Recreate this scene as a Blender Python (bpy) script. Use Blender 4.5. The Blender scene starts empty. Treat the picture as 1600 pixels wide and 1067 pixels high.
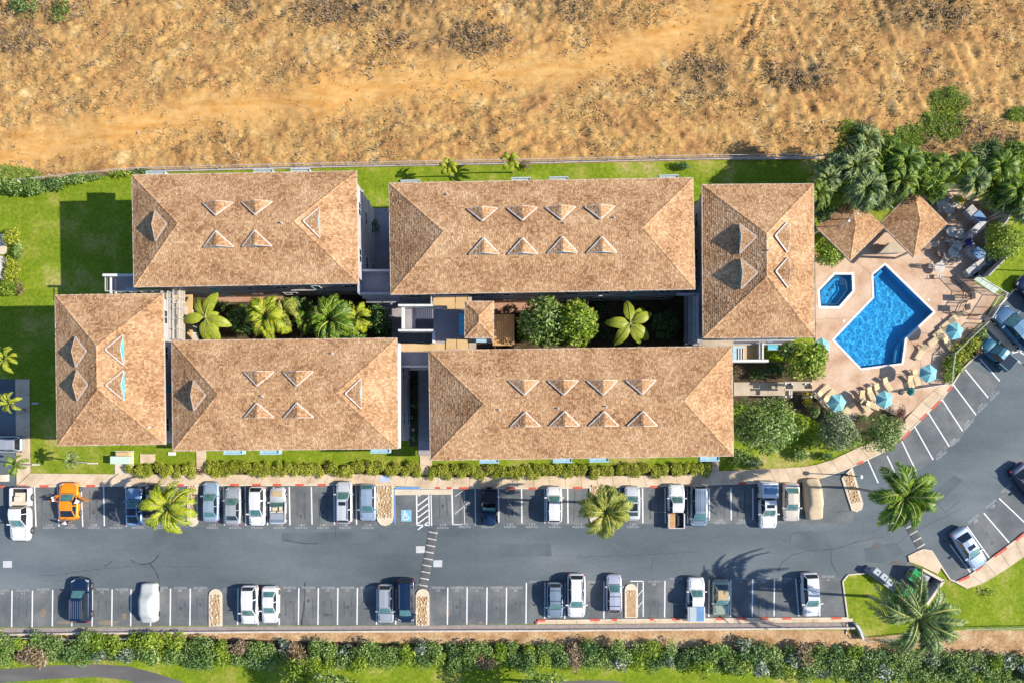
import bpy, bmesh, math, random
import numpy as np
from mathutils import Vector, Matrix, noise
from mathutils.geometry import tessellate_polygon
R = math.radians
rnd = random.Random(7)
sc = bpy.context.scene
C = sc.collection
# ------------------------------------------------ camera, sky, sun, exposure
H = 82.0            # camera height in metres
S = 13.3            # photograph pixels per metre on the ground
CX, CY = 800.0, 672.0   # the point straight below the camera, in photograph pixels
cd = bpy.data.cameras.new('camera'); cam = bpy.data.objects.new('camera', cd); C.objects.link(cam)
cam.location = (0, 0, H); cam.rotation_euler = (0, 0, 0)
cd.sensor_width = 36; cd.lens = 36*H*S/1600; cd.shift_y = (CY-533.5)/1600
cd.clip_start = 1; cd.clip_end = 1500
sc.camera = cam
SUN_EL, SUN_AZ = 36.0, 92.5     # azimuth clockwise from north (+Y)
w = bpy.data.worlds.new('World'); sc.world = w; w.use_nodes = True
nt = w.node_tree; nt.nodes.clear()
sky = nt.nodes.new('ShaderNodeTexSky'); sky.sky_type = 'NISHITA'; sky.sun_disc = False
sky.sun_elevation = R(SUN_EL); sky.sun_rotation = R(SUN_AZ); sky.air_density = 1.0; sky.dust_density = 0.6; sky.ozone_density = 6.0
bg = nt.nodes.new('ShaderNodeBackground'); bg.inputs['Strength'].default_value = 0.125
wo = nt.nodes.new('ShaderNodeOutputWorld')
nt.links.new(sky.outputs[0], bg.inputs[0]); nt.links.new(bg.outputs[0], wo.inputs[0])
sd = bpy.data.lights.new('sun', 'SUN'); sd.energy = 4.8; sd.angle = R(0.5); sd.color = (1.0, 0.93, 0.82)
sun = bpy.data.objects.new('sun', sd); C.objects.link(sun)
sv = Vector((math.cos(R(SUN_EL))*math.sin(R(SUN_AZ)), math.cos(R(SUN_EL))*math.cos(R(SUN_AZ)), math.sin(R(SUN_EL))))
sun.rotation_euler = sv.to_track_quat('Z', 'Y').to_euler(); sun.location = sv*120
sc.view_settings.view_transform = 'Standard'; sc.view_settings.look = 'None'
sc.view_settings.exposure = 0.55; sc.view_settings.gamma = 1.0; sc.view_settings.use_curve_mapping = False
sc.cycles.max_bounces = 5; sc.cycles.diffuse_bounces = 2; sc.cycles.transparent_max_bounces = 8

# ------------------------------------------------ helpers
def G(px, py, z=0.0):
    k = (H-z)/H/S
    return Vector(((px-CX)*k, (CY-py)*k, z))
class MB:
    """collects faces; build() links them as ONE mesh object"""
    def __init__(s): s.v = []; s.f = []; s.m = []; s.cur = 0
    def add(s, vs, fs):
        b = len(s.v); s.v += [tuple(p) for p in vs]
        s.f += [tuple(i+b for i in f) for f in fs]; s.m += [s.cur]*len(fs)
    def quad(s, a, b, c, d): s.add([a, b, c, d], [(0, 1, 2, 3)])
    def box(s, x0, y0, z0, x1, y1, z1, rot=0.0, piv=None):
        if x0 > x1: x0, x1 = x1, x0
        if y0 > y1: y0, y1 = y1, y0
        vs = [Vector((x, y, z)) for z in (z0, z1) for x, y in ((x0, y0), (x1, y0), (x1, y1), (x0, y1))]
        if rot:
            cx, cy = piv if piv else ((x0+x1)/2, (y0+y1)/2); c, n = math.cos(rot), math.sin(rot)
            vs = [Vector((cx+(p.x-cx)*c-(p.y-cy)*n, cy+(p.x-cx)*n+(p.y-cy)*c, p.z)) for p in vs]
        s.add(vs, [(3, 2, 1, 0), (4, 5, 6, 7), (0, 1, 5, 4), (1, 2, 6, 5), (2, 3, 7, 6), (3, 0, 4, 7)])
    def prism(s, poly, z0, z1, bottom=False):
        n = len(poly); P = [(p[0], p[1]) for p in poly]
        ar = sum(P[i][0]*P[(i+1) % n][1]-P[(i+1) % n][0]*P[i][1] for i in range(n))
        if ar < 0: P = P[::-1]
        vs = [(x, y, z0) for x, y in P]+[(x, y, z1) for x, y in P]
        fs = [(i, (i+1) % n, n+(i+1) % n, n+i) for i in range(n)]
        tri = tessellate_polygon([[Vector((x, y, 0)) for x, y in P]])
        for t in tri:
            a, b, c = t
            cr = (P[b][0]-P[a][0])*(P[c][1]-P[a][1])-(P[b][1]-P[a][1])*(P[c][0]-P[a][0])
            if cr < 0: a, b, c = a, c, b
            fs.append((n+a, n+b, n+c))
            if bottom: fs.append((a, c, b))
        s.add(vs, fs)
    def cyl(s, c, r0, r1, z0, z1, n=10, cap=True):
        vs = []
        for z, r in ((z0, r0), (z1, r1)):
            vs += [(c[0]+r*math.cos(2*math.pi*i/n), c[1]+r*math.sin(2*math.pi*i/n), z) for i in range(n)]
        fs = [(i, (i+1) % n, n+(i+1) % n, n+i) for i in range(n)]
        if cap: fs += [tuple(range(n))[::-1], tuple(range(n, 2*n))]
        s.add(vs, fs)
    def tube(s, pts, rs, n=6, cap=True):
        pts = [Vector(p) for p in pts]
        if not hasattr(rs, '__len__'): rs = [rs]*len(pts)
        vs = []
        for i, p in enumerate(pts):
            t = (pts[min(i+1, len(pts)-1)]-pts[max(i-1, 0)]).normalized()
            u = t.cross(Vector((0, 0, 1)));
            if u.length < .05: u = Vector((1, 0, 0)) if abs(t.z) > .9 else Vector((0, 0, 1))
            if abs(t.z) > .9: u = (Vector((1, 0, 0))-t*t.x)
            u.normalize(); w_ = t.cross(u)
            vs += [p+(u*math.cos(2*math.pi*k/n)+w_*math.sin(2*math.pi*k/n))*rs[i] for k in range(n)]
        fs = []
        for i in range(len(pts)-1):
            for k in range(n):
                a = i*n+k; b = i*n+(k+1) % n; fs.append((a, b, b+n, a+n))
        if cap: fs += [tuple(range(n)), tuple(range(len(vs)-n, len(vs)))[::-1]]
        s.add(vs, fs)
    def bar(s, a, b, w_, h, z=None):
        """flat-topped bar from a to b (centre line at half height)"""
        a = Vector(a); b = Vector(b); t = (b-a).normalized(); u = Vector((-t.y, t.x, 0))
        if u.length < .01: u = Vector((1, 0, 0))
        u = u.normalized()*w_/2; n = t.cross(u).normalized()*h/2
        vs = [a-u-n, a+u-n, a+u+n, a-u+n, b-u-n, b+u-n, b+u+n, b-u+n]
        s.add(vs, [(0, 1, 2, 3), (7, 6, 5, 4), (0, 4, 5, 1), (1, 5, 6, 2), (2, 6, 7, 3), (3, 7, 4, 0)])
    def build(s, name, mat, parent=None, smooth=False, fix=True):
        me = bpy.data.meshes.new(name); me.from_pydata(s.v, [], s.f)
        mats = mat if isinstance(mat, (list, tuple)) else [mat]
        for m_ in mats: me.materials.append(m_)
        if len(mats) > 1: me.polygons.foreach_set('material_index', s.m)
        if fix:
            bm = bmesh.new(); bm.from_mesh(me); bmesh.ops.recalc_face_normals(bm, faces=bm.faces); bm.to_mesh(me); bm.free()
        if smooth: me.polygons.foreach_set('use_smooth', [True]*len(me.polygons))
        me.update()
        return link(name, me, parent)
def link(name, me, parent=None):
    o = bpy.data.objects.new(name, me); C.objects.link(o)
    if parent is not None: o.parent = parent
    return o
def sheet(name, mat, outer, z, holes=(), parent=None):
    """flat sheet with holes, points in world xy"""
    polys = [[Vector((p[0], p[1], 0)) for p in outer]]+[[Vector((p[0], p[1], 0)) for p in h] for h in holes]
    flat = [p for q in polys for p in q]
    fs = []
    for a, b, c in tessellate_polygon(polys):
        cr = (flat[b].x-flat[a].x)*(flat[c].y-flat[a].y)-(flat[b].y-flat[a].y)*(flat[c].x-flat[a].x)
        if abs(cr) < 1e-9: continue
        fs.append((a, b, c) if cr > 0 else (a, c, b))
    me = bpy.data.meshes.new(name); me.from_pydata([(p.x, p.y, z) for p in flat], [], fs); me.materials.append(mat); me.update()
    return link(name, me, parent)
def PP(pts, z=0): return [G(x, y, z) for x, y in pts]
def thing(name, label, cat, loc=(0, 0, 0), rotz=0.0, group=None):
    o = bpy.data.objects.new(name, None); C.objects.link(o); o.empty_display_size = .2
    o.location = loc; o.rotation_euler = (0, 0, rotz)
    return tag(o, label, cat, group)
def tag(o, label, cat, group=None):
    o['label'] = label; o['category'] = cat
    if group: o['group'] = group
    return o
def structure(o): o['kind'] = 'structure'; return o
def stuff(o): o['kind'] = 'stuff'; return o
def setmat(o, m):
    o.material_slots[0].link = 'OBJECT'; o.material_slots[0].material = m; return o
KIDS = {}
def kid(o):
    return [c for c in bpy.data.objects if c.parent == o]
def dup_tree(o, parent=None, tree=None):
    c = o.copy(); C.objects.link(c)
    if parent is not None: c.parent = parent
    for ch in tree.get(o.name, []): dup_tree(ch, c, tree)
    return c
def tree_of(root):
    t = {}
    for c in bpy.data.objects:
        if c.parent is not None: t.setdefault(c.parent.name, []).append(c)
    keep = {}; st = [root]
    while st:
        o = st.pop(); keep[o.name] = t.get(o.name, []); st += keep[o.name]
    return keep

# ------------------------------------------------ materials
def mat(name, stops, scale=1.0, detail=4.0, rough=.8, bump=0.0, bscale=20.0, island=0.0, metal=0.0, spec=.3,
        stretch=None, coat=0.0, fine=0.0, fscale=30.0, transl=0.0, kind='noise', obj=False, blend=None, rough_n=.55):
    """noise colour ramp + optional per-island variation + fine grain + bump. stops: colours spread over the ramp"""
    m = bpy.data.materials.new(name); m.use_nodes = True; t = m.node_tree; N = t.nodes; L = t.links; N.clear()
    out = N.new('ShaderNodeOutputMaterial'); b = N.new('ShaderNodeBsdfPrincipled'); L.new(b.outputs[0], out.inputs[0])
    b.inputs['Roughness'].default_value = rough; b.inputs['Metallic'].default_value = metal
    b.inputs['Specular IOR Level'].default_value = spec; b.inputs['Coat Weight'].default_value = coat
    if coat: b.inputs['Coat Roughness'].default_value = .05
    if isinstance(stops[0], (int, float)): stops = [stops]
    geo = N.new('ShaderNodeNewGeometry')
    pos = geo.outputs['Position']
    if obj: pos = N.new('ShaderNodeTexCoord').outputs['Object']
    if stretch:
        mp = N.new('ShaderNodeMapping'); mp.inputs['Scale'].default_value = stretch[:3]
        if len(stretch) > 3: mp.inputs['Rotation'].default_value = (0, 0, stretch[3])
        L.new(pos, mp.inputs[0]); pos = mp.outputs[0]
    col = None
    if len(stops) > 1:
        nz = N.new('ShaderNodeTexNoise'); nz.inputs['Scale'].default_value = scale; nz.inputs['Detail'].default_value = detail
        nz.inputs['Roughness'].default_value = rough_n
        L.new(pos, nz.inputs['Vector'])
        fac = nz.outputs['Fac']
        if island:
            mx = N.new('ShaderNodeMath'); mx.operation = 'MULTIPLY_ADD'; mx.inputs[1].default_value = island; mx.inputs[2].default_value = -island*.5
            L.new(geo.outputs['Random Per Island'], mx.inputs[0])
            ad = N.new('ShaderNodeMath'); ad.operation = 'ADD'; L.new(fac, ad.inputs[0]); L.new(mx.outputs[0], ad.inputs[1]); fac = ad.outputs[0]
        cr = N.new('ShaderNodeValToRGB'); L.new(fac, cr.inputs[0]); e = cr.color_ramp.elements
        lo, hi = (.32, .68) if not island else (.32-island*.3, .68+island*.3)
        n = len(stops)
        while len(e) < n: e.new(.5)
        for i, c_ in enumerate(stops):
            e[i].position = lo+(hi-lo)*i/(n-1)
        for i, c_ in enumerate(stops): e[i].color = (*c_, 1)
        col = cr.outputs[0]
    if fine:
        n2 = N.new('ShaderNodeTexNoise'); n2.inputs['Scale'].default_value = fscale; n2.inputs['Detail'].default_value = 3; n2.inputs['Roughness'].default_value = .7
        L.new(pos, n2.inputs['Vector'])
        mr = N.new('ShaderNodeMapRange'); mr.inputs[1].default_value = .3; mr.inputs[2].default_value = .7
        mr.inputs[3].default_value = 1-fine; mr.inputs[4].default_value = 1+fine
        L.new(n2.outputs['Fac'], mr.inputs[0])
        mm = N.new('ShaderNodeVectorMath'); mm.operation = 'SCALE'
        if col is None: mm.inputs[0].default_value = stops[0]
        else: L.new(col, mm.inputs[0])
        L.new(mr.outputs[0], mm.inputs['Scale']); col = mm.outputs[0]
    if col is None: b.inputs['Base Color'].default_value = (*stops[0], 1)
    else: L.new(col, b.inputs['Base Color'])
    if bump:
        n3 = N.new('ShaderNodeTexNoise'); n3.inputs['Scale'].default_value = bscale; n3.inputs['Detail'].default_value = 4
        L.new(pos, n3.inputs['Vector'])
        bp = N.new('ShaderNodeBump'); bp.inputs['Strength'].default_value = min(1, bump); bp.inputs['Distance'].default_value = .05*max(1, bump)
        L.new(n3.outputs['Fac'], bp.inputs['Height']); L.new(bp.outputs[0], b.inputs['Normal'])
    if transl:
        tr = N.new('ShaderNodeBsdfTranslucent'); mxs = N.new('ShaderNodeMixShader'); mxs.inputs[0].default_value = transl
        if col is None: tr.inputs[0].default_value = (*stops[0], 1)
        else: L.new(col, tr.inputs[0])
        L.new(b.outputs[0], mxs.inputs[1]); L.new(tr.outputs[0], mxs.inputs[2]); L.new(mxs.outputs[0], out.inputs[0])
    return m
M = {}
M['shake'] = mat('cedar_shake', [(.28, .146, .070), (.44, .246, .120), (.535, .320, .166), (.65, .43, .245)], .35, 5, .85, island=.48, fine=.2, fscale=13, spec=.15)
M['shake_under'] = mat('roof_felt', [(.12, .065, .035), (.2, .11, .06)], 3, rough=.9)
M['fascia'] = mat('fascia_paint', [(.50, .42, .33), (.58, .50, .42)], 2, rough=.7)
M['valley'] = mat('pale_flashing_metal', [(.56, .46, .38), (.68, .58, .50)], 3, rough=.5)
M['teal'] = mat('teal_painted_board', [(.08, .40, .50), (.14, .52, .62)], 3, rough=.6)
M['wall'] = mat('mauve_grey_stucco', [(.40, .37, .38), (.52, .48, .48)], .7, rough=.9, bump=.2, bscale=30)
M['white'] = mat('white_paint', [(.62, .60, .56), (.74, .73, .70)], 2, rough=.6)
M['trim'] = mat('grey_trim', [(.42, .41, .41), (.55, .54, .54)], 2, rough=.7)
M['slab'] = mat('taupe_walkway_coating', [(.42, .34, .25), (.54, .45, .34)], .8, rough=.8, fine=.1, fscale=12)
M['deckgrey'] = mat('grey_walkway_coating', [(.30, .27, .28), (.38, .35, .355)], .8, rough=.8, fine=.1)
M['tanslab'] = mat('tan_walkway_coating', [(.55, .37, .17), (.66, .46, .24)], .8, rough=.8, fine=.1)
M['glass'] = mat('dark_window_glass', [(.02, .03, .04)], rough=.08, spec=.6)
M['rail'] = mat('rail_paint', [(.58, .56, .53)], rough=.5)
M['wood'] = mat('weathered_deck_wood', [(.5, .27, .1), (.68, .42, .2)], 2, rough=.8, island=.5, fine=.15)
M['bluerail'] = mat('pale_blue_lanai_panel', [(.28, .48, .58), (.40, .60, .68)], 3, rough=.6)
M['palerail'] = mat('pale_grey_lanai_panel', [(.36, .43, .45), (.46, .52, .53)], 3, rough=.6)
# ground family
M['earth'] = mat('dry_earth', [(.33, .17, .075), (.48, .27, .11), (.60, .40, .2)], .25, 6, .95, fine=.35, fscale=2.2, spec=.1)
M['lawn'] = mat('lawn_grass', [(.42, .32, .14), (.32, .31, .06), (.205, .255, .022), (.155, .225, .012), (.215, .275, .02), (.32, .32, .07), (.44, .33, .15)], .10, 8, .9, fine=.30, fscale=2.6, spec=.1, bump=.8, bscale=7, rough_n=.66)
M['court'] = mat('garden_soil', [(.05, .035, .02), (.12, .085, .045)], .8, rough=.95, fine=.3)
M['asphalt'] = mat('worn_asphalt', [(.082, .102, .112), (.122, .145, .156), (.178, .200, .208)], .10, 6, .85, fine=.10, fscale=4, spec=.25, stretch=(.45, 1.3, 1), bump=.1, bscale=60)
M['asphalt_stall'] = mat('stall_asphalt', [(.098, .110, .114), (.138, .148, .150), (.195, .198, .190)], .35, 6, .85, fine=.12, fscale=4, spec=.25)
M['concrete'] = mat('tan_concrete', [(.50, .37, .24), (.62, .48, .33), (.68, .54, .39)], .6, 5, .85, fine=.12, fscale=9, spec=.2)
M['kerb'] = mat('kerb_concrete', [(.58, .48, .34), (.7, .6, .46)], 1.2, rough=.85, fine=.1)
M['deck'] = mat('stamped_pool_deck', [(.46, .28, .17), (.58, .40, .27), (.65, .48, .35)], .45, 6, .8, fine=.14, fscale=7, spec=.25)
M['path'] = mat('golf_path_asphalt', [(.10, .095, .09), (.16, .15, .14)], .5, rough=.9, stretch=(.3, 1.5, 1), fine=.1)
M['paint'] = mat('road_paint_white', [(.62, .62, .60), (.85, .85, .84)], 4, 5, .7, rough_n=.75)
M['stencil'] = mat('worn_stencil_paint', [(.20, .21, .21), (.58, .58, .57)], 5, 5, .75, rough_n=.8)
M['panelpaint'] = mat('worn_panel_paint', [(.44, .45, .45), (.60, .60, .59)], 2, rough=.75)
M['redpaint'] = mat('road_paint_red', [(.50, .07, .04), (.66, .14, .09)], 5, rough=.7)
M['bluepaint'] = mat('road_paint_blue', [(.12, .26, .55), (.18, .34, .62)], 5, rough=.7)
M['signblue'] = mat('faded_sign_blue', [(.18, .42, .58), (.26, .5, .64)], 3, rough=.7)
M['black'] = mat('black_rubber', [(.02, .02, .022)], rough=.85)
M['darkplastic'] = mat('dark_plastic', [(.035, .035, .04)], rough=.6)
M['stone'] = mat('river_stone', [(.42, .33, .22), (.8, .72, .6)], 1.5, rough=.8, island=.9)
M['stone_bed'] = mat('stone_bed_mortar', [(.38, .24, .12), (.52, .36, .2)], 3, rough=.95)
M['crack'] = mat('bitumen_crack_filler', [(.035, .036, .038)], rough=.7)
# ------------------------------------------------ GROUND
POOL = [(1382,415),(1457,488),(1413,529),(1408,567),(1345,575),(1303,531),(1365,466),(1364,430)]
SPA = [(1304,430),(1330,430),(1331,455),(1310,479),(1282,479),(1280,455)]
def grow(poly, d):
    c = [sum(p[0] for p in poly)/len(poly), sum(p[1] for p in poly)/len(poly)]
    n = len(poly); outp = []
    ar = sum(poly[i][0]*poly[(i+1) % n][1]-poly[(i+1) % n][0]*poly[i][1] for i in range(n)); sg = 1 if ar > 0 else -1
    for i in range(n):
        a, b, c_ = poly[i-1], poly[i], poly[(i+1) % n]
        e1 = Vector((b[0]-a[0], b[1]-a[1])).normalized(); e2 = Vector((c_[0]-b[0], c_[1]-b[1])).normalized()
        n1 = Vector((e1.y, -e1.x))*sg; n2 = Vector((e2.y, -e2.x))*sg
        m_ = (n1+n2).normalized(); k = d/max(.4, m_.dot(n1)); outp.append((b[0]+m_.x*k, b[1]+m_.y*k))
    return outp
holes = [PP(POOL), PP(SPA)]
structure(sheet('ground', M['earth'], [(-400,-400),(400,-400),(400,400),(-400,400)], -.06, holes))
FB = [(-400,330),(0,292),(90,283),(200,271),(400,266),(560,262),(850,257),(1100,251),(1280,250),(1440,257),(1600,252),(2000,250)]
def fb(x):
    for a, b in zip(FB, FB[1:]):
        if a[0] <= x <= b[0]: return a[1]+(b[1]-a[1])*(x-a[0])/(b[0]-a[0])
    return 290
lawn_out = PP(FB)+PP([(2000,1150),(1333,1150),(1333,985),(-400,985)])
structure(sheet('lawn', M['lawn'], lawn_out, 0.0, holes))
M['verge'] = mat('dry_verge', [(.30,.16,.07),(.46,.29,.15),(.56,.40,.23)], .5, 6, .95, fine=.35, fscale=3)
vg = structure(sheet('dry_verge', M['verge'], PP([(-400,984),(1320,984),(1345,996),(1480,984),(2000,984),(2000,1030),(1560,1035),(1200,1018),(900,1008),(650,1004),(300,1000),(-400,1000)]), .006))
structure(sheet('lower_lawn', M['lawn'], PP([(-400,999),(300,999),(650,1003),(900,1007),(1200,1017),(1560,1034),(2000,1029),(2000,1400),(-400,1400)]), .002))
bare = mat('bare_soil', [(.50,.30,.14),(.58,.40,.2)], 1, rough=.95, fine=.25, fscale=4)
# field with real bumps; vertex attributes hold where the smooth graded track and the scrub lie
def segd(px, py, pts):
    best = 1e9
    for a, b in zip(pts, pts[1:]):
        dx, dy = b[0]-a[0], b[1]-a[1]; t = max(0, min(1, ((px-a[0])*dx+(py-a[1])*dy)/(dx*dx+dy*dy)))
        best = min(best, math.hypot(px-a[0]-t*dx, (py-a[1]-t*dy)*1.4))
    return best
TRK = [(-150,290),(180,200),(400,165),(600,140),(760,118),(900,110),(1010,70),(1120,20),(1200,-60)]
TRK2 = [(560,160),(700,135),(900,120)]
SCRUB = [(60,10,95,45),(560,5,170,42),(700,60,110,36),(1440,20,100,42),(1100,120,60,40),(30,60,60,40),(390,10,40,20),(860,15,90,30),(1500,240,110,60),(1250,120,70,35)]
nx, ny = 560, 132
vs = []; at_t = []; at_s = []; at_g = []
GREEN = [(1480,160,35,25),(1470,195,40,28),(1420,215,30,20),(1590,180,22,14),(15,275,60,14),(700,262,16,8)]
for j in range(ny+1):
    for i in range(nx+1):
        px = -160+1920*i/nx; y0 = fb(px)
        py = y0+2-(y0+150)*(j/ny)
        p = G(px, py); q = Vector((p.x, p.y, 0))
        tr = max(0, 1-segd(px, py, TRK)/62)**.8; tr2 = max(0, 1-segd(px, py, TRK2)/30)
        n1 = noise.noise(q*.9); n2 = noise.noise(q*2.6+Vector((9, 0, 0))); n3 = noise.noise(q*.16); n4 = noise.noise(q*5.2)
        sc_ = 0
        for (a, b_, c_, d_) in SCRUB: sc_ = max(sc_, 1-math.hypot((px-a)/c_, (py-b_)/d_))
        sc_ = max(0, min(1, sc_*2+n1*.6))
        g_ = 0
        for (a, b_, c_, d_) in GREEN: g_ = max(g_, 1-math.hypot((px-a)/c_, (py-b_)/d_))
        g_ = max(0, min(1, g_*2.2+n2*.8)) if g_ > 0 else 0
        rug = (.15+.85*(1-min(1, tr*1.3)))*(1+.8*sc_)
        z = .18+rug*(.24*n1+.17*n2+.10*n4)+.25*n3+.05*noise.noise(Vector((px*.02+py*.15, py*.2, 3)))*tr
        wb = min(1, max(0, (px-900)/300)); th = .45*(1-wb)-1.15*wb; uu = q.x*math.cos(th)+q.y*math.sin(th); vv = -q.x*math.sin(th)+q.y*math.cos(th)
        z += .30*rug*noise.noise(Vector((uu*.22, vv*1.3, 7)))*(.4+.6*abs(n3)*2)
        edge = min(1, j/6); z = z*edge-.03*(1-edge)
        z = max(z, -.05) if edge < 1 else max(z, .0)
        vs.append((p.x, p.y, z)); at_t.append(max(0, min(1, tr+.35*n3+.25*n1))); at_s.append(sc_); at_g.append(g_)
fs = [(j*(nx+1)+i, j*(nx+1)+i+1, (j+1)*(nx+1)+i+1, (j+1)*(nx+1)+i) for j in range(ny) for i in range(nx)]
me = bpy.data.meshes.new('dry_field'); me.from_pydata(vs, [], fs)
for nm, arr in (('track', at_t), ('scrub', at_s), ('green', at_g)):
    a_ = me.attributes.new(nm, 'FLOAT', 'POINT'); a_.data.foreach_set('value', arr)
m = mat('field_earth', [(.20,.095,.04),(.40,.22,.085),(.47,.29,.105),(.58,.42,.22)], .32, 9, .95, fine=.40, fscale=3.2, spec=.08, rough_n=.7)
N = m.node_tree.nodes; L = m.node_tree.links; b = [n for n in N if n.type == 'BSDF_PRINCIPLED'][0]
src = b.inputs['Base Color'].links[0].from_socket
def mixin(src, attr, c1, c2, amt, scl):
    an = N.new('ShaderNodeAttribute'); an.attribute_name = attr
    nz = N.new('ShaderNodeTexNoise'); nz.inputs['Scale'].default_value = scl; nz.inputs['Detail'].default_value = 5; nz.inputs['Roughness'].default_value = .65
    mp = N.new('ShaderNodeMapping'); mp.inputs['Scale'].default_value = (.45, 1.6, 1); mp.inputs['Rotation'].default_value = (0, 0, -.2)
    L.new(N.new('ShaderNodeNewGeometry').outputs['Position'], mp.inputs[0]); L.new(mp.outputs[0], nz.inputs['Vector'])
    cr = N.new('ShaderNodeValToRGB'); L.new(nz.outputs['Fac'], cr.inputs[0]); e = cr.color_ramp.elements
    e[0].position = .35; e[0].color = (*c1, 1); e[1].position = .65; e[1].color = (*c2, 1)
    mt = N.new('ShaderNodeMath'); mt.operation = 'MULTIPLY'; mt.inputs[1].default_value = amt; L.new(an.outputs['Fac'], mt.inputs[0])
    mx = N.new('ShaderNodeMix'); mx.data_type = 'RGBA'; L.new(mt.outputs[0], mx.inputs[0]); L.new(src, mx.inputs[6]); L.new(cr.outputs[0], mx.inputs[7])
    return mx.outputs[2]
s1 = mixin(src, 'track', (.58,.27,.06), (.72,.44,.16), .85, .8)
s2 = mixin(s1, 'scrub', (.16,.095,.045), (.44,.29,.12), .6, 2.2)
s3 = mixin(s2, 'green', (.16,.19,.03), (.34,.36,.09), .8, 2.0)
L.new(s3, b.inputs['Base Color'])
me.materials.append(m); me.update()
field = structure(link('dry_field', me))
me.polygons.foreach_set('use_smooth', [True]*len(me.polygons))
# dry grass tufts, weeds and clods on the field
def tufts(name, n, matl, size, seed, dens, poly_z=lambda x, y: .15, nb=4, hh=(.15, .4), patchy=True):
    r = random.Random(seed); V = []; F = []
    k = 0
    while k < n:
        px = r.uniform(-140, 1740); y0 = fb(px); py = r.uniform(-60, y0-3)
        d = dens(px, py, r)
        if patchy: gq = G(px, py); d *= max(.03, min(1.4, .45+1.9*noise.noise(Vector((gq.x*.16, gq.y*.3, 5)))+.9*noise.noise(Vector((gq.x*.7, gq.y*.9, 2)))))
        if r.random() > d: continue
        k += 1
        p = G(px, py); i = int((px+160)/1920*nx); j = int((y0+2-py)/(y0+150)*ny)
        z = vs[min(ny, max(0, j))*(nx+1)+min(nx, max(0, i))][2]
        s_ = size*r.uniform(.5, 1.5)
        for q in range(nb):
            a = r.uniform(0, 6.283); ln = s_*r.uniform(.6, 1.2); h = r.uniform(*hh)*s_*2; w_ = s_*r.uniform(.08, .2)
            ca, sa = math.cos(a), math.sin(a); bx, by = p.x+r.uniform(-.15, .15), p.y+r.uniform(-.15, .15); b0 = len(V)
            V += [(bx-sa*w_, by+ca*w_, z-.03), (bx+sa*w_, by-ca*w_, z-.03), (bx+ca*ln, by+sa*ln, z+h)]; F.append((b0, b0+1, b0+2))
    me = bpy.data.meshes.new(name); me.from_pydata(V, [], F); me.materials.append(matl); me.update(); return stuff(link(name, me))
M['drygrass'] = mat('dry_grass', [(.26,.14,.045),(.50,.33,.11),(.66,.51,.26)], .5, rough=.9, island=1.2, transl=.2)
M['greyscrub'] = mat('grey_scrub', [(.12,.075,.04),(.26,.17,.09),(.44,.32,.20)], .8, rough=.9, island=1.2)
M['weed'] = mat('green_weed', [(.10,.17,.02),(.22,.32,.04),(.38,.44,.10)], .8, rough=.8, island=.9, transl=.2)
def inb(px, py, L_):
    return max([0]+[1-math.hypot((px-a)/c_, (py-b_)/d_) for a, b_, c_, d_ in L_])
tufts('dry_grass_tufts', 15000, M['drygrass'], .26, 3, lambda x, y, r: .1+.9*min(1, segd(x, y, TRK)/70))
tag(bpy.data.objects['dry_grass_tufts'], 'straw coloured dry grass tufts covering the open field', 'dry grass')
tufts('grey_scrub_twigs', 4600, M['greyscrub'], .34, 4, lambda x, y, r: .05*min(1,segd(x,y,TRK)/60)+2.0*inb(x, y, SCRUB), nb=5)
tag(bpy.data.objects['grey_scrub_twigs'], 'grey brown dead scrub and twigs along the top of the field', 'scrub')
tufts('green_weeds', 1700, M['weed'], .34, 5, lambda x, y, r: 3*inb(x, y, GREEN), nb=6, patchy=False)
tag(bpy.data.objects['green_weeds'], 'patches of green weeds in the dry field', 'weeds')
# field stones
r = random.Random(12); V = MB()
for k in range(120):
    px = r.uniform(-100, 1700); py = r.uniform(-50, fb(px)-6); p = G(px, py); s_ = r.uniform(.07, .2)
    i = int((px+160)/1920*nx); j = int((fb(px)+2-py)/(fb(px)+150)*ny); z = vs[max(0, min(ny, j))*(nx+1)+min(nx, i)][2]
    n = 6; a0 = r.random()*6
    V.add([(p.x+s_*math.cos(a0+a*1.047)*r.uniform(.7, 1.2), p.y+s_*math.sin(a0+a*1.047)*r.uniform(.7, 1.2), z-.05) for a in range(6)]
          + [(p.x+s_*.6*math.cos(a0+a*1.047), p.y+s_*.6*math.sin(a0+a*1.047), z+s_*r.uniform(.5, .9)) for a in range(6)],
          [(i_, (i_+1) % 6, 6+(i_+1) % 6, 6+i_) for i_ in range(6)]+[tuple(range(6, 12))])
tag(stuff(V.build('field_stones', mat('field_rock', [(.26,.19,.14),(.48,.40,.33)], 1, rough=.9, island=1))), 'small pale stones scattered over the dry field', 'stones')

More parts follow.
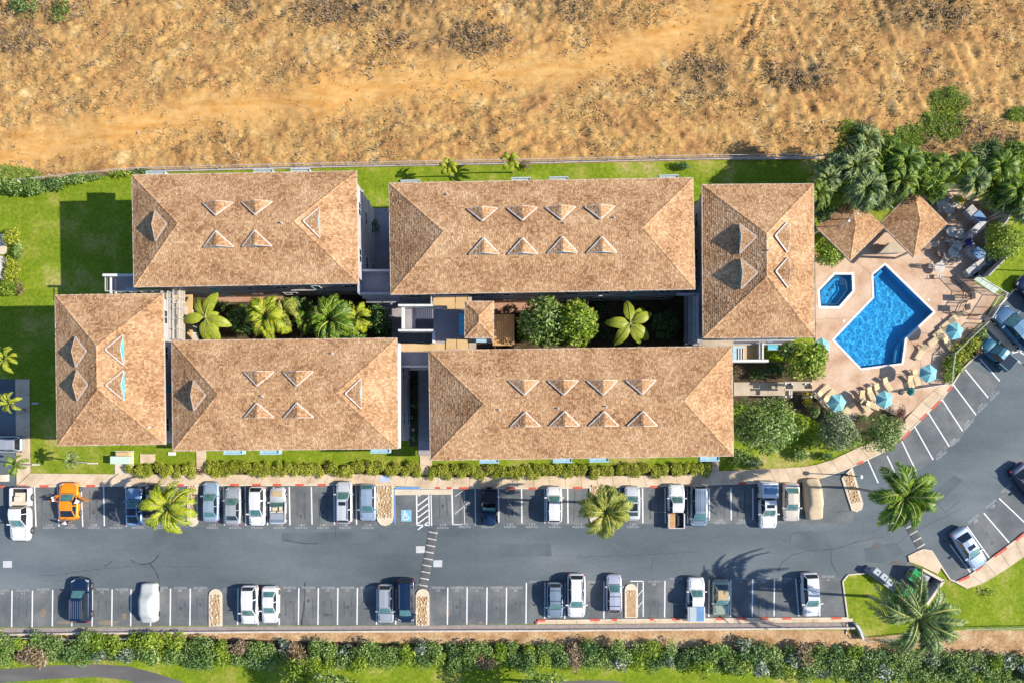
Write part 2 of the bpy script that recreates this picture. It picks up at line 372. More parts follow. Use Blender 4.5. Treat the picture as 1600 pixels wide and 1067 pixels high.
# asphalt
ASPH = [(25,760),(300,757.5),(600,757),(640,762),(840,763),(1060,759),(1110,757),(1240,754),(1290,745),(1331,729),(1356,716),(1386,703),(1409,688),(1429,666),(1450,644),(1472,623),(1489,600),(1503,577),(1530,552),(1540,528),(1546,512),(1540,503),(1546,492),(1567,472),(1592,444),(2000,60),(2000,590),(1600,832),(1579,850),(1547,873),(1512,900),(1488,911),(1470,884),(1455,860),(1440,857),(1418,868),(1419,878),(1474,907),(1447,944),(1385,905),(1352,895),(1325,897),(1316,906),(1322,964),(1333,966),(838,969),(838,974),(0,979),(-400,984),(-400,592),(25,592)]
structure(sheet('car_park_asphalt', M['asphalt'], PP(ASPH), .012))
lot = bpy.data.objects['car_park_asphalt']
for nm, q in (('stall_asphalt', [(26,761),(300,758.5),(590,758),(590,821),(25,824)]), ('stall_asphalt', [(616,768),(840,764),(1060,760),(1108,758),(1300,746),(1330,752),(1336,800),(1330,816),(700,820),(616,821)]),
              ('stall_asphalt', [(-200,922),(326,918),(326,977),(-200,981)]), ('stall_asphalt', [(348,918),(650,915),(650,976),(348,977)]), ('stall_asphalt', [(671,915),(822,914),(838,910),(1000,905),(1314,902),(1319,964),(838,968),(838,974),(671,976)]),
              ('stall_asphalt', [(1355,717),(1408,689.5),(1450,645),(1471,625),(1502,579),(1512,568),(1562,596),(1500,685),(1440,732),(1392,756)]), ('stall_asphalt', [(1488,909),(1484,850),(1512,822),(1561,778),(1640,700),(1700,770),(1600,830),(1547,871)])):
    sheet(nm, M['asphalt_stall'], PP(q), .016, parent=lot)

# resample helpers for ribbons
def resample(pts, n=None, step=None):
    pts = [Vector(p[:2]) for p in pts]; d = [0]
    for a, b_ in zip(pts, pts[1:]): d.append(d[-1]+(b_-a).length)
    T = d[-1]
    if n is None: n = max(1, round(T/step))
    out = []; k = 0
    for i in range(n+1):
        t = T*i/n
        while k < len(d)-2 and d[k+1] < t: k += 1
        u = (t-d[k])/max(1e-9, d[k+1]-d[k]); out.append(pts[k].lerp(pts[k+1], min(1, max(0, u))))
    return out
def ribbon(a, b_, z0, z1, name, m, parent=None, n=None):
    n = n or max(8, len(a)*4); A = resample(a, n); B = resample(b_, n); mb = MB()
    for i in range(n):
        mb.prism([A[i], A[i+1], B[i+1], B[i]], z0, z1)
    o = mb.build(name, m, parent); return o
M['slabjoint'] = mat('slab_joint_grit', [(.26,.18,.11),(.34,.25,.16)], 3, rough=.95)
def walk(name, a, b_, step, z, jz=None, m=None):
    """concrete walk: a bed with separate slabs and recessed joints"""
    a = [G(*p) for p in a]; b_ = [G(*p) for p in b_]
    n = max(1, round(sum((Vector(q)-Vector(p)).length for p, q in zip(a, a[1:]))/step))
    A = resample(a, n); B = resample(b_, n)
    mb = MB()
    for i in range(n): mb.prism([A[i], A[i+1], B[i+1], B[i]], .0, z-.03)
    bed = structure(mb.build(name, M['slabjoint']))
    for i in range(n):
        u = (A[i+1]-A[i]).normalized()*.02; s_ = MB(); zz = z+rnd.uniform(-.004, .004)
        s_.prism([A[i]+u, A[i+1]-u, B[i+1]-u, B[i]+u], .0, zz)
        s_.build('slab', m or M['concrete'], bed)
    return bed
top_e = [(48,739),(300,741.5),(560,740),(680,745),(840,743),(1060,742.5),(1110,736),(1150,734),(1259,729),(1290,722),(1338,700),(1372,684),(1408,662),(1432,634),(1462,606),(1478,597)]
bot_e = [(27,759),(300,756.5),(560,756),(680,761),(840,761.5),(1060,757.5),(1110,755.5),(1150,754),(1240,752),(1289,743),(1330,727.5),(1385,701.5),(1427,665),(1448,643),(1470,622),(1487,599)]
walk('sidewalk', top_e, bot_e, 1.85, .13)
walk('side_footpath', [(47,592),(48,738)], [(25,592),(27,758)], 1.9, .126)
walk('lower_sidewalk', [(1510,919),(1530,913),(1565,893),(1600,868),(1700,797)], [(1491,909),(1512,899),(1547,871.5),(1600,831),(1700,760)], 1.9, .13)
walk('kerbside_walk', [(839,968.5),(1100,966.5),(1332,965)], [(839,974),(1100,972.5),(1332,971)], 2.3, .13)
walk('gate_path', [(656,711),(657,740)], [(675,711),(675,743.5)], 1.3, .10)
walk('gate_path_shaded', [(654,572),(654,711)], [(672,572),(673,711)], 1.7, .09, m=M['deckgrey'])
walk('cross_path', [(1146,597),(1228,597)], [(1146,618),(1226,618)], 2.0, .10, m=M['slab'])
walk('corner_path', [(1112,716),(1112,737)], [(1123,716),(1123,735)], .8, .09)
walk('service_path', [(307,704),(308,742)], [(322,704),(322,742)], 1.0, .09)
# kerbs
def kerb(pts, wd=.16, z=.15, name='kerb', m=None):
    P_ = [G(*p).to_2d() for p in pts]; P_ = resample(P_, step=1.0); mb = MB(); n = len(P_)
    for i in range(n-1):
        t = (P_[i+1]-P_[i]).normalized(); u = Vector((-t.y, t.x))*wd/2
        mb.prism([P_[i]-u, P_[i+1]-u, P_[i+1]+u, P_[i]+u], 0, z)
    return structure(mb.build(name, m or M['kerb']))
k1 = kerb([(27,759.8),(300,757.4),(560,757),(600,757),(618,761),(680,762),(840,762.5),(1060,758.5),(1110,756.5),(1150,755),(1240,753),(1289,744.2),(1331,728.5),(1386,702.5),(1428,666),(1449,644),(1471,623),(1488,600),(1502,577),(1530,551),(1540,528)], z=.142)
k2 = kerb([(1546,490),(1567,472),(1592,444),(1700,340)], z=.142)
k3 = kerb([(1418,869),(1440,857.5),(1455,860),(1470,884),(1488,911),(1512,900),(1547,873),(1579,850),(1600,832),(1700,761)], z=.142)
k4 = kerb([(1322,990),(1324,964),(1316,906),(1325,897),(1352,895)], z=.142)
k5 = kerb([(839,975),(838,968.5),(1100,966),(1322,964.5)], z=.142)
def redmarks(kb, lst, m=None, half=None):
    for (x0, y0, x1, y1) in lst:
        a = G(x0, y0); b_ = G(x1, y1); mb = MB(); a.z = b_.z = .0
        t = (b_-a).normalized(); u = Vector((-t.y, t.x, 0))*.13
        mb.prism([a-u, b_-u, b_+u, a+u], .02, .152)
        mb.build('red_kerb_marking' if m is None else 'blue_kerb_marking', m or M['redpaint'], kb)
redmarks(k1, [(0,759.5,7,759.5),(28,759,42,759),(63,759,77,759),(136,758.5,150,758.5),(277,757.3,288,757.3),(360,757,374,757),(395,757,408,757),(427,757,440,757),(462,757,475,757),(497,757,510,757),(680,761.8,688,761.8),(698,761.8,706,761.8),(717,762,732,762),(790,762.4,805,762.4),(826,762.4,838,762.4),(895,761.8,910,761.5),(979,760.4,993,760.2),(1015,759.8,1028,759.6),(1153,755,1166,754.8),(1338,725,1348,720.5),(1409,685.5,1421,673.5),(1437,656,1447,646),(1455,639,1468,626),(1480,611,1486,603)])
redmarks(k1, [(618,761.2,656,762)], M['bluepaint'])
redmarks(k3, [(1497,907,1514,899),(1524,891,1534,883),(1552,869,1572,855),(1586,844,1600,832)])
redmarks(k5, [(838.5,974,838.3,969.5),(840,968.3,852,968.2),(922,967.4,937,967.3),(956,967.2,964,967.1),(1015,966.6,1022,966.5),(1050,966.3,1061,966.2),(1118,965.9,1130,965.8),(1152,965.7,1166,965.6),(1186,965.5,1200,965.5),(1222,965.4,1236,965.3),(1298,964.8,1314,964.7)])
# gutter and retaining wall at the south edge
structure(ribbon([G(-400,984),G(130,979.5),G(838,975.2),G(1333,971.8)], [G(-400,992),G(130,986),G(838,982),G(1333,978)], .0, .06, 'gutter_strip', mat('mauve_gutter_concrete', [(.26,.22,.21),(.34,.29,.27)], 2, rough=.9), n=30))
def wall_run(name, pts, wd, h, m, label, cat, step=2.6, z0=0.0):
    P_ = resample([G(*p).to_2d() for p in pts], step=step)
    root = thing(name, label, cat, (P_[0].x, P_[0].y, 0)); o = Vector((P_[0].x, P_[0].y))
    for i in range(len(P_)-1):
        a, b_ = P_[i]-o, P_[i+1]-o; t = (b_-a).normalized(); u = Vector((-t.y, t.x))*wd/2; g = t*.012
        mb = MB(); mb.prism([a+g-u, b_-g-u, b_-g+u, a+g+u], z0, h+rnd.uniform(-.006, .006)); mb.build('wall_panel', m, root)
    return root
wall_run('retaining_wall', [(-200,993),(130,987.5),(400,985.2),(838,983.2),(1333,979.2)], .2, .5, mat('cream_wall_cap', [(.52,.45,.37),(.66,.58,.48)], 1.5, rough=.8), 'long low cream wall running between the car park and the dry verge', 'wall', 3.0)
wall_run('verge_wall', [(1345,996),(1345,985),(1333,979),(1333,971)], .22, .7, M['white'], 'short white angled wall at the car park corner by the dry verge', 'wall', 1.2)
# golf path
def road(pa, pb, name, z):
    return structure(ribbon([G(*p) for p in pa], [G(*p) for p in pb], 0, z, name, M['path'], n=40))
road([(-200,1060),(0,1045),(80,1039),(150,1037),(200,1040),(240,1050),(290,1066),(330,1090)], [(-200,1082),(0,1066),(80,1060),(150,1057),(200,1062),(240,1080),(270,1095),(300,1120)], 'golf_path', .02)
road([(790,1075),(850,1065),(920,1062),(960,1063),(1010,1072),(1060,1090)], [(790,1100),(850,1085),(920,1080),(960,1082),(1010,1092),(1060,1110)], 'golf_path_loop', .02)

# painted lines
def line(x0, y0, x1, y1, wpx=1.5, m=None, z=.021, name='stall_line', parent=None):
    a = G(x0, y0).to_2d(); b_ = G(x1, y1).to_2d(); t = (b_-a).normalized(); u = Vector((-t.y, t.x))*wpx/S/2
    mb = MB(); mb.prism([a-u, b_-u, b_+u, a+u], z-.002, z); return mb.build(name, m or M['paint'], parent or lot)
for x, yb in [(54,822),(90,822),(127,822),(162,821),(196.5,822),(231.5,821),(266,820),(349.5,820),(383,820),(417,820),(452,820),(486.5,819),(521.5,819),(556,819)]: line(x, 760, x+(2.5 if x < 140 else 1.2), yb, 1.9)
for x in (779,815,851,887,968,1004,1039,1074,1108,1142,1176,1212,1247): line(x, 762 if x > 700 else 764, x+.5, 817 if x < 1100 else 812, 1.9)
line(706,763,707.5,820,2.2); line(742.5,764,743,820,1.7); line(725,765,726,818,.9); line(707,819,722,819,1.2)
line(617,762,617,817,1.8,M['bluepaint']); line(295.5,760,296,812,1.2); line(295,760,307,760,1)
for x0, y0, x1, y1 in [(331,729,339,757),(1355,716,1372,754),(1386,712,1401,744),(1409,689,1431,735),(1429,666,1458,718),(1450,644,1483,697),(1472,624,1504,673),(1489,600,1525,648),(1508,577,1544,621),(1531,560,1562,595),(1561,778,1601,816),(1537,801,1579,850),(1511,822,1547,872.5),(1484,850,1516.5,894)]:
    if x0 > 400: line(x0, y0, x1, y1, 1.9)
for x, y0, y1 in [(-12,923,980),(19,922,979),(51,922,979),(82.5,921,978),(113,921,978),(144.7,921,978),(175.4,920,977.5),(205,920,977.5),(236,920,977.5),(266.6,919,977),(297.5,919,977),(372,918,976),(404,918,976),(437,918,976),(467,918,975.5),(497.5,918,975.5),(528,918,975.5),(558.5,918,975.5),(589,919,975.5),(619,919,975),(699.7,917,975),(730,917,975),(761,917,975),(791.5,917,975),(822.5,910,974),(851.6,909,966),(883,909,966),(944,908,966),(1039,907,964),(1073,906,963),(1108,905,963),(1142,905,963),(1176,904,962.5),(1210,904,962)]: line(x, y0, x-.6, y1, 1.9)
line(1243,903,1248,962,1.9); line(1278,903,1281,962,1.9)
line(1005,907.5,1005,963,1.7); line(985,907.5,1005,907.5,1.5); line(996,931,1004,921,1.1); line(996,949,1004,939,1.1); line(996,910,996,963,1)
# striped access aisle
line(651,773,651.5,820,2.2); line(670,773,671,820,1.8); line(673.5,773,674.5,821,1.6); line(651,820,672,820,1.8)
for k in range(5): line(653,789+k*9.5, 669,777+k*9.5, 1.8)
line(654,773.5+1,660,770,1.5)
for q in ((711,775,728,763),(711,802,733,784)): line(*q, .8)
cpad = sheet('pale_concrete_pad', M['kerb'], PP([(617,764),(706,764),(706,772),(617,773)]), .03, parent=lot)
sheet('blue_walk_marking', mat('pale_blue_paint', [(.35,.45,.75),(.5,.56,.78)], 3, rough=.7), PP([(593,743),(610,743),(610,752),(593,752)]), .142, parent=bpy.data.objects['sidewalk'])
# accessible symbol
sheet('accessible_panel', M['signblue'], PP([(627,796),(643,796),(643,814),(627,814)]), .021, parent=lot)
sy = MB(); zz = .026
def symline(a, b_, w_): 
    a = G(*a).to_2d(); b_ = G(*b_).to_2d(); t = (b_-a).normalized(); u = Vector((-t.y, t.x))*w_/S/2; sy.prism([a-u, b_-u, b_+u, a+u], zz-.002, zz)
hc = G(632.2,798.6); sy.cyl((hc.x, hc.y), .11, .11, zz-.002, zz, 10)
symline((632.2,799.5),(633,806),1.8); symline((633,802.8),(637,802.8),1.2); symline((633,805.8),(637.4,805.8),1.5); symline((637,805.4),(639.2,810.4),1.5); symline((638.8,810.2),(640.6,809.6),1.3)
for k in range(9):
    a0 = R(110+k*26); a1 = R(110+(k+1)*26); symline((633.6+4*math.cos(a0), 807.6-4*math.sin(a0)), (633.6+4*math.cos(a1), 807.6-4*math.sin(a1)), 1.2)
sy.build('wheelchair_symbol', M['paint'], lot)
# stencilled words
TXT = {}
def stencil(txt, px, py, rot, wm, hm, z=.0215):
    key = (txt, wm, hm)
    if key not in TXT:
        cu = bpy.data.curves.new('stencil', 'FONT'); cu.body = txt; cu.align_x = 'CENTER'; cu.align_y = 'CENTER'; cu.size = 1; cu.offset = .0
        ob = bpy.data.objects.new('tmp', cu); C.objects.link(ob); dg = bpy.context.evaluated_depsgraph_get()
        me = bpy.data.meshes.new_from_object(ob.evaluated_get(dg)); bpy.data.objects.remove(ob)
        xs = [v.co.x for v in me.vertices]; ys = [v.co.y for v in me.vertices]
        me.transform(Matrix.Diagonal((wm/(max(xs)-min(xs)), hm/(max(ys)-min(ys)), 1, 1)) @ Matrix.Translation((-(max(xs)+min(xs))/2, -(max(ys)+min(ys))/2, 0)))
        me.materials.clear(); me.materials.append(M['stencil']); TXT[key] = me
    o = link('stencilled_word' if not txt.isdigit() else 'stencilled_number', TXT[key], lot); o.location = G(px, py)+Vector((0, 0, z)); o.rotation_euler = (0, 0, rot); return o
for x, n in [(77,'124'),(111,'126'),(147,'128'),(182,'130'),(216,'132'),(249,'134'),(332,'135'),(368,'136'),(402,'137'),(437,'138'),(471,'144'),(505,'147'),(539,'148'),(575,'114'),(692,'119'),(726,'150'),(762,'151'),(797,'152'),(831,'153'),(867,'154'),(904,'111'),(989,'156'),(1125,'160'),(1158,'161')]:
    y = 822.5 if x < 700 else 821
    if x > 1100: y = 815
    stencil('RESERVED', x, y+1.6, 0, 1.4, .24); stencil(n, x+.5, y-2.6, 0, .7, .27)
for x, n in [(4,'44'),(36,'14'),(67,'16'),(160,'24'),(190,'22'),(252,'27'),(282,'28'),(313,'26'),(452,'49'),(482,'47'),(512,'42'),(543,'51'),(573,'52'),(685,'54'),(714,'57'),(745,'59'),(776,'61'),(806,'58'),(836,'64'),(927,'66'),(1022,'68'),(1056,'69'),(1158,'74'),(1193,'75'),(1227,'76'),(1294,'77')]:
    y = 922 if x < 60 else 920 if x < 200 else 917.5 if x < 820 else 908 if x < 1030 else 903.5
    if x == 1294: y = 900
    stencil('RESERVED', x, y, math.pi, 1.5, .26); stencil(n, x, y+4.4, math.pi, .42, .28)
for x, y, a, n in [(1427,737,41,'164'),(1461,694,43,'166'),(1489,709,43,'0')]: pass
for x, y, n in [(1554,618,'171'),(1535,637,'170'),(1514,663,'169'),(1492,691,'168'),(1471,711,'167'),(1446,730,'166')]:
    a = R(46) if x > 1500 else R(38)
    if x == 1446: continue
    stencil('RESERVED', x, y, a, 1.5, .28); stencil(n, x-3.3, y-3.1, a, .75, .28)
for x, y, n in [(1572,763,'82'),(1548,787,'81'),(1521,810,'80')]:
    a = R(40)+math.pi; stencil('RESERVED', x, y, a, 1.5, .30); stencil(n, x+3.4, y+3.6, a, .5, .34)
# white panels and speed humps
for x, y in ((657,858),(684,880),(12,881),(1390,812)):
    sheet('white_road_panel', M['panelpaint'], PP([(x-7,y-5.3),(x+7,y-5.3),(x+7,y+5.3),(x-7,y+5.3)]), .0215, parent=lot)
def hump(x0, y0, x1, y1, n, label):
    a = G(x0, y0); b_ = G(x1, y1); t = (b_-a).normalized(); u = Vector((-t.y, t.x, 0)); Ln = (b_-a).length
    root = thing('speed_hump', label, 'speed hump', (a.x, a.y, 0), math.atan2(t.y, t.x), 'speed humps across the car park')
    mb = MB(); K = 8; prof = [(.55*math.cos(math.pi*k/K), .012+.075*math.sin(math.pi*k/K)) for k in range(K+1)]
    for s_ in (0, 1): mb.v += [(Ln*s_, p[0], p[1]) for p in prof]
    for k in range(K): mb.f.append((k, k+1, K+2+k, K+1+k)); mb.m.append(0)
    mb.build('hump', mat('hump_asphalt', [(.085,.085,.085),(.13,.13,.125)], 2, rough=.9, fine=.15), root, smooth=True)
    for k in range(n):
        xx = Ln*(k+.5)/n; sb = MB()
        for q in range(K):
            c, d = prof[q], prof[q+1]; sb.quad((xx-.06, c[0], c[1]+.006), (xx+.06, c[0], c[1]+.006), (xx+.06, d[0], d[1]+.006), (xx-.06, d[0], d[1]+.006))
        sb.build('painted_stripe', M['panelpaint'], root, smooth=True)
hump(660,919,677.5,826,9, 'dark speed hump with white bars, ending at the stone island in mid car park')
hump(1441,858,1396,775,8, 'striped speed hump running from the tan kerb island to under the leaning palm')
# bitumen cracks
def crack(pts, wpx=.7, seed=1):
    r_ = random.Random(seed); P_ = resample([G(*p).to_2d() for p in pts], step=.6)
    P_ = [p+Vector((r_.uniform(-.09, .09), r_.uniform(-.09, .09))) for p in P_]; mb = MB()
    for i in range(len(P_)-1):
        t = (P_[i+1]-P_[i]).normalized(); w_ = wpx*r_.uniform(.5, 1.3)/S/2; u = Vector((-t.y, t.x))*w_; mb.prism([P_[i]-u, P_[i+1]-u, P_[i+1]+u, P_[i]+u], .016, .019)
    mb.build('sealed_crack', M['crack'], lot)
for i, (q, w_) in enumerate([([(203,874),(218,881),(235,880),(248,868)],1.1),([(235,881),(244,892),(250,912)],1.1),([(476,910),(476,930),(475,950),(470,976)],1.8),([(446,843),(470,848),(495,849)],1),([(163,884),(176,876)],.8),([(523,822),(524,840)],.7),([(1215,895),(1222,878),(1240,866),(1262,860),(1300,858),(1340,846),(1380,838)],.7),([(1298,850),(1299,876),(1306,890),(1312,898)],.8),([(1235,850),(1236,832),(1270,829)],.6),([(1300,760+40),(1330,797)],.5),([(1545,738),(1570,760)],.5),([(1440,760),(1478,800),(1500,780)],.5),([(1400,850),(1420,835),(1500,795)],.5),([(60,900),(200,884),(330,886)],.4),([(900,870),(1010,866),(1100,860)],.35),([(1020,870),(1015,895)],.4)]): crack(q, w_, i)
# oil stains and dirt of their own shape
oil = mat('oil_stain', [(.075,.075,.075),(.105,.103,.10)], 3, rough=.6); dirt = mat('dirt_stain', [(.20,.16,.12),(.27,.22,.16)], 2, rough=.95)
def blob(x, y, rx, ry, m_, z, seed):
    r_ = random.Random(seed); pts = [(x+rx*math.cos(a*.449)*r_.uniform(.6, 1.1), y+ry*math.sin(a*.449)*r_.uniform(.6, 1.1)) for a in range(14)]
    sheet('asphalt_stain', m_, PP(pts), z, parent=lot)
for i, (x, y, rx, ry) in enumerate([(482,938,2.5,3),(543,948,4,3),(454,940,2,2),(510,960,6,3),(1550,848,4,4),(1542,833,3,4),(1400,880,12,6),(1475,845,5,3),(1225,844,3,2),(1310,800,3,2),(505,800,3,4),(470,806,2.5,3),(112,806,2,2),(146,800,3,4),(795,806,3,3),(692,790,2.5,4),(905,806,3,3),(1126,800,2,2),(190,948,2.5,3),(282,950,3,4),(313,944,2,2.5),(714,948,3,3),(776,950,2,3),(806,942,2.5,3),(1022,940,3,3),(1193,935,2.5,3),(1500,655,2.5,2),(1437,690,3,3),(1095,955,3,2),(1460,700,3,4),(1485,655,3,3),(1370,852,9,6),(925,815,5,1.5)]):
    blob(x, y, rx, ry, oil, .0185+.0001*i, i)
for i, (x, y, rx, ry) in enumerate([(67,957,6,8),(170,972,20,4),(100,972,14,3),(195,962,5,6),(425,962,4,8),(700,958,4,8),(752,972,4,2),(340,960,4,9)]):
    blob(x, y, rx, ry, dirt, .0202+.0001*i, 40+i)

# repair patches and tyre darkened strips, each with its own outline
pat = mat('asphalt_repair', [(.085,.105,.115),(.128,.15,.16)], .3, 5, .9, fine=.12); pale = mat('asphalt_worn_pale', [(.125,.146,.168),(.20,.218,.238)], .4, 5, .9, fine=.12, stretch=(.3,1.2,1))
for i, (q, m_) in enumerate([([(1235,832),(1292,829),(1296,851),(1300,868),(1262,860),(1237,852)],pat),([(240,826),(330,828),(332,858),(262,860),(238,850)],pat),([(440,832),(588,830),(592,846),(500,850),(440,846)],pat),([(1420,800),(1490,742),(1504,750),(1440,812)],pat),([(780,850),(860,848),(862,868),(782,870)],pat),([(1350,856),(1400,846),(1412,862),(1384,880),(1352,878)],pat)]):
    sheet('asphalt_patch', m_, PP(q), .0141+.0001*i, parent=lot)
tyre = mat('tyre_rubbed_asphalt', [(.08,.092,.096),(.125,.136,.14)], 1.5, 5, .85, fine=.15)
r_ = random.Random(3)
for x in (72,109,146,180,470,504,692,726,796,904,1022,1125,1158,1228): 
    for dx in (-6,6): line(x+dx+r_.uniform(-1,1), 766+r_.uniform(0,8), x+dx+r_.uniform(-1.5,1.5), 806+r_.uniform(0,8), r_.uniform(1.6,3), tyre, .0185, 'tyre_mark')
for x in (4,36,160,190,282,313,452,482,512,543,714,745,776,806,1022,1056,1193): 
    for dx in (-6,6): line(x+dx+r_.uniform(-1,1), 932+r_.uniform(0,8), x+dx+r_.uniform(-1.5,1.5), 962+r_.uniform(0,6), r_.uniform(1.4,2.6), tyre, .0185, 'tyre_mark')
# ------------------------------------------------ BUILDINGS
SL = .4167; ZE = 10.2
def shakes(mb, O, U, Vv, Nn, T, ext, rs, wmin=.13, wmax=.30, e=.2):
    """individual shakes in courses on a plane: O origin, U along the eave, Vv up the slope, T slope length, ext(t)->(a,b)"""
    n = max(1, int(T/e)); e = T/n
    for i in range(n):
        t = i*e; a, b_ = ext(min(T, t+e*.5)); x = a+rs.uniform(0, .0)
        while x < b_-.02:
            w_ = rs.uniform(wmin, wmax); x2 = min(b_, x+w_)
            if b_-x2 < .12: x2 = b_
            h = rs.uniform(.022, .05)*1.2; o1 = t-rs.uniform(0, .07); o2 = t+e*1.02; tw = rs.uniform(-.012, .012)
            g = .012
            p = [O+U*(x+g)+Vv*o1+Nn*(h+tw), O+U*(x2-g)+Vv*o1+Nn*(h-tw), O+U*(x2-g)+Vv*o2+Nn*.012, O+U*(x+g)+Vv*o2+Nn*.012,
                 O+U*(x+g)+Vv*o1, O+U*(x2-g)+Vv*o1]
            b0 = len(mb.v); mb.v += [tuple(q) for q in p]; mb.f += [(b0, b0+1, b0+2, b0+3), (b0+4, b0+5, b0+1, b0)]; mb.m += [0, 0]
            x = x2
def hip_roof(root, W, D, z, sl, rs, mats='shake', e=.2, cap=True, thick=.22, caps=.24):
    """hip roof W x D centred on the parent, eaves at z; returns (roof object, ridge height)"""
    hw, hd = W/2, D/2; r_ = min(hw, hd); zr = z+r_*sl
    base = MB()
    cs = [Vector((-hw, -hd, z)), Vector((hw, -hd, z)), Vector((hw, hd, z)), Vector((-hw, hd, z))]
    if W >= D: A, B = Vector((-hw+r_, 0, zr)), Vector((hw-r_, 0, zr))
    else: A, B = Vector((0, -hd+r_, zr)), Vector((0, hd-r_, zr))
    if W >= D: faces = [[0, 1, 5, 4], [1, 2, 5], [2, 3, 4, 5], [3, 0, 4]]
    else: faces = [[0, 1, 4], [1, 2, 5, 4], [2, 3, 5], [3, 0, 4, 5]]
    vs_ = cs+[A, B]
    base.add(vs_, [tuple(f) for f in faces]); base.add([c-Vector((0, 0, .05)) for c in cs], [(3, 2, 1, 0)])
    roof = base.build('roof', M['shake_under'], root, fix=False)
    sm = MB(); co = 1/math.sqrt(1+sl*sl); Ts = r_/co
    for k, (a, b_) in enumerate([(0, 1), (1, 2), (2, 3), (3, 0)]):
        O = cs[a]; U = (cs[b_]-cs[a]); Ln = U.length; U = U/Ln; inw = Vector((-U.y, U.x, 0)); Vv = (inw*co+Vector((0, 0, sl*co))).normalized(); Nn = U.cross(Vv)
        shakes(sm, O-Vv*.05, U, Vv, Nn, Ts, lambda t, Ln=Ln: (min(t*co, Ln/2), max(Ln-t*co, Ln/2)), rs, e=e)
    stuff(sm.build('shake_shingles', M[mats], roof, fix=False))
    # cap shingles along hips and ridge
    if cap:
        cm = MB()
        segs = [(cs[0], A if W >= D else A), (cs[1], B if W >= D else A), (cs[2], B), (cs[3], A if W >= D else B), (A, B)]
        for a, b_ in segs:
            Ln = (b_-a).length
            if Ln < .2: continue
            t = (b_-a)/Ln; u = Vector((-t.y, t.x, 0)).normalized(); x = 0
            while x < Ln:
                x2 = min(Ln, x+.24); w_ = .13+rs.uniform(-.02, .02); h = rs.uniform(.06, .085)
                p, q = a+t*x, a+t*(x2+.03)
                cm.add([p-u*w_+Vector((0,0,h-.055)), p+Vector((0,0,h+.015)), p+u*w_+Vector((0,0,h-.055)), q-u*w_+Vector((0,0,h-.09)), q+Vector((0,0,h-.03)), q+u*w_+Vector((0,0,h-.09))], [(0,1,4,3),(1,2,5,4),(0,2,1)])
                x = x2
        stuff(cm.build('ridge_cap_shingles', M[mats], roof, fix=False))
    f = MB(); th = .09
    for (x0, y0, x1, y1) in ((-hw-th, -hd-th, hw+th, -hd), (-hw-th, hd, hw+th, hd+th), (-hw-th, -hd, -hw, hd), (hw, -hd, hw+th, hd)):
        f.box(x0, y0, z-thick, x1, y1, z+.02)
    f.build('eave_fascia', M['fascia'], roof)
    return roof, zr
def wcol(mb): pass
win_me = {}
def window(parent, x, y, z, ang, w_=1.5, h=1.25, door=False):
    """window (or door) facing direction ang; frame proud of the wall, pane inside"""
    key = (w_, h, door)
    if key not in win_me:
        f = MB(); t = .07
        f.box(-w_/2, -.02, 0, -w_/2+t, .06, h); f.box(w_/2-t, -.02, 0, w_/2, .06, h); f.box(-w_/2+t, -.02, h-t, w_/2-t, .06, h); f.box(-w_/2+t, -.02, 0, w_/2-t, .06, t)
        if not door: f.box(-.03, -.02, t, .03, .05, h-t)
        fo = f.build('window' if not door else 'door', M['white'])
        p = MB(); p.box(-w_/2+t, -.015, t, (w_/2-t) if door else -.03, .025, h-t)
        if not door: p.box(.03, -.015, t, w_/2-t, .025, h-t)
        po = p.build('pane' if not door else 'door_leaf', M['glass'] if not door else M['teal'])
        win_me[key] = (fo.data, po.data); bpy.data.objects.remove(fo); bpy.data.objects.remove(po)
    fm, pm = win_me[key]
    a = link('window' if not door else 'door', fm, parent); a.location = (x, y, z); a.rotation_euler = (0, 0, ang-math.pi/2)
    b_ = link('pane' if not door else 'door_leaf', pm, a)
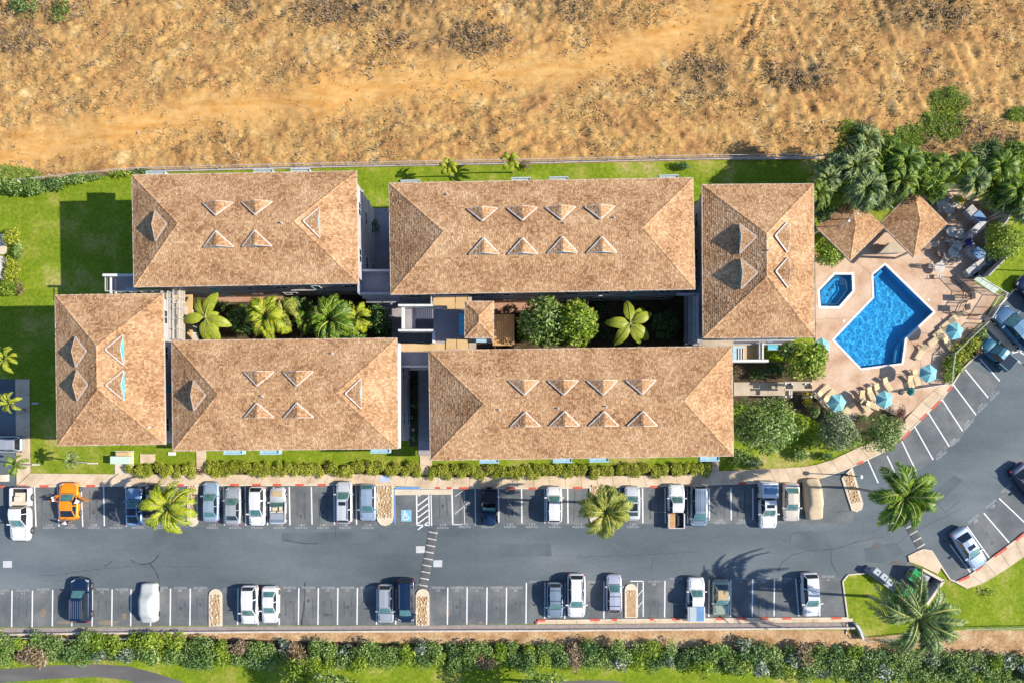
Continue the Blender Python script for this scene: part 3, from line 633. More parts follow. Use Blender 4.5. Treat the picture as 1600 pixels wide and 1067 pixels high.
def dormer(root, roof_par, lx, ly, zb, ang, w_=3.0, sl=SL, msl=SL, rs=None):
    """small triangular dormer on a roof plane; (lx, ly, zb) centre of its foot on the roof surface, ang = facing direction"""
    ca, sa = math.cos(ang), math.sin(ang)
    F = Vector((ca, sa, 0)); U = Vector((-sa, ca, 0)); h = w_/2*sl; Lb = h/msl
    O = Vector((lx, ly, zb+.13)); A = O+Vector((0, 0, h)); Rr = O-F*Lb+Vector((0, 0, h)); P0 = O-U*w_/2; P1 = O+U*w_/2
    d = thing_part('dormer', root)
    fwd = F*.03
    g = MB(); g.add([P0, P1, A, P0-Vector((0,0,.55)), P1-Vector((0,0,.55))], [(0, 1, 2), (3, 4, 1, 0)])
    dm = g.build('dormer', M['teal'], root, fix=False)
    bpy.data.objects.remove(d)
    # overhanging roof planes with their own shakes
    b_ = MB(); up = Vector((0, 0, .05))
    b_.add([P0+fwd+up, A+fwd+up, Rr+up, P1+fwd+up], [(0, 1, 2), (1, 3, 2)]); b_.add([P0+fwd, A+fwd, Rr, P1+fwd], [(2, 1, 0), (2, 3, 1)])
    b_.build('dormer_roof', M['shake_under'], dm, fix=False)
    sm = MB()
    for sgn, P in ((-1, P0), (1, P1)):
        # eave-parallel direction is the ridge direction
        side = (A-P); slope_len = side.length; Vv = side/slope_len; Uu = -F; Nn = Vv.cross(Uu) if sgn > 0 else Uu.cross(Vv)
        if Nn.z < 0: Nn = -Nn
        shakes(sm, P+fwd+up, Uu, Vv, Nn, slope_len, lambda t, s=slope_len: (0, .03+Lb*min(1, t/s)), rs, .13, .28, .17)
    stuff(sm.build('dormer_shakes', M['shake'], dm, fix=False))
    # pale valley flashing along the two back edges and trim on the gable
    v = MB(); nn = Vector((0, 0, .075))
    for P in (P0, P1):
        v.bar(P+nn, Rr+nn+F*.05, .15, .05)
    v.build('valley_flashing', M['valley'], dm)
    g2 = MB()
    for P in (P0, P1): g2.bar(P+fwd+Vector((0,0,.05)), A+fwd+Vector((0,0,.05)), .05, .07)
    
    g2.build('gable_trim', M['valley'], dm)
    return dm
def thing_part(name, parent):
    o = bpy.data.objects.new('tmp', None); C.objects.link(o); o.parent = parent; return o
def lanai(root, x, y, z, ang, w_=1.9, dp=.55, m='palerail', h=1.0):
    """small balcony box on a facade"""
    b_ = MB(); b_.box(-w_/2, 0, 0, w_/2, dp, .14); f = b_.build('balcony', M['trim'], root)
    f.location = (x, y, z); f.rotation_euler = (0, 0, ang-math.pi/2)
    r_ = MB(); r_.box(-w_/2, dp-.06, .14, w_/2, dp, h); r_.box(-w_/2, 0, .14, -w_/2+.06, dp-.06, h); r_.box(w_/2-.06, 0, .14, w_/2, dp-.06, h)
    r_.box(-w_/2-.03, dp-.10, h, w_/2+.03, dp+.03, h+.06)
    for k in range(8): r_.box(-w_/2+.14+k*.22, dp, .3, -w_/2+.2+k*.22, dp+.02, h-.1)
    r_.build('balcony_railing', M[m], f)
    s_ = MB(); s_.box(-w_/2+.08, .02, h-.22, w_/2-.08, dp-.08, h-.12)
    s_.build('balcony_louvre', M[m], f)
def building(label, corners, rot, dorm, seed, north='palerail', lans=(), gal=()):
    """corners: photograph pixels of the eave rectangle x0,y0,x1,y1 (mean edges); rot in degrees"""
    x0, y0, x1, y1 = corners; rs = random.Random(seed)
    P0 = G(x0, y1, ZE); P1 = G(x1, y0, ZE); W = P1.x-P0.x; D = P1.y-P0.y; c = (P0+P1)/2
    root = thing('apartment_building', label, 'building', (c.x, c.y, 0), R(rot), 'apartment blocks with brown shake roofs')
    NS = .78 if W > D else .12; EW = .12 if W > D else .78
    wx, wy = W/2-EW, D/2-NS
    wb = MB(); wb.prism([(-wx, -wy), (wx, -wy), (wx, wy), (-wx, wy)], 0, ZE-.05, True); wall = wb.build('wall', M['wall'], root)
    # floor bands and gallery parapets
    for z in (3.25, 6.6):
        bb = MB(); q = .1
        bb.box(-wx-q, -wy-q, z-.14, wx+q, -wy, z+.14); bb.box(-wx-q, wy, z-.14, wx+q, wy+q, z+.14)
        bb.box(-wx-q, -wy, z-.14, -wx, wy, z+.14); bb.box(wx, -wy, z-.14, wx+q, wy, z+.14); bb.build('floor_band', M['trim'], root)
    soff = MB(); soff.box(-W/2+.01, -D/2+.01, ZE-.16, W/2-.01, D/2-.01, ZE-.10); soff.build('soffit', M['trim'], root)
    for side, ln, off, ang in (('s', wx, -wy, -math.pi/2), ('n', wx, wy, math.pi/2), ('w', wy, -wx, math.pi), ('e', wy, wx, 0)):
        long = (W > D and side in 'sn') or (W < D and side in 'we')
        n = int(2*ln/(3.3 if long else 4.2))
        for k in range(n):
            q = -ln+(k+.5)*2*ln/n
            for fl, z in enumerate((.9, 4.3, 7.65)):
                dr = long and (k % 3 == 1)
                zz = z if not dr else z-.85
                X, Y = (q, off) if side in 'sn' else (off, q)
                window(root, X, Y, zz, ang, 1.5 if not dr else .95, 1.25 if not dr else 2.05, dr)
    roof, zr = hip_roof(root, W, D, ZE, SL, rs)
    # dormers: (photo px of foot centre, facing)
    for (px, py, fc) in dorm:
        # find the height of the roof plane under the given pixel
        z = ZE+1.2
        for it in range(6):
            p = G(px, py, z)-Vector((c.x, c.y, 0)); a = -R(rot); lx = p.x*math.cos(a)-p.y*math.sin(a); ly = p.x*math.sin(a)+p.y*math.cos(a)
            dd = {'s': ly+D/2, 'n': D/2-ly, 'w': lx+W/2, 'e': W/2-lx}[fc]; z = ZE+dd*SL
        dormer(root, roof, lx, ly, z, {'s': -math.pi/2, 'n': math.pi/2, 'w': math.pi, 'e': 0}[fc], rs=rs)
    for (px, py, side) in lans:
        zz = 7.2; p = G(px, py, zz+1)-Vector((c.x, c.y, 0)); a = -R(rot); lx = p.x*math.cos(a)-p.y*math.sin(a); ly = p.x*math.sin(a)+p.y*math.cos(a)
        off = {'n': (ly-wy), 's': (-wy-ly)}.get(side, 1.2); dp = max(1.0, off)+(.3 if side == 's' else .08)
        if side in 'ns': lanai(root, lx, wy if side == 'n' else -wy, zz, math.pi/2 if side == 'n' else -math.pi/2, 2.0, dp, 'palerail' if side == 'n' else 'bluerail')
        else: lanai(root, wx if side == 'e' else -wx, ly, zz, 0 if side == 'e' else math.pi, 2.4, dp, 'bluerail')
    return root, (c, W, D, wx, wy)
bA, iA = building('north-west apartment block with six small roof dormers beside the shaded square of lawn', (208.5,271.5,557.5,445), 1.0,
  [(342,318,'n'),(403,317,'n'),(343,387,'s'),(403,386,'s'),(244,354,'w'),(500,349,'e')], 1, lans=[(243,269,'n'),(411,266,'n'),(469,265,'n')])
bB, iB = building('north middle apartment block with eight roof dormers under the strip of bright lawn', (610,283,1083.5,455.5), 1.0,
  [(754,327,'n'),(816,326,'n'),(876,325,'n'),(937,324,'n'),(757,398,'s'),(817,398,'s'),(879,396,'s'),(940,396,'s')], 2, lans=[(641,283,'n'),(814,279,'n'),(873,278,'n'),(1045,275,'n')])
bE, iE = building('tall narrow apartment block with four roof dormers next to the pool terrace', (1098.5,289,1271,526.5), .4,
  [(1155,374,'w'),(1157,429,'w'),(1229,372,'e'),(1230,427,'e')], 3, lans=[(1274,378,'e'),(1274,434,'e')])
bC, iC = building('westmost apartment block, turned lengthwise up the hill, with four roof dormers', (88.5,461,255.5,694), .8,
  [(120,550,'w'),(122,602,'w'),(194,547,'e'),(195,602,'e')], 4)
bD, iD = building('south-west apartment block with six roof dormers above the parked silver cars', (270,531,620,701.5), .6,
  [(406,581,'n'),(467,581,'n'),(406,652,'s'),(468,652,'s'),(304,618,'w'),(565,615,'e')], 5, lans=[(364,705,'s'),(421,705,'s'),(594,703,'s')])
bF, iF = building('longest south apartment block with eight roof dormers above the hedge and palm', (672,545,1144,714.5), .8,
  [(819,595,'n'),(880,595,'n'),(941,595,'n'),(1001,594,'n'),(821,666,'s'),(882,665,'s'),(943,665,'s'),(1003,665,'s')], 6, lans=[(764,718.5,'s'),(879,718,'s'),(936,717,'s'),(1109,715.5,'s')])
# small roof vents
def vents(root, inf, lst):
    c, W, D, wx, wy = inf
    for px, py in lst:
        z = ZE+1.5
        for it in range(5):
            p = G(px, py, z)-c; dd = min(p.x+W/2, W/2-p.x, p.y+D/2, D/2-p.y); z = ZE+dd*SL
        mb = MB(); mb.cyl((p.x, p.y), .07, .07, z-.05, z+.32, 8); mb.cyl((p.x, p.y), .16, .12, z-.02, z+.05, 8); mb.build('vent_pipe', M['trim'], root)
vents(bF, iF, [(780,638),(872,637),(947,635)]); vents(bB, iB, [(700,302),(960,343),(882,350)]); vents(bD, iD, [(410,618),(520,553)]); vents(bA, iA, [(440,350)]); vents(bE, iE, [(1200,392)]); vents(bC, iC, [(232,668)])

# ------------------------------------------------ walkways, stairs and lift tower between the blocks
def slab(mb, x0, y0, x1, y1, zt, th=.2):
    a = G(x0, y1, zt); b_ = G(x1, y0, zt); mb.box(a.x, a.y, zt-th, b_.x, b_.y, zt)
def part_slab(root, name, m, q, zt, th=.2):
    mb = MB(); slab(mb, *q, zt, th); o = mb.build(name, m, root); return o
def rel(root, o):
    """objects made in world coordinates under a thing placed elsewhere"""
    o.matrix_parent_inverse = Matrix.Translation(-root.location); return o
def W_thing(name, label, cat, px, py, group=None):
    p = G(px, py); return thing(name, label, cat, (p.x, p.y, 0), 0, group)
def add(root, name, m, *qs, th=.2):
    mb = MB()
    for q in qs: slab(mb, q[0], q[1], q[2], q[3], q[4], q[5] if len(q) > 5 else th)
    return rel(root, mb.build(name, m if not isinstance(m, str) else M[m], root))
def rails(root, pts, z, h=1.0, m='rail', step=1.2, name='railing'):
    P_ = [G(x, y, z) for x, y in pts]; mb = MB()
    for a, b_ in zip(P_, P_[1:]):
        n = max(1, round((b_-a).length/step))
        for k in range(n+1):
            p = a.lerp(b_, k/n); mb.box(p.x-.03, p.y-.03, z, p.x+.03, p.y+.03, z+h-.03)
        for zz in (.35, .68): mb.bar(a+Vector((0, 0, zz)), b_+Vector((0, 0, zz)), .03, .03)
        mb.bar(a+Vector((0, 0, h)), b_+Vector((0, 0, h)), .08, .06)
    return rel(root, mb.build(name, M[m], root))
g1 = W_thing('gallery_walkway', 'two-strip taupe gallery walkway with white rails joining the two west blocks', 'walkway', 275, 540)
add(g1, 'walkway_slab', 'slab', (258,457,269.5,533,6.8)); add(g1, 'walkway_slab', 'slab', (277,451,288,532,6.8))
add(g1, 'cross_beam', 'white', (256,466,271,468,6.95,.2), (270,472,288,473.5,6.95,.2), (256,497,271,498.5,6.95,.2))
for q in ((259,458,259.1,532),(269,458,269.1,532),(277.5,451,277.6,531),(287.5,451,287.6,531)): rails(g1, [(q[0],q[1]),(q[2],q[3])], 6.8)
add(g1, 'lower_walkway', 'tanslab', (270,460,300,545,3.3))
g2 = W_thing('corner_gallery', 'white-beamed corner gallery with dark landing at the west block corner by the shaded lawn', 'gallery', 190, 450)
add(g2, 'roof_beam', 'white', (160,428,209,432,8.2,.25)); add(g2, 'post', 'white', (171.5,432,174,459,7.6,.2)); add(g2, 'post', 'trim', (179,434,181.5,459,7.4,.2))
add(g2, 'landing', 'deckgrey', (173,433,212,457,6.6)); add(g2, 'landing_step', M['bluerail'], (196,450,212,454,6.75,.3)); rails(g2, [(173,433.5),(173,458)], 6.6)
rails(g2, [(173,458),(256,456)], 6.6)
g3 = W_thing('upper_landing', 'grey upper landing with white parapet between the two north blocks', 'landing', 590, 470)
add(g3, 'landing_slab', 'deckgrey', (561,424,609,458,6.8)); add(g3, 'parapet', 'white', (559.5,421,609,424,7.5,.9)); add(g3, 'parapet', 'trim', (558.5,440,562,458,7.5,.9)); add(g3, 'parapet', 'trim', (560,457,628,460,7.5,.9))
add(g3, 'lower_band', 'wall', (566,461,624,466,5.6,.6)); add(g3, 'lower_band', 'trim', (572,467,624,473,3.6,.5)); add(g3, 'lower_band', 'deckgrey', (610,459,676,476,3.3,.3))
g4 = W_thing('stair_tower', 'open concrete stair with white walls between the dark courtyard and the lift tower', 'staircase', 660, 510)
add(g4, 'stair_wall', 'white', (622,475.5,677,478.8,8.4,1.1)); add(g4, 'stair_wall', 'white', (622,514.5,678,517.6,8.4,1.1)); add(g4, 'stair_wall', 'white', (675.5,518.5,678.5,536,8.2,1.0)); add(g4, 'post', 'white', (627.5,479.5,631.5,514,7.6,.5))
add(g4, 'stair_landing', 'deckgrey', (631,479,649,514,6.6)); 
for k in range(9): add(g4, 'stair_step', 'wall', (649+k*3,480,651.3+k*3,499,6.6+.17*k,.12))
for k in range(9): add(g4, 'stair_step', 'deckgrey', (649+k*3,500,651.6+k*3,513,4.6-.17*(9-k),.18))
g5 = W_thing('central_deck', 'dark shaded landing deck beside the lift tower with a tan lit end', 'deck', 705, 520)
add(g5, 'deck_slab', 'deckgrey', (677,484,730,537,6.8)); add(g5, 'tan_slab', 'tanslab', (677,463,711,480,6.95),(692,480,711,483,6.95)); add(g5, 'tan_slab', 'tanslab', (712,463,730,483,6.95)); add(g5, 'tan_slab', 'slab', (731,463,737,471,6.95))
rails(g5, [(675.5,462),(675.5,480)], 6.95); add(g5, 'tan_slab', 'tanslab', (697,530,713,546,6.9)); add(g5, 'tan_slab', 'tanslab', (714,530,732,546,6.9)); add(g5, 'pale_slab', 'slab', (733,524,744,546,6.9))
add(g5, 'edge_beam', 'white', (676,480,692,483,7.2,.4), (676,462,732,463.4,7.1,.3))
g6 = W_thing('south_gallery', 'sunlit tan gallery with a shaded lower landing between the two south blocks', 'gallery', 645, 560)
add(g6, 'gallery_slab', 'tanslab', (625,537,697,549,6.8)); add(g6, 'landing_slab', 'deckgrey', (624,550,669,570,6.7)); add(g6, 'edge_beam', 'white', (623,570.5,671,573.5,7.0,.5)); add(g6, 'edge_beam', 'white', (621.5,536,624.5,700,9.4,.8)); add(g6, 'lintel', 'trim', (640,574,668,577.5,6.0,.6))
# lift tower
p0 = G(727,472,10.9); p1 = G(770.5,527,10.9); tw = W_thing('lift_tower', 'square lift tower with a small hip roof rising between the courtyards', 'tower', 0, 0)
cc = (p0+p1)/2; tw.location = (cc.x, cc.y, 0); Wt, Dt = abs(p1.x-p0.x), abs(p1.y-p0.y)
tb = MB(); tb.box(-Wt/2+.25, -Dt/2+.25, 0, Wt/2-.25, Dt/2-.25, 10.85); tb.build('wall', M['wall'], tw)
hip_roof(tw, Wt, Dt, 10.9, .42, random.Random(9))
d_ = MB(); d_.box(-Wt/2-.75, -1.3, 9.0, -Wt/2+.25, .9, 9.15); d_.build('teal_canopy', M['teal'], tw)
for k in range(3): window(tw, -Wt/2+.25, -.2, .6+3.3*k, math.pi, .95, 2.05, True)
pv = W_thing('garden_pavilion', 'low wooden roofed pavilion in the courtyard behind the lift tower', 'pavilion', 786, 515)
a = G(770,540,4.2); b_ = G(804,491,4.2)
for k in range(10):
    x0 = a.x+(b_.x-a.x)*k/10; x1 = a.x+(b_.x-a.x)*(k+1)/10-.03; mb = MB(); mb.box(x0, a.y, 4.05, x1, b_.y, 4.2+.02*(k % 2)); rel(pv, mb.build('roof_plank', M['wood'], pv))
for x, y in ((a.x+.15, a.y+.15), (b_.x-.15, a.y+.15), (a.x+.15, b_.y-.15), (b_.x-.15, b_.y-.15)):
    mb = MB(); mb.box(x-.08, y-.08, 0, x+.08, y+.08, 4.05); rel(pv, mb.build('post', M['trim'], pv))
add(pv, 'awning', 'bluerail', (744,527.5,760,535,7.6,.1)); 
g7 = W_thing('pool_block_galleries', 'stepped grey gallery edges along the courtyard side of the pool block', 'gallery', 1085, 520)
for k, (x, z) in enumerate(((1071.5,3.3),(1078,6.6),(1084,7.7),(1090,8.6))):
    add(g7, 'gallery_edge', 'trim', (x,458+k,x+2.2,538-k,z,.9)); add(g7, 'gallery_floor', 'deckgrey', (x+2.4,459,x+8,537,z-.6,.15))
add(g7, 'end_gallery', 'trim', (1058,458,1098,461.5,7.7,.5)); add(g7, 'end_gallery', 'slab', (1092,531,1146,540,6.8))
for k in range(3):
    q = W_thing('narrow_walk', ['dark slot walkway with white rail between the pool block and its neighbour', 'dark slot walkway with white rail between the two south-west blocks', 'metal service rail in the gap north of the pool block'][k], 'walkway', *[(1091,380),(264,600),(1091,450)][k])
    if k == 0:
        for x in (1088,1091.5,1095): add(q, 'handrail', 'rail', (x,338,x+.9,434,4.0,.1))
        add(q, 'walk_slab', 'deckgrey', (1085,338,1098,435,3.0)); add(q, 'cross_rail', 'rail', (1085,432,1098,433.3,5.4,.1))
    elif k == 1:
        add(q, 'walk_slab', 'deckgrey', (259,542,269,690,3.0)); add(q, 'handrail', 'white', (263.5,558,264.8,650,5.0,.1), (263.5,557,268.5,558.2,5.0,.1)); add(q, 'threshold', 'trim', (258,651,271,653,5,.1),(258,672,271,674,5,.1)); add(q, 'grey_mat', 'trim', (260,653,269,672,4.9,.1))
    else: add(q, 'handrail', 'rail', (1085,340,1098,341.3,5.4,.1))
# court surfaces
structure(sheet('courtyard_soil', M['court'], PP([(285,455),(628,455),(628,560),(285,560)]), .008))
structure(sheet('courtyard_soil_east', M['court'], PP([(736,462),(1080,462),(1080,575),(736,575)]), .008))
structure(sheet('courtyard_paving', M['deckgrey'], PP([(585,326),(660,326),(660,500),(585,500)]), .010))
structure(sheet('lift_lobby_floor', M['deckgrey'], PP([(612,462),(735,462),(735,572),(612,572)]), .013))
structure(sheet('brick_courtyard_path', mat('pink_path', [(.42,.22,.15),(.5,.3,.2)], 2, rough=.9), PP([(340,464),(460,464),(460,470),(340,473)]), .013))
structure(sheet('brick_courtyard_path_east', bpy.data.materials['pink_path'], PP([(770,473),(840,473),(835,487),(770,490)]), .013))
structure(sheet('planter_soil', M['court'], PP([(640,574),(653,574),(653,697),(640,697)]), .010))
structure(sheet('side_gap_paving', M['deckgrey'], PP([(1060,330),(1150,330),(1150,460),(1060,460)]), .007))
# pool-side building end: pergola deck, parapet, awning, service path
pg = W_thing('pergola_deck', 'tan slatted deck with a blue framed pergola at the corner of the longest block', 'deck', 1168, 550)
for k in range(9): add(pg, 'deck_board', 'tanslab', (1145+k*4.6,529,1149.3+k*4.6,561,3.1,.12))
add(pg, 'parapet', 'white', (1145,561.5,1201,565.5,3.9,.9)); add(pg, 'pergola_frame', 'bluerail', (1145,541,1164,543.5,4.2,.15)); add(pg, 'pergola_side', 'bluerail', (1145,543.5,1151,562,4.2,.15))
for k in range(3): add(pg, 'pergola_slat', 'white', (1153.5+k*4,543.5,1155+k*4,562,4.1,.12))
add(pg, 'end_wall', 'trim', (1186,528,1188,561,3.9,.8)); add(pg, 'end_wall', 'white', (1191,529,1193.4,561,3.9,.8)); add(pg, 'pergola_shadow_bed', 'darkplastic', (1152,544,1163,561,3.16,.04))  # the dark sheet paints in the shade under the pergola slats
aw = W_thing('awning', 'small teal awning under the south eave of the pool block', 'awning', 1209, 540)
add(aw, 'canopy', 'teal', (1200,532,1216,545,3.0,.08)); add(aw, 'valance', 'bluerail', (1200,545,1216,546.5,3.0,.3)); add(aw, 'bracket', 'rail', (1201,531,1202,545,2.9,.1),(1214,531,1215,545,2.9,.1))
gt = W_thing('gatehouse_frame', 'pale post-and-beam gate frame with dark panels at the end of the concrete path', 'gate', 1238, 610)
add(gt, 'gate_beam', 'slab', (1226,596,1268,599,2.4,.15)); add(gt, 'gate_beam', 'slab', (1226,607,1268,610,2.4,.15)); add(gt, 'gate_panel', 'darkplastic', (1228,599,1237,606,2.3,.08)); add(gt, 'gate_panel', 'slab', (1239,599,1257,607,2.3,.08)); add(gt, 'gate_panel', 'darkplastic', (1264,599,1266,606,2.3,.08))
for x, y in ((1227,598),(1237,598),(1258,598),(1267,598),(1227,618),(1236,618),(1267,618)): add(gt, 'post', 'white', (x,y,x+2,y+(3 if y < 600 else 3),2.5,2.5))
add(gt, 'gate_side', 'white', (1233,610,1235,617,2.3,.1),(1236.5,610,1238,617,2.3,.1))
# ------------------------------------------------ POOL TERRACE
DECK = [(1273,395),(1300,402),(1330,400),(1380,345),(1420,300),(1436,296),(1515,297),(1532,318),(1559,346),(1533,374),(1557,404),(1527,436),(1521,441),(1560,462),(1541,488),(1536,500),(1478,556),(1474,600),(1456,613),(1430,637),(1408,655),(1402,650),(1371,636),(1350,655),(1337,657),(1300,640),(1268,618),(1268,596),(1274,560)]
def holed_slab(name, m, outer, hs, z0, z1):
    polys = [[Vector((p.x, p.y, 0)) for p in PP(outer)]]+[[Vector((p.x, p.y, 0)) for p in PP(h)] for h in hs]
    flat = [p for q in polys for p in q]; mb = MB(); fs = []
    for a, b_, c in tessellate_polygon(polys):
        cr = (flat[b_].x-flat[a].x)*(flat[c].y-flat[a].y)-(flat[b_].y-flat[a].y)*(flat[c].x-flat[a].x)
        if abs(cr) > 1e-9: fs.append((a, b_, c) if cr > 0 else (a, c, b_))
    mb.add([(p.x, p.y, z1) for p in flat], fs)
    for q in polys:
        n = len(q)
        for i in range(n): mb.quad((q[i].x, q[i].y, z0), (q[(i+1) % n].x, q[(i+1) % n].y, z0), (q[(i+1) % n].x, q[(i+1) % n].y, z1), (q[i].x, q[i].y, z1))
    return mb.build(name, m, fix=False)
cop = [grow(POOL, 3.6), grow(SPA, 4.2)]
structure(holed_slab('pool_deck', M['deck'], DECK, cop, 0, .10))
# courtyard of paving east of E block
structure(sheet('terrace_soil', M['court'], PP([(1146,566),(1228,566),(1270,566),(1272,600),(1300,640),(1337,657),(1371,632),(1412,640),(1430,636),(1412,658),(1400,682),(1355,692),(1340,672),(1300,668),(1262,650),(1235,640),(1146,630)]), .009))
structure(sheet('shrub_bed_soil', M['court'], PP([(1478,556),(1538,500),(1541,512),(1528,550),(1500,576),(1487,598),(1474,603)]), .011))
def pool(label, poly, depth, zw, name, tiles):
    c = G(sum(p[0] for p in poly)/len(poly), sum(p[1] for p in poly)/len(poly))
    root = thing(name, label, 'pool' if name != 'spa_tub' else 'hot tub', (c.x, c.y, 0))
    pin = [p-c for p in PP(poly)]; pout = [p-c for p in PP(grow(poly, 3.5 if name != 'spa_tub' else 4.1))]
    # coping: one stone after another along each side
    n = len(poly)
    for i in range(n):
        a, b_ = pin[i], pin[(i+1) % n]; A, B = pout[i], pout[(i+1) % n]; k = max(1, round((b_-a).length/1.2))
        for j in range(k):
            u0 = (j+.012)/k; u1 = (j+.988)/k; mb = MB(); mb.prism([a.lerp(b_, u0), a.lerp(b_, u1), A.lerp(B, u1), A.lerp(B, u0)], .0, .125); mb.build('coping_stone', M['coping'], root)
    bm_ = MB()
    flo = MB()
    for i in range(n):
        a, b_ = pin[i], pin[(i+1) % n]; bm_.quad((a.x, a.y, -depth), (b_.x, b_.y, -depth), (b_.x, b_.y, .1), (a.x, a.y, .1))
    tri = tessellate_polygon([[Vector((p.x, p.y, 0)) for p in pin]])
    for a, b_, q in tri:
        cr = (pin[b_].x-pin[a].x)*(pin[q].y-pin[a].y)-(pin[b_].y-pin[a].y)*(pin[q].x-pin[a].x)
        if cr < 0: b_, q = q, b_
        bm_.add([(pin[t].x, pin[t].y, -depth) for t in (a, b_, q)], [(0, 1, 2)])
    bm_.build('basin', M['basin'], root, fix=False)
    # water with real ripples
    xs = [p.x for p in pin]; ys = [p.y for p in pin]; st = .09; V = []; F = []; idx = {}
    P2 = [(p.x, p.y) for p in pin]
    def inside(x, y):
        r_ = False
        for i in range(n):
            x1, y1 = P2[i]; x2, y2 = P2[i-1]
            if (y1 > y) != (y2 > y) and x < (x2-x1)*(y-y1)/(y2-y1)+x1: r_ = not r_
        return r_
    def vert(i, j):
        if (i, j) not in idx:
            x = min(xs)+i*st; y = min(ys)+j*st; q = Vector((x*1.5, y*1.5, 1.3))
            z = zw+.040*noise.noise(q)+.014*noise.noise(q*2.3)
            idx[(i, j)] = len(V); V.append((x, y, z))
        return idx[(i, j)]
    NI = int((max(xs)-min(xs))/st)+1; NJ = int((max(ys)-min(ys))/st)+1
    for i in range(NI):
        for j in range(NJ):
            x = min(xs)+(i+.5)*st; y = min(ys)+(j+.5)*st
            if inside(x, y) or inside(x+st*.8, y) or inside(x-st*.8, y) or inside(x, y+st*.8) or inside(x, y-st*.8):
                F.append((vert(i, j), vert(i+1, j), vert(i+1, j+1), vert(i, j+1)))
    me = bpy.data.meshes.new('water'); me.from_pydata(V, [], F); me.materials.append(M['water']); me.polygons.foreach_set('use_smooth', [True]*len(F)); me.update()
    wo_ = link('water', me, root)
    return root, pin, c, wo_
M['coping'] = mat('white_coping', [(.70,.64,.55),(.80,.76,.70)], 3, rough=.75)
M['basin'] = mat('blue_pool_plaster', [(.05,.43,.78),(.08,.50,.86)], 1.2, rough=.8)
mw = bpy.data.materials.new('pool_water'); mw.use_nodes = True; t_ = mw.node_tree; t_.nodes.clear()
o_ = t_.nodes.new('ShaderNodeOutputMaterial')
gl = t_.nodes.new('ShaderNodeBsdfGlass'); gl.inputs['IOR'].default_value = 1.33; gl.inputs['Roughness'].default_value = 0; gl.inputs[0].default_value = (.78,.95,1,1)
t_.links.new(gl.outputs[0], o_.inputs[0])
M['water'] = mw
p1_, pin, pc, wt = pool('big angular swimming pool with rippled blue water and white coping', POOL, 1.25, -.04, 'swimming_pool', 0)
p2_, sin_, sc_, wt2 = pool('small hexagonal spa tub with blue water beside the swimming pool', SPA, .9, -.02, 'spa_tub', 0)
for ob, bas in ((wt, p1_), (wt2, p2_)):
    ob.cycles.is_caustics_caster = True
for ob in bpy.data.objects:
    if ob.name.startswith('basin'): ob.cycles.is_caustics_receiver = True
sd.cycles.is_caustics_light = True
# entry steps and bench of the pool and spa
def steps(root, c, polys, name='pool_step', m=None):
    for poly, z in polys:
        q = [p-c for p in PP(poly)]; mb = MB(); mb.prism(q, -1.2, z); o = mb.build(name, m or M['basin'], root); o.cycles.is_caustics_receiver = True
steps(p1_, pc, [([(1367,432),(1378,421),(1381,424),(1370,436),(1370,464),(1367,464)], -.35), ([(1398,566),(1407,566),(1411,535),(1408,533),(1402,546)], -.45)])
M['pooltrim'] = mat('pale_tile_line', [(.55,.72,.8)], rough=.5)
def trimline(root, c, pts, z, w_=.1):
    P_ = [p-c for p in PP(pts)]; mb = MB()
    for a, b_ in zip(P_, P_[1:]): mb.bar(Vector((a.x, a.y, z)), Vector((b_.x, b_.y, z)), w_, .03)
    mb.build('tile_line', M['pooltrim'], root)
trimline(p1_, pc, [(1368,436),(1370,463)], -.3, .09); trimline(p1_, pc, [(1399,567),(1401,548),(1410,536)], -.4, .08)
sb_ = [(1283,454),(1305,433),(1313,433),(1323,440),(1324,453),(1308,475),(1283,475)]
trimline(p2_, sc_, sb_+[sb_[0]], -.16, .13)
for k in range(3): trimline(p2_, sc_, [(1313.5+k*4,437),(1313.5+k*4,446)], -.12-.04*k, .12)
steps(p2_, sc_, [([(1282,455),(1304,431),(1312,431),(1309,437),(1288,459),(1287,474),(1282,478)], -.35)], 'spa_bench')
dm_ = MB()
for x, y in ((1300,452),(1305,448),(1297,460)):
    q = G(x, y)-sc_; dm_.cyl((q.x, q.y), .14, .14, -.88, -.82, 8)
dm_.build('spa_jets', M['white'], p2_)
# ladder/handrail and skimmer lids
lid = MB()
for i, (x, y) in enumerate([(1318,502),(1450,469),(1327,536-36)]):
    if i == 2: continue
    c = G(x, y); o = thing('skimmer_lid', ['white round skimmer lid on the deck left of the pool', 'white round skimmer lid on the deck near the pool north-east corner'][i], 'lid', (c.x, c.y, .1)); mb = MB(); mb.cyl((0, 0), .16, .16, 0, .012, 12); mb.build('lid', M['white'], o); mb = MB(); mb.cyl((0, 0), .05, .05, .012, .02, 8); mb.build('lid_grip', M['trim'], o)
# deck control joints
dk = bpy.data.objects['pool_deck']
for a, b_ in (((1273,500),(1340,500-4)),((1330,404),(1362,430)),((1345,577),(1330,640)),((1437,560),(1440,620)),((1457,490),(1530,440)),((1414,410),(1440,440))):
    p, q = G(*a), G(*b_); mb = MB(); mb.bar(Vector((p.x, p.y, .1005)), Vector((q.x, q.y, .1005)), .035, .006); mb.build('deck_joint', M['slabjoint'], dk)
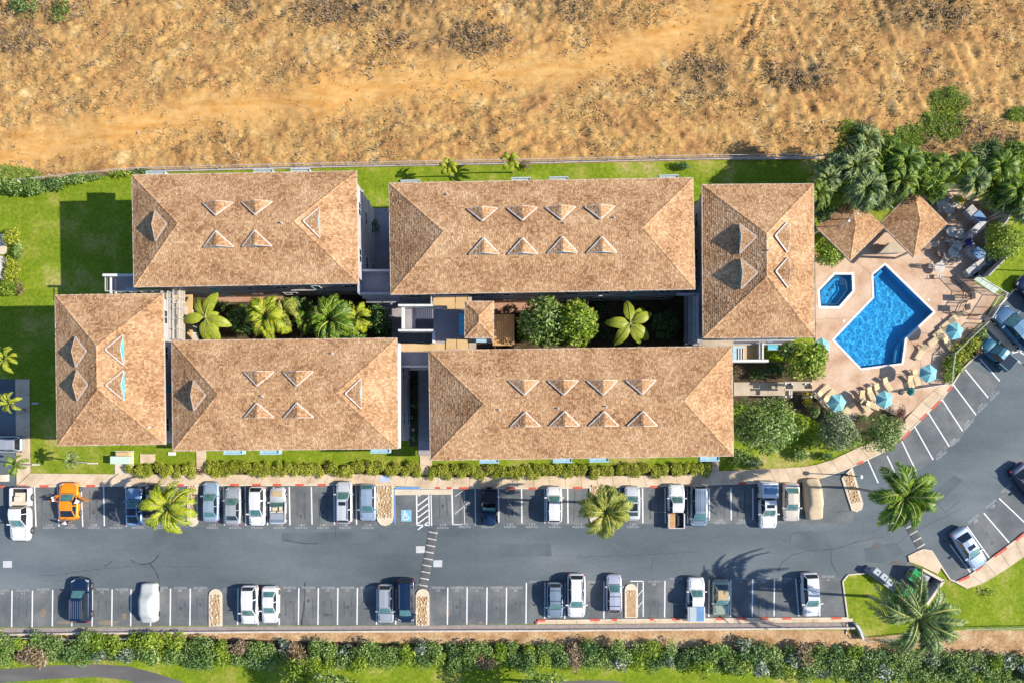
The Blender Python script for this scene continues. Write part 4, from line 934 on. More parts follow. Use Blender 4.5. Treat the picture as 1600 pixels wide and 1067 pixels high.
# pavilions: two square shake roofs set on the diagonal
def pavilion(px, py, half, label, seed, ze=3.7):
    c = G(px, py, ze); root = thing('pool_pavilion', label, 'pavilion', (c.x, c.y, .1), R(45), 'shake roofed pavilions by the pool')
    s_ = half*2/math.sqrt(2)*(H-ze)/H/S
    hip_roof(root, s_, s_, ze, .45, random.Random(seed))
    for x in (-1, 1):
        for y in (-1, 1):
            mb = MB(); mb.box(x*(s_/2-.5)-.1, y*(s_/2-.5)-.1, 0, x*(s_/2-.5)+.1, y*(s_/2-.5)+.1, ze); mb.build('post', M['fascia'], root)
    return root
pa = pavilion(1328,356,51,'left diagonal pavilion with white vent pipes on its shake roof', 21)
pb_ = pavilion(1427,350,51,'right diagonal pavilion with a plain shake roof beside the pool furniture', 22, 3.75)
for x, y, hgt in ((1333,338,1.55),(1321,349,1.35),(1347,322,.3)):
    p = G(x, y, 5.6)
    z0 = 3.1+max(.1, (2.5-0.6*abs(1)))-.6
    q = MB(); q.cyl((0, 0), .06, .06, 0, hgt+1.0, 8); q.cyl((0, 0), .13, .13, hgt+.95, hgt+1.12, 10)
    o = thing('flue_pipe', {1333:'white flue pipe standing nearest the apex of the left pavilion roof',1321:'lower white flue pipe on the shaded slope of the left pavilion roof',1347:'short white vent on the sunlit slope of the left pavilion'}[x], 'flue', (p.x, p.y, 4.0)); q.build('pipe', M['white'], o)
bar = thing('tiki_counter', 'tan triangular bar counter with a dark edge between the two pavilions', 'counter', tuple(G(1393,388)), 0)  # raised tan block added in place of a sunlit strip of deck
c0 = G(1393,388,1.1); pts = [G(x, y, 1.1)-Vector((c0.x, c0.y, 0)) for x, y in ((1372,396),(1386,381),(1397,378),(1411,395))]
bar.location = (c0.x, c0.y, 0); mb = MB(); mb.prism(pts, 1.02, 1.15, True); mb.build('counter_top', M['slab'], bar)
mb = MB(); q = [p*.85 for p in pts]; mb.prism([(p.x, p.y) for p in q], .1, 1.02); mb.build('counter_base', M['wall'], bar)
# umbrellas
M['canvas'] = mat('teal_canvas', [(.16,.43,.46),(.26,.56,.58)], 2, rough=.8, obj=True)
M['canvasdk'] = mat('dark_green_canvas', [(.04,.22,.20),(.06,.3,.26)], 2, rough=.8, obj=True)
def umbrella(px, py, rpx, label, rot=0.0, dark=False, zc=2.45):
    c = G(px, py, zc+.3); root = thing('pool_umbrella', label, 'umbrella', (c.x, c.y, .1), rot, 'hexagonal umbrellas round the pool terrace')
    r_ = rpx*(H-zc)/H/S; n = 6; m_ = M['canvasdk'] if dark else M['canvas']
    for k in range(n):
        a0, a1 = 2*math.pi*k/n, 2*math.pi*(k+1)/n; mb = MB(); K = 5; rows = []
        for j in range(K+1):
            t = j/K; z = zc+.55*(1-t**1.25)
            row = []
            for i in range(4):
                u = i/3; a = a0+(a1-a0)*u; rr = r_*t*math.cos(math.pi/n)/math.cos(a-(a0+a1)/2); sag = -.05*t*math.sin(math.pi*u); row.append((rr*math.cos(a), rr*math.sin(a), z+sag))
            rows.append(row)
        V = [p for r0 in rows for p in r0]; mb.add(V, [(j*4+i, (j+1)*4+i, (j+1)*4+i+1, j*4+i+1) for j in range(K) for i in range(3)])
        mb.build('canopy_panel', m_, root, smooth=True)
        rb = MB(); e = Vector((r_*math.cos(a0), r_*math.sin(a0), zc-.01)); rb.bar(Vector((0, 0, zc+.53)), e, .03, .03); rb.build('rib', M['rail'], root)
    p = MB(); p.cyl((0, 0), .03, .03, 0, zc+.5, 8); p.build('pole', M['rail'], root)
    f = MB(); f.cyl((0, 0), .07, .03, zc+.5, zc+.66, 8); f.build('finial', M['rail'], root)
    b_ = MB(); b_.cyl((0, 0), .3, .26, 0, .1, 14); b_.build('base', M['darkplastic'], root)
    return root
umbrella(1493,517,14.5,'teal umbrella by the fence corner above the shrub bed', .2)
umbrella(1452,583,15,'teal umbrella nearest the car park fence, right of the dark umbrella shadow', .4)
umbrella(1285,541,14,'teal umbrella under the pool block corner, left of the pool', .5)
umbrella(1309,629,15,'left one of the two teal umbrellas along the bottom edge of the terrace', .1)
umbrella(1383,624,14.5,'teal umbrella right above the round dark green tree', .52)
umbrella(1425,611,7,'small dark green umbrella on the sunlit strip by the sidewalk', .3, True, 2.0)
# loungers
M['cushion'] = mat('cream_cushion', [(.62,.48,.26),(.74,.60,.36)], 3, rough=.8, obj=True)
M['frame'] = mat('cream_frame', [(.66,.58,.44)], rough=.5)
def lounger0():
    root = thing('sun_lounger', 'x', 'sun lounger', group='cream sun loungers round the pool')
    f = MB(); f.box(-.33, -.95, .28, -.28, .95, .33); f.box(.28, -.95, .28, .33, .95, .33); f.box(-.28, -.95, .28, .28, -.9, .33); f.box(-.28, .9, .28, .28, .95, .33); f.build('frame', M['frame'], root)
    for k in range(5):
        s_ = MB(); y = -.85+k*.24; s_.box(-.28, y, .315, .28, y+.2, .35); s_.build('sling_slat', M['cushion'], root)
    b_ = MB(); b_.add([(-.28, .3, .34), (.28, .3, .34), (.28, .92, .74), (-.28, .92, .74), (-.28, .3, .30), (.28, .3, .30), (.28, .92, .70), (-.28, .92, .70)], [(0, 1, 2, 3), (7, 6, 5, 4), (0, 4, 5, 1), (2, 6, 7, 3), (1, 5, 6, 2), (0, 3, 7, 4)]); b_.build('backrest', M['cushion'], root)
    for x in (-.3, .3):
        for y in (-.8, .8): l = MB(); l.box(x-.025, y-.025, 0, x+.025, y+.025, .3); l.build('leg', M['frame'], root)
    return root
lg = lounger0(); lt = tree_of(lg)
L_ = [(1284,610,130,'cream lounger lying alone at the left end of the terrace, head towards the block'),(1293,618,135,'cream lounger just left of the bottom-left teal umbrella'),(1321,640,-40,'cream lounger poking out below the bottom-left teal umbrella'),(1358,616,25,'cream lounger left of the bottom-middle teal umbrella'),(1369,611,25,'cream lounger above and left of the bottom-middle teal umbrella'),(1383,601,30,'cream lounger above the bottom-middle teal umbrella'),(1348,633,35,'shaded lounger between the two bottom umbrellas'),(1345,622,10,'cream lounger beside the umbrella shadow at the bottom of the terrace'),(1360,633,70,'half-shaded lounger left of the round dark tree'),
  (1488,498,-50,'topmost cream lounger near the slatted fence corner'),(1476,508,-50,'second cream lounger from the fence corner, left of the umbrella'),(1466,520,-52,'third cream lounger down the row below the pool corner'),(1458,532,-52,'fourth lounger, half in palm shadow'),(1478,538,40,'shaded lounger lying by the glass fence panels'),(1428,590,20,'cream lounger left of the lower right teal umbrella'),(1420,599,15,'cream lounger by the bottom fence, left of the right-hand umbrella'),(1277,561,20,'pale lounger under the leaves of the bright shrub'),(1436,551,-30,'shaded lounger in palm shadow right of the pool')]
for i, (x, y, a, lb) in enumerate(L_):
    o = lg if i == 0 else dup_tree(lg, None, lt)
    o.location = G(x, y)+Vector((0, 0, .1)); o.rotation_euler = (0, 0, R(a)); o['label'] = lb; o.scale = (1.0, .98, 1)
# tables with chairs
M['mesh_white'] = mat('white_furniture', [(.46,.41,.35),(.62,.57,.50)], 3, rough=.6)
M['brownseat'] = mat('brown_furniture', [(.20,.13,.1),(.32,.22,.16)], 3, rough=.7)
def table0(m_, name, r_=.62):
    root = thing(name, 'x', 'table')
    t = MB(); t.cyl((0, 0), r_, r_, .68, .72, 20); t.build('table_top', m_, root)
    t = MB(); t.cyl((0, 0), .04, .04, .04, .68, 8); t.build('pedestal', m_, root)
    t = MB(); t.cyl((0, 0), .28, .2, 0, .05, 12); t.build('base', m_, root)
    return root
def chair0(m_, name):
    root = thing(name, 'x', 'chair')
    s_ = MB(); s_.box(-.25, -.25, .40, .25, .25, .45); s_.build('seat', m_, root)
    for k in range(4):
        b_ = MB(); b_.box(-.24+k*.13, -.27, .5, -.15+k*.13, -.24, .88); b_.build('back_slat', m_, root)
    b_ = MB(); b_.box(-.27, -.29, .86, .27, -.23, .92); b_.box(-.27, -.28, .4, -.24, -.23, .86); b_.box(.24, -.28, .4, .27, -.23, .86); b_.build('back_frame', m_, root)
    for x in (-.29, .26): a_ = MB(); a_.box(x, -.25, .62, x+.04, .22, .65); a_.build('armrest', m_, root)
    for x in (-.22, .22):
        for y in (-.22, .22): l = MB(); l.box(x-.02, y-.02, 0, x+.02, y+.02, .4); l.build('leg', m_, root)
    return root
tb1 = table0(M['mesh_white'], 'patio_table'); tt1 = tree_of(tb1); ch1 = chair0(M['mesh_white'], 'patio_chair'); ct1 = tree_of(ch1)
tb2 = table0(M['brownseat'], 'brown_patio_table', .5); tt2 = tree_of(tb2)
ut = [0, 0, 0]
TB = [(1480,365,0,3,'in the sun at the point of the right pavilion'),(1493,369,0,2,'at the shadow edge, right of the pavilion point'),(1483,397,0,3,'in the middle of the terrace, below the pavilion point'),(1489,388,0,2,'standing at the tip of the shadow bay'),(1462,421,0,3,'nearest the pool, above the long thin pole shadow'),(1443,386,1,2,'under the lower edge of the right pavilion'),(1464,397,1,1,'left of the middle white table'),(1477,330,0,3,'in the shade behind the pavilion'),(1465,320,0,2,'in the shade by the back fence'),(1489,316,0,2,'beside the yellow shrub at the back fence')]
for i, (x, y, kd, nc, wh) in enumerate(TB):
    src, tr_, cs_, ctr = (tb1, tt1, ch1, ct1) if kd == 0 else (tb2, tt2, ch1, ct1)
    o = src if ut[kd] == 0 else dup_tree(src, None, tr_); ut[kd] += 1
    o.location = G(x, y)+Vector((0, 0, .1)); o['label'] = ('white' if kd == 0 else 'brown')+' round patio table '+wh; o['group'] = 'round tables on the pool terrace'
    if kd: o['category'] = 'table'
    a0 = rnd.uniform(0, 6)
    for k in range(nc):
        a = a0+2*math.pi*k/3.3; c_ = ch1 if ut[2] == 0 else dup_tree(ch1, None, ct1); ut[2] += 1
        c_.location = o.location+Vector((math.cos(a)*.95, math.sin(a)*.95, 0)); c_.rotation_euler = (0, 0, a+math.pi/2)
        c_['label'] = ['first','second','third'][k]+' chair at the table '+wh; c_['group'] = 'white patio chairs '+wh
# built-in barbecue counters along the zig-zag fence
def cab(px, py, w_, d_, ang, label, m_, nm, cat, h=.95, top=None, z=.1):
    c = G(px, py, h); root = thing(nm, label, cat, (c.x, c.y, z), R(ang)); mb = MB(); mb.box(-w_/2, -d_/2, 0, w_/2, d_/2, h-.06); mb.build('body', M[m_] if isinstance(m_, str) else m_, root)
    mb = MB(); mb.box(-w_/2-.04, -d_/2-.04, h-.06, w_/2+.04, d_/2+.04, h); mb.build('top', top or M['trim'], root)
    return root
steel = mat('brushed_steel', [(.45,.45,.47),(.6,.6,.62)], 4, rough=.35, metal=.7); bluetop = mat('blue_cover', [(.10,.22,.42),(.2,.36,.6)], 3, rough=.6); greytop = mat('grey_counter_top', [(.36,.34,.34),(.5,.48,.47)], 2, rough=.6); pinkc = mat('pink_towel', [(.6,.3,.32)], rough=.9); redc = mat('red_cloth', [(.5,.06,.05)], rough=.9)
cab(1520,332,1.4,1.0,-48,'grey counter at the top of the shaded barbecue corner','wall','counter_unit','counter',top=greytop)
cab(1530,339,1.1,.9,-48,'blue covered grill on the upper barbecue counter','wall','grill','grill',1.05,bluetop)
cab(1535,345,1.1,.9,-48,'pale steel grill next to the blue covered one','wall','grill','grill',1.02,steel)
cab(1529,356,1.3,.8,40,'dark steel grill at the inner bend of the zig-zag fence','wall','grill','grill',1.0,steel)
cab(1520,365,1.9,.9,40,'taupe counter slab ending at the blue parasol','wall','counter_unit','counter',top=M['deckgrey'])
cab(1519,389,1.2,1.0,-45,'taupe counter at the top of the lower barbecue corner','wall','counter_unit','counter',top=M['deckgrey'])
cab(1529,396,1.2,1.0,-45,'bright blue covered grill on the lower barbecue counter','wall','grill','grill',1.05,bluetop)
cab(1542,401,1.9,1.1,-45,'dark blue-grey long counter by the fence','wall','counter_unit','counter',top=mat('slate_top', [(.12,.14,.18)], rough=.5))
cab(1532,412,1.0,.7,30,'white slatted grill near the lamp post base','wall','grill','grill',1.0,M['mesh_white'])
cab(1521,421,1.6,.9,38,'grey counter end with a round black bin beside it','wall','counter_unit','counter',top=greytop)
bn = thing('waste_bin', 'round black bin on the terrace near the lawn', 'bin', tuple(G(1514,430)+Vector((0,0,.1)))); mb = MB(); mb.cyl((0,0), .34, .38, 0, .95, 16, False); mb.cyl((0,0), .33, .33, .1, .12, 16); mb.build('bin_body', M['black'], bn); mb = MB(); mb.cyl((0,0), .4, .36, .9, 1.0, 16, False); mb.build('rim', M['darkplastic'], bn)
umbrella(1516,378,7,'dark blue small parasol at the barbecue corner', .3, True, 2.0)
bpy.data.objects['pool_umbrella.006']
for k in [o for o in bpy.data.objects if o.parent and o.parent.name == 'pool_umbrella.006' and o.name.startswith('canopy')]: setmat(k, mat('navy_canvas', [(.01,.015,.14)], rough=.8))
for i, (x, y, wd) in enumerate([(1394,613,'folded cream towel on the terrace left of the round tree'),]): pass
# fences
def fence(label, pts, h=1.7, panel='glassy', cat='fence', z0=0.0, step=1.8, name='terrace_fence', pm=None, postm=None, picket=False):
    P_ = resample([G(*p).to_2d() for p in pts], step=step); o = P_[0]; root = thing(name, label, cat, (o.x, o.y, z0))
    pm = pm or M['white']
    for i, p in enumerate(P_):
        q = p-o; mb = MB(); mb.box(q.x-.045, q.y-.045, 0, q.x+.045, q.y+.045, h); mb.build('post', postm or pm, root)
        if i < len(P_)-1:
            n_ = P_[i+1]-o; a = Vector((q.x, q.y, 0)); b_ = Vector((n_.x, n_.y, 0)); mb = MB()
            for z in (h-.05, .25): mb.bar(a+Vector((0,0,z)), b_+Vector((0,0,z)), .06, .05)
            mb.build('rail', pm, root)
            k = int((b_-a).length/.14); mb = MB()
            for j in range(1, k):
                c_ = a.lerp(b_, j/k); mb.box(c_.x-.012, c_.y-.012, .25, c_.x+.012, c_.y+.012, h-.05)
            stuff(mb.build('pickets', pm, root))
    return root
M['palegreen'] = mat('pale_green_fence', [(.42,.50,.38),(.52,.58,.46)], 2, rough=.6)
fence('pale slatted fence along the back of the barbecue terrace', [(1436,295.5),(1515,296.5)], 1.7)
M['scr'] = mat('pale_fence_board', [(.42,.40,.36),(.54,.52,.48)], 3, rough=.7)
wall_run('screen_fence', [(1526,315),(1560,346),(1534,375)], .12, 2.3, M['scr'], 'upper zig-zag board fence round the barbecue corner', 'fence', 1.0)
wall_run('screen_fence', [(1534,375),(1558,404),(1524,438)], .12, 2.3, M['scr'], 'lower zig-zag board fence between the barbecue corner and the round bush', 'fence', 1.0)
fence('pale fence with gate posts stepping out to the car park', [(1522,440),(1561,463),(1545,487),(1537,500)], 1.6)
fence('long pale green fence between terrace and shrub bed', [(1532,506),(1479,556),(1476,600)], 1.5, pm=M['palegreen'])
fence('low pale fence along the bottom edge of the terrace', [(1472,601),(1440,606),(1405,612)], 1.2)
fence('short angled fence piece above the round dark tree', [(1266,614),(1300,648),(1328,655)], 1.3)
gp = W_thing('fence_screen', 'pale green glazed screen panels at the terrace corner beside the lawn', 'screen', 1540, 455)
c = Vector(gp.location)
for k in range(4):
    a = G(1522+k*8, 437+k*5.6, 1.5); b_ = G(1529.6+k*8, 442.4+k*5.6, 1.5); d1 = Vector((.55, .0, 0)); mb = MB()
    u = Vector((.62, .55, 0)); mb.add([a, b_, b_+u, a+u, a-Vector((0,0,.06)), b_-Vector((0,0,.06)), b_+u-Vector((0,0,.06)), a+u-Vector((0,0,.06))], [(0,1,2,3),(7,6,5,4),(0,4,5,1),(1,5,6,2),(2,6,7,3),(3,7,4,0)])
    rel(gp, mb.build('screen_panel', M['palegreen'], gp))
    for q in (a, b_+u): mb = MB(); mb.box(q.x-.03, q.y-.03, 0, q.x+.03, q.y+.03, 1.44); rel(gp, mb.build('post', M['white'], gp))
# gate enclosure of the terrace entrance with two frames
for i, (q, lb) in enumerate([([(1485,434),(1513,462),(1506,466)], 'dark framed glass fence from the shade edge to the gate'), ([(1513,462),(1494,480),(1493,494),(1524,494)], 'dark framed glass fence beside the terrace gate')]):
    fence(lb, q, 1.3, pm=M['darkframe'] if 'darkframe' in M else M.setdefault('darkframe', mat('dark_bronze_frame', [(.09,.06,.05)], rough=.5)), name='glass_fence', step=1.2)
for i, (x, y) in enumerate([(1524,462),(1516,479)]):
    c = G(x, y, 1.9); o = thing('notice_board', ['upper notice board casting a long shadow beside the gate','lower notice board casting a long shadow beside the gate'][i], 'notice board', (c.x, c.y, .1), R(2)); mb = MB(); mb.box(-.04, -.35, .9, .04, .35, 1.9); mb.build('board', M['slab'], o)
    for yy in (-.3, .3): mb = MB(); mb.box(-.03, yy-.03, 0, .03, yy+.03, .9); mb.build('post', M['fascia'], o)
# top boundary wire fence
def wfence(label, pts, h, step, name='wire_fence'):
    P_ = resample([G(*p).to_2d() for p in pts], step=step); o = P_[0]; root = thing(name, label, 'fence', (o.x, o.y, 0)); m_ = M['trim']
    for i, p in enumerate(P_):
        q = p-o; mb = MB(); mb.cyl((q.x, q.y), .04, .04, 0, h, 6); mb.build('post', m_, root)
    mb = MB()
    for a, b_ in zip(P_, P_[1:]):
        a3 = Vector((a.x-o.x, a.y-o.y, 0)); b3 = Vector((b_.x-o.x, b_.y-o.y, 0))
        for z in (h, ): mb.bar(a3+Vector((0,0,z)), b3+Vector((0,0,z)), .05, .05)
    mb.build('top_rail', m_, root)
    mb = MB()
    for a, b_ in zip(P_, P_[1:]):
        a3 = Vector((a.x-o.x, a.y-o.y, 0)); b3 = Vector((b_.x-o.x, b_.y-o.y, 0)); k = int((b3-a3).length/.35)
        for j in range(k):
            c_ = a3.lerp(b3, j/k); d_ = a3.lerp(b3, (j+1)/k); mb.bar(c_+Vector((0,0,.1)), d_+Vector((0,0,h-.05)), .012, .012); mb.bar(c_+Vector((0,0,h-.05)), d_+Vector((0,0,.1)), .012, .012)
    stuff(mb.build('wire_mesh', m_, root)); return root
wfence('long wire fence between the dry field and the apartment lawn', [(-60,295),(0,290.5),(90,281.5),(200,269.5),(400,264),(560,260.5),(850,255),(1100,249),(1272,248)], 1.25, 3.0)
structure(ribbon([G(200,267.5),G(560,258.5),G(850,253),G(1100,247),G(1280,246)], [G(200,271),G(560,262),G(850,256.6),G(1100,250.6),G(1280,249.6)], -.02, .22, 'boundary_kerb', mat('boundary_curb', [(.40,.33,.27),(.55,.47,.40)], 2, rough=.9), n=40))
wfence('wire fence behind the pool terrace palms', [(1400,253),(1460,255),(1530,252),(1640,250)], 1.4, 3.0)
wfence('thin wire fence round the grass corner at the end of the south car row', [(1334,972),(1344,998),(1420,990),(1480,985)], 1.2, 2.6)
wfence('wire fence between the lower lawn and the verge on the right', [(1500,979),(1560,978),(1700,976)], 1.0, 3.0)
wfence('short wire fence among the south hedge bushes at the left', [(-30,991),(60,993),(150,996),(240,992)], 1.0, 3.0)

# ------------------------------------------------ islands with river stones
def island(label, poly, bed, n, seed, tip=None):
    c = G(sum(p[0] for p in poly)/len(poly), sum(p[1] for p in poly)/len(poly)); root = thing('stone_island', label, 'planter island', (c.x, c.y, 0), 0, 'kerbed islands with round stones')
    mb = MB(); mb.prism([p-c for p in PP(poly)], 0, .15); mb.build('kerb_block', M['kerb'], root)
    mb = MB(); mb.prism([p-c for p in PP(bed)], .10, .156); mb.build('bed', M['stone_bed'], root)
    r_ = random.Random(seed); bx = [p[0] for p in bed]; by = [p[1] for p in bed]; k = 0; pts = []
    t = 0
    while k < n and t < 3000:
        t += 1; x = r_.uniform(min(bx), max(bx)); y = r_.uniform(min(by), max(by)); ins = False
        for i in range(len(bed)):
            x1, y1 = bed[i]; x2, y2 = bed[i-1]
            if (y1 > y) != (y2 > y) and x < (x2-x1)*(y-y1)/(y2-y1)+x1: ins = not ins
        if not ins or any(math.hypot(x-a, y-b_) < 3.6 for a, b_ in pts): continue
        pts.append((x, y)); k += 1; q = G(x, y)-c; o = link('river_stone', STONES[k % 4], root); o.location = (q.x, q.y, .15); s_ = r_.uniform(.7, 1.25); o.scale = (s_, s_*r_.uniform(.75, 1), s_); o.rotation_euler = (0, 0, r_.uniform(0, 6))
    return root
STONES = []
for k in range(4):
    bm = bmesh.new(); bmesh.ops.create_icosphere(bm, subdivisions=1, radius=.15)
    for v in bm.verts: v.co *= rnd.uniform(.85, 1.15); v.co.z *= .62
    me = bpy.data.meshes.new('river_stone'); bm.to_mesh(me); bm.free(); me.materials.append(mat('river_stone_tone', [[(.54,.42,.27)],[(.64,.54,.41)],[(.46,.33,.2)],[(.70,.62,.5)]][k], rough=.8)); me.polygons.foreach_set('use_smooth', [True]*len(me.polygons)); STONES.append(me)
def tips(x0, x1, ytop, ybot, flip=False):
    r_ = (x1-x0)/2; cx = (x0+x1)/2
    if not flip: return [(x0, ytop)]+[(cx-r_*math.cos(R(a)), ybot-r_+r_*math.sin(R(a))) for a in range(0, 181, 30)]+[(x1, ytop)]
    return [(x0, ybot)]+[(cx-r_*math.cos(R(a)), ytop+r_-r_*math.sin(R(a))) for a in range(0, 181, 30)]+[(x1, ybot)]
island('kerbed stone island behind the left bright palm', tips(293,310,757,822), [(296,758),(307,758),(307,808),(296,808)], 30, 1)
island('wide stone island with pebbles left of the accessible bay', tips(589,615,757,821), [(591,758),(613,758),(613,808),(591,808)], 48, 2)
island('stone island partly hidden under the middle palm', tips(921,938,757,818), [(924,758),(936,758),(936,806),(924,806)], 26, 3)
island('leaning stone island with a lamp post at the right end of the upper car row', [(1314,747),(1330,797),(1338,799.5),(1346,795),(1348,786),(1331,729),(1322,738)], [(1318,746),(1330,786),(1344,783),(1329,735)], 24, 4)
island('rounded stone island in the lower left car row', tips(327,347.5,919,977.5,True), [(330,928),(344.5,928),(344.5,976),(330,976)], 26, 5)
island('rounded stone island at the foot of the left speed hump', tips(650,671,919,976,True), [(653,931),(668,931),(668,975),(653,975)], 32, 6)
island('narrow tan island in the lower row right of the lavender car', tips(976,995.5,911,964.5,True), [(979,921),(993,921),(993,963),(979,963)], 3, 7)
ti = thing('tan_island', 'tan paved kerb island with a pointed tip by the dumpster bay', 'traffic island', tuple(G(1450,885)))
c = G(1450,885); mb = MB(); mb.prism([p-c for p in PP([(1418,869),(1421,866),(1440,858),(1447,858),(1454,861),(1470,885),(1464,896),(1440,884),(1420,877)])], 0, .14); mb.build('paving', M['concrete'], ti); 
ti2 = thing('sand_island', 'tan wedge shaped island between the two blue vehicles', 'traffic island', tuple(G(1560,528)))
c = G(1560,528); mb = MB(); mb.prism([p-c for p in PP([(1536,494),(1541,493),(1552,506),(1586,543),(1581,552),(1560,532),(1541,513),(1538,503)])], 0, .15); mb.build('paving', M['concrete'], ti2)
for q in ((1586,545,1602,555),(1580,552,1603,546),(1580,558,1603,572)): line(*q, 1.6)
line(1588,561,1602,572,1.6)
# dumpster bay
db = thing('dumpster_bay', 'walled dumpster bay with an L of cream wall at the lawn corner', 'enclosure', tuple(G(1440,905))); c = G(1440,905)
mb = MB(); mb.prism([p-c for p in PP([(1389,904),(1419,877),(1473,907),(1447,944)])], 0, .03); mb.build('bay_floor', M['asphalt_stall'], db)
for (a, b_, nm) in (((1441,889),(1474,907),'wall'), ((1474,907),(1448,944),'wall')):
    p, q = G(*a, 1.6)-c, G(*b_, 1.6)-c; p.z = q.z = .8; mb = MB(); mb.bar(p, q, .2, 1.6); mb.build(nm, M['wall'], db)
    mb = MB(); p.z = q.z = 1.65; mb.bar(p, q, .3, .1); mb.build('wall_cap', M['kerb'], db)
greenlid = mat('green_plastic_lid', [(.01,.28,.07),(.015,.36,.09)], 3, rough=.5)
def dumpster(px, py, ang, label, w_=1.8, d_=1.6):
    p = G(px, py, 1.3); root = thing('dumpster', label, 'dumpster', (p.x, p.y, .03), R(ang)); mb = MB()
    mb.add([(-w_*.45, -d_*.45, .1), (w_*.45, -d_*.45, .1), (w_*.45, d_*.45, .1), (-w_*.45, d_*.45, .1), (-w_/2, -d_/2, 1.15), (w_/2, -d_/2, 1.15), (w_/2, d_/2, 1.3), (-w_/2, d_/2, 1.3)], [(3,2,1,0),(0,1,5,4),(1,2,6,5),(2,3,7,6),(3,0,4,7),(4,5,6,7)]); mb.build('container', mat('grey_steel_bin', [(.22,.24,.24),(.32,.34,.33)], 3, rough=.6), root)
    mb = MB(); mb.add([(-w_/2, -d_/2-.03, 1.17), (-.02, -d_/2-.03, 1.17), (-.02, d_/2, 1.33), (-w_/2, d_/2, 1.33), (-w_/2, -d_/2-.03, 1.21), (-.02, -d_/2-.03, 1.21), (-.02, d_/2, 1.37), (-w_/2, d_/2, 1.37)], [(3,2,1,0),(4,5,6,7),(0,1,5,4),(1,2,6,5),(2,3,7,6),(3,0,4,7)]); mb.build('lid', greenlid, root)
    mb = MB(); mb.add([(.02, -d_/2-.03, 1.17), (w_/2, -d_/2-.03, 1.17), (w_/2, d_/2, 1.33), (.02, d_/2, 1.33), (.02, -d_/2-.03, 1.21), (w_/2, -d_/2-.03, 1.21), (w_/2, d_/2, 1.37), (.02, d_/2, 1.37)], [(3,2,1,0),(4,5,6,7),(0,1,5,4),(1,2,6,5),(2,3,7,6),(3,0,4,7)]); mb.build('grey_lid', M['trim'], root)
    for x in (-1, 1): mb = MB(); mb.box(x*w_*.5, -.3, .8, x*(w_*.5+.1), .3, .95); mb.build('fork_pocket', M['darkplastic'], root)
    return root
dumpster(1437,902,-28,'grey dumpster with a bright green lid in the upper half of the bay', 2.0, 1.5)
dumpster(1425,928,-30,'grey dumpster partly under the palm fronds with a dark green edge', 1.8, 1.3)
for i, (x, y) in enumerate([(1371,893),(1382,901),(1391,909)]):
    p = G(x, y, 1.2); o = thing('meter_cabinet', ['first pale metal cabinet on the dark ledge by the grass, nearest the kerb','middle pale metal cabinet on the dark ledge, with a dark dial','last pale metal cabinet on the dark ledge, next to the palm'][i], 'cabinet', (p.x, p.y, 0), R(-38)); mb = MB(); mb.box(-.34, -.3, .3, .34, .3, 1.15); mb.build('body', M['trim'], o); mb = MB(); mb.box(-.38, -.34, 1.15, .38, .34, 1.2); mb.build('cap', M['palerail'], o); mb = MB(); mb.cyl((.1,0), .09, .09, 1.2, 1.24, 10); mb.build('dial', M['darkplastic'], o)
lw = thing('ledge_wall', 'dark low ledge wall carrying the three pale cabinets beside the grass', 'wall', tuple(G(1376,900))); p, q = G(1354,887,.3)-G(1376,900), G(1400,921,.3)-G(1376,900); p.z = q.z = .15; mb = MB(); mb.bar(p, q, .75, .3); mb.build('ledge', M['deckgrey'], lw)
# lamp posts
def lamp(px, py, h, label, tx=None):
    p = G(px, py); root = thing('lamp_post', label, 'lamp post', (p.x, p.y, .1)); mb = MB(); mb.cyl((0,0), .07, .05, 0, h, 8); mb.build('pole', M['darkplastic'], root)
    mb = MB(); mb.cyl((0,0), .16, .14, 0, .3, 10); mb.build('base', M['darkplastic'], root)
    bm = bmesh.new(); bmesh.ops.create_uvsphere(bm, u_segments=16, v_segments=10, radius=.26, matrix=Matrix.Translation((0, 0, h+.24))); me = bpy.data.meshes.new('globe'); bm.to_mesh(me); bm.free(); me.materials.append(mat('milky_globe', [(.75,.75,.73)], rough=.2)); me.polygons.foreach_set('use_smooth', [True]*len(me.polygons)); link('globe', me, root); return root
lamp(1321,741.5,3.2,'dark lamp post with a white globe at the right end of the upper car row')
lamp(1612,424,10.0,'tall lamp post at the right edge whose thin shadow crosses the lawn and terrace')
# sidewalk cabinets etc.
ub = thing('utility_box', 'pale green transformer box on a concrete pad beside the left hedge', 'utility box', tuple(G(188,719))); c = G(188,719)
mb = MB(); mb.prism([p-c for p in PP([(180,704),(209,704),(209,742),(180,741)])], 0, .08); mb.build('pad', M['kerb'], ub)
mb = MB(); a, b_ = G(173,724,1.0)-c, G(201,713,1.0)-c; mb.box(a.x, a.y, .08, b_.x, b_.y, 1.0); mb.build('box_body', M['palegreen'], ub); mb = MB(); mb.box(a.x-.03, a.y-.03, 1.0, b_.x+.03, b_.y+.03, 1.06); mb.build('box_lid', mat('pale_green_lid', [(.5,.66,.52),(.6,.74,.6)], 2, rough=.5), ub)
mb = MB(); a, b_ = G(181,712,.8)-c, G(201,706,.8)-c; mb.box(a.x, a.y, .08, b_.x, b_.y, .8); mb.build('brown_unit', M['tanslab'], ub)
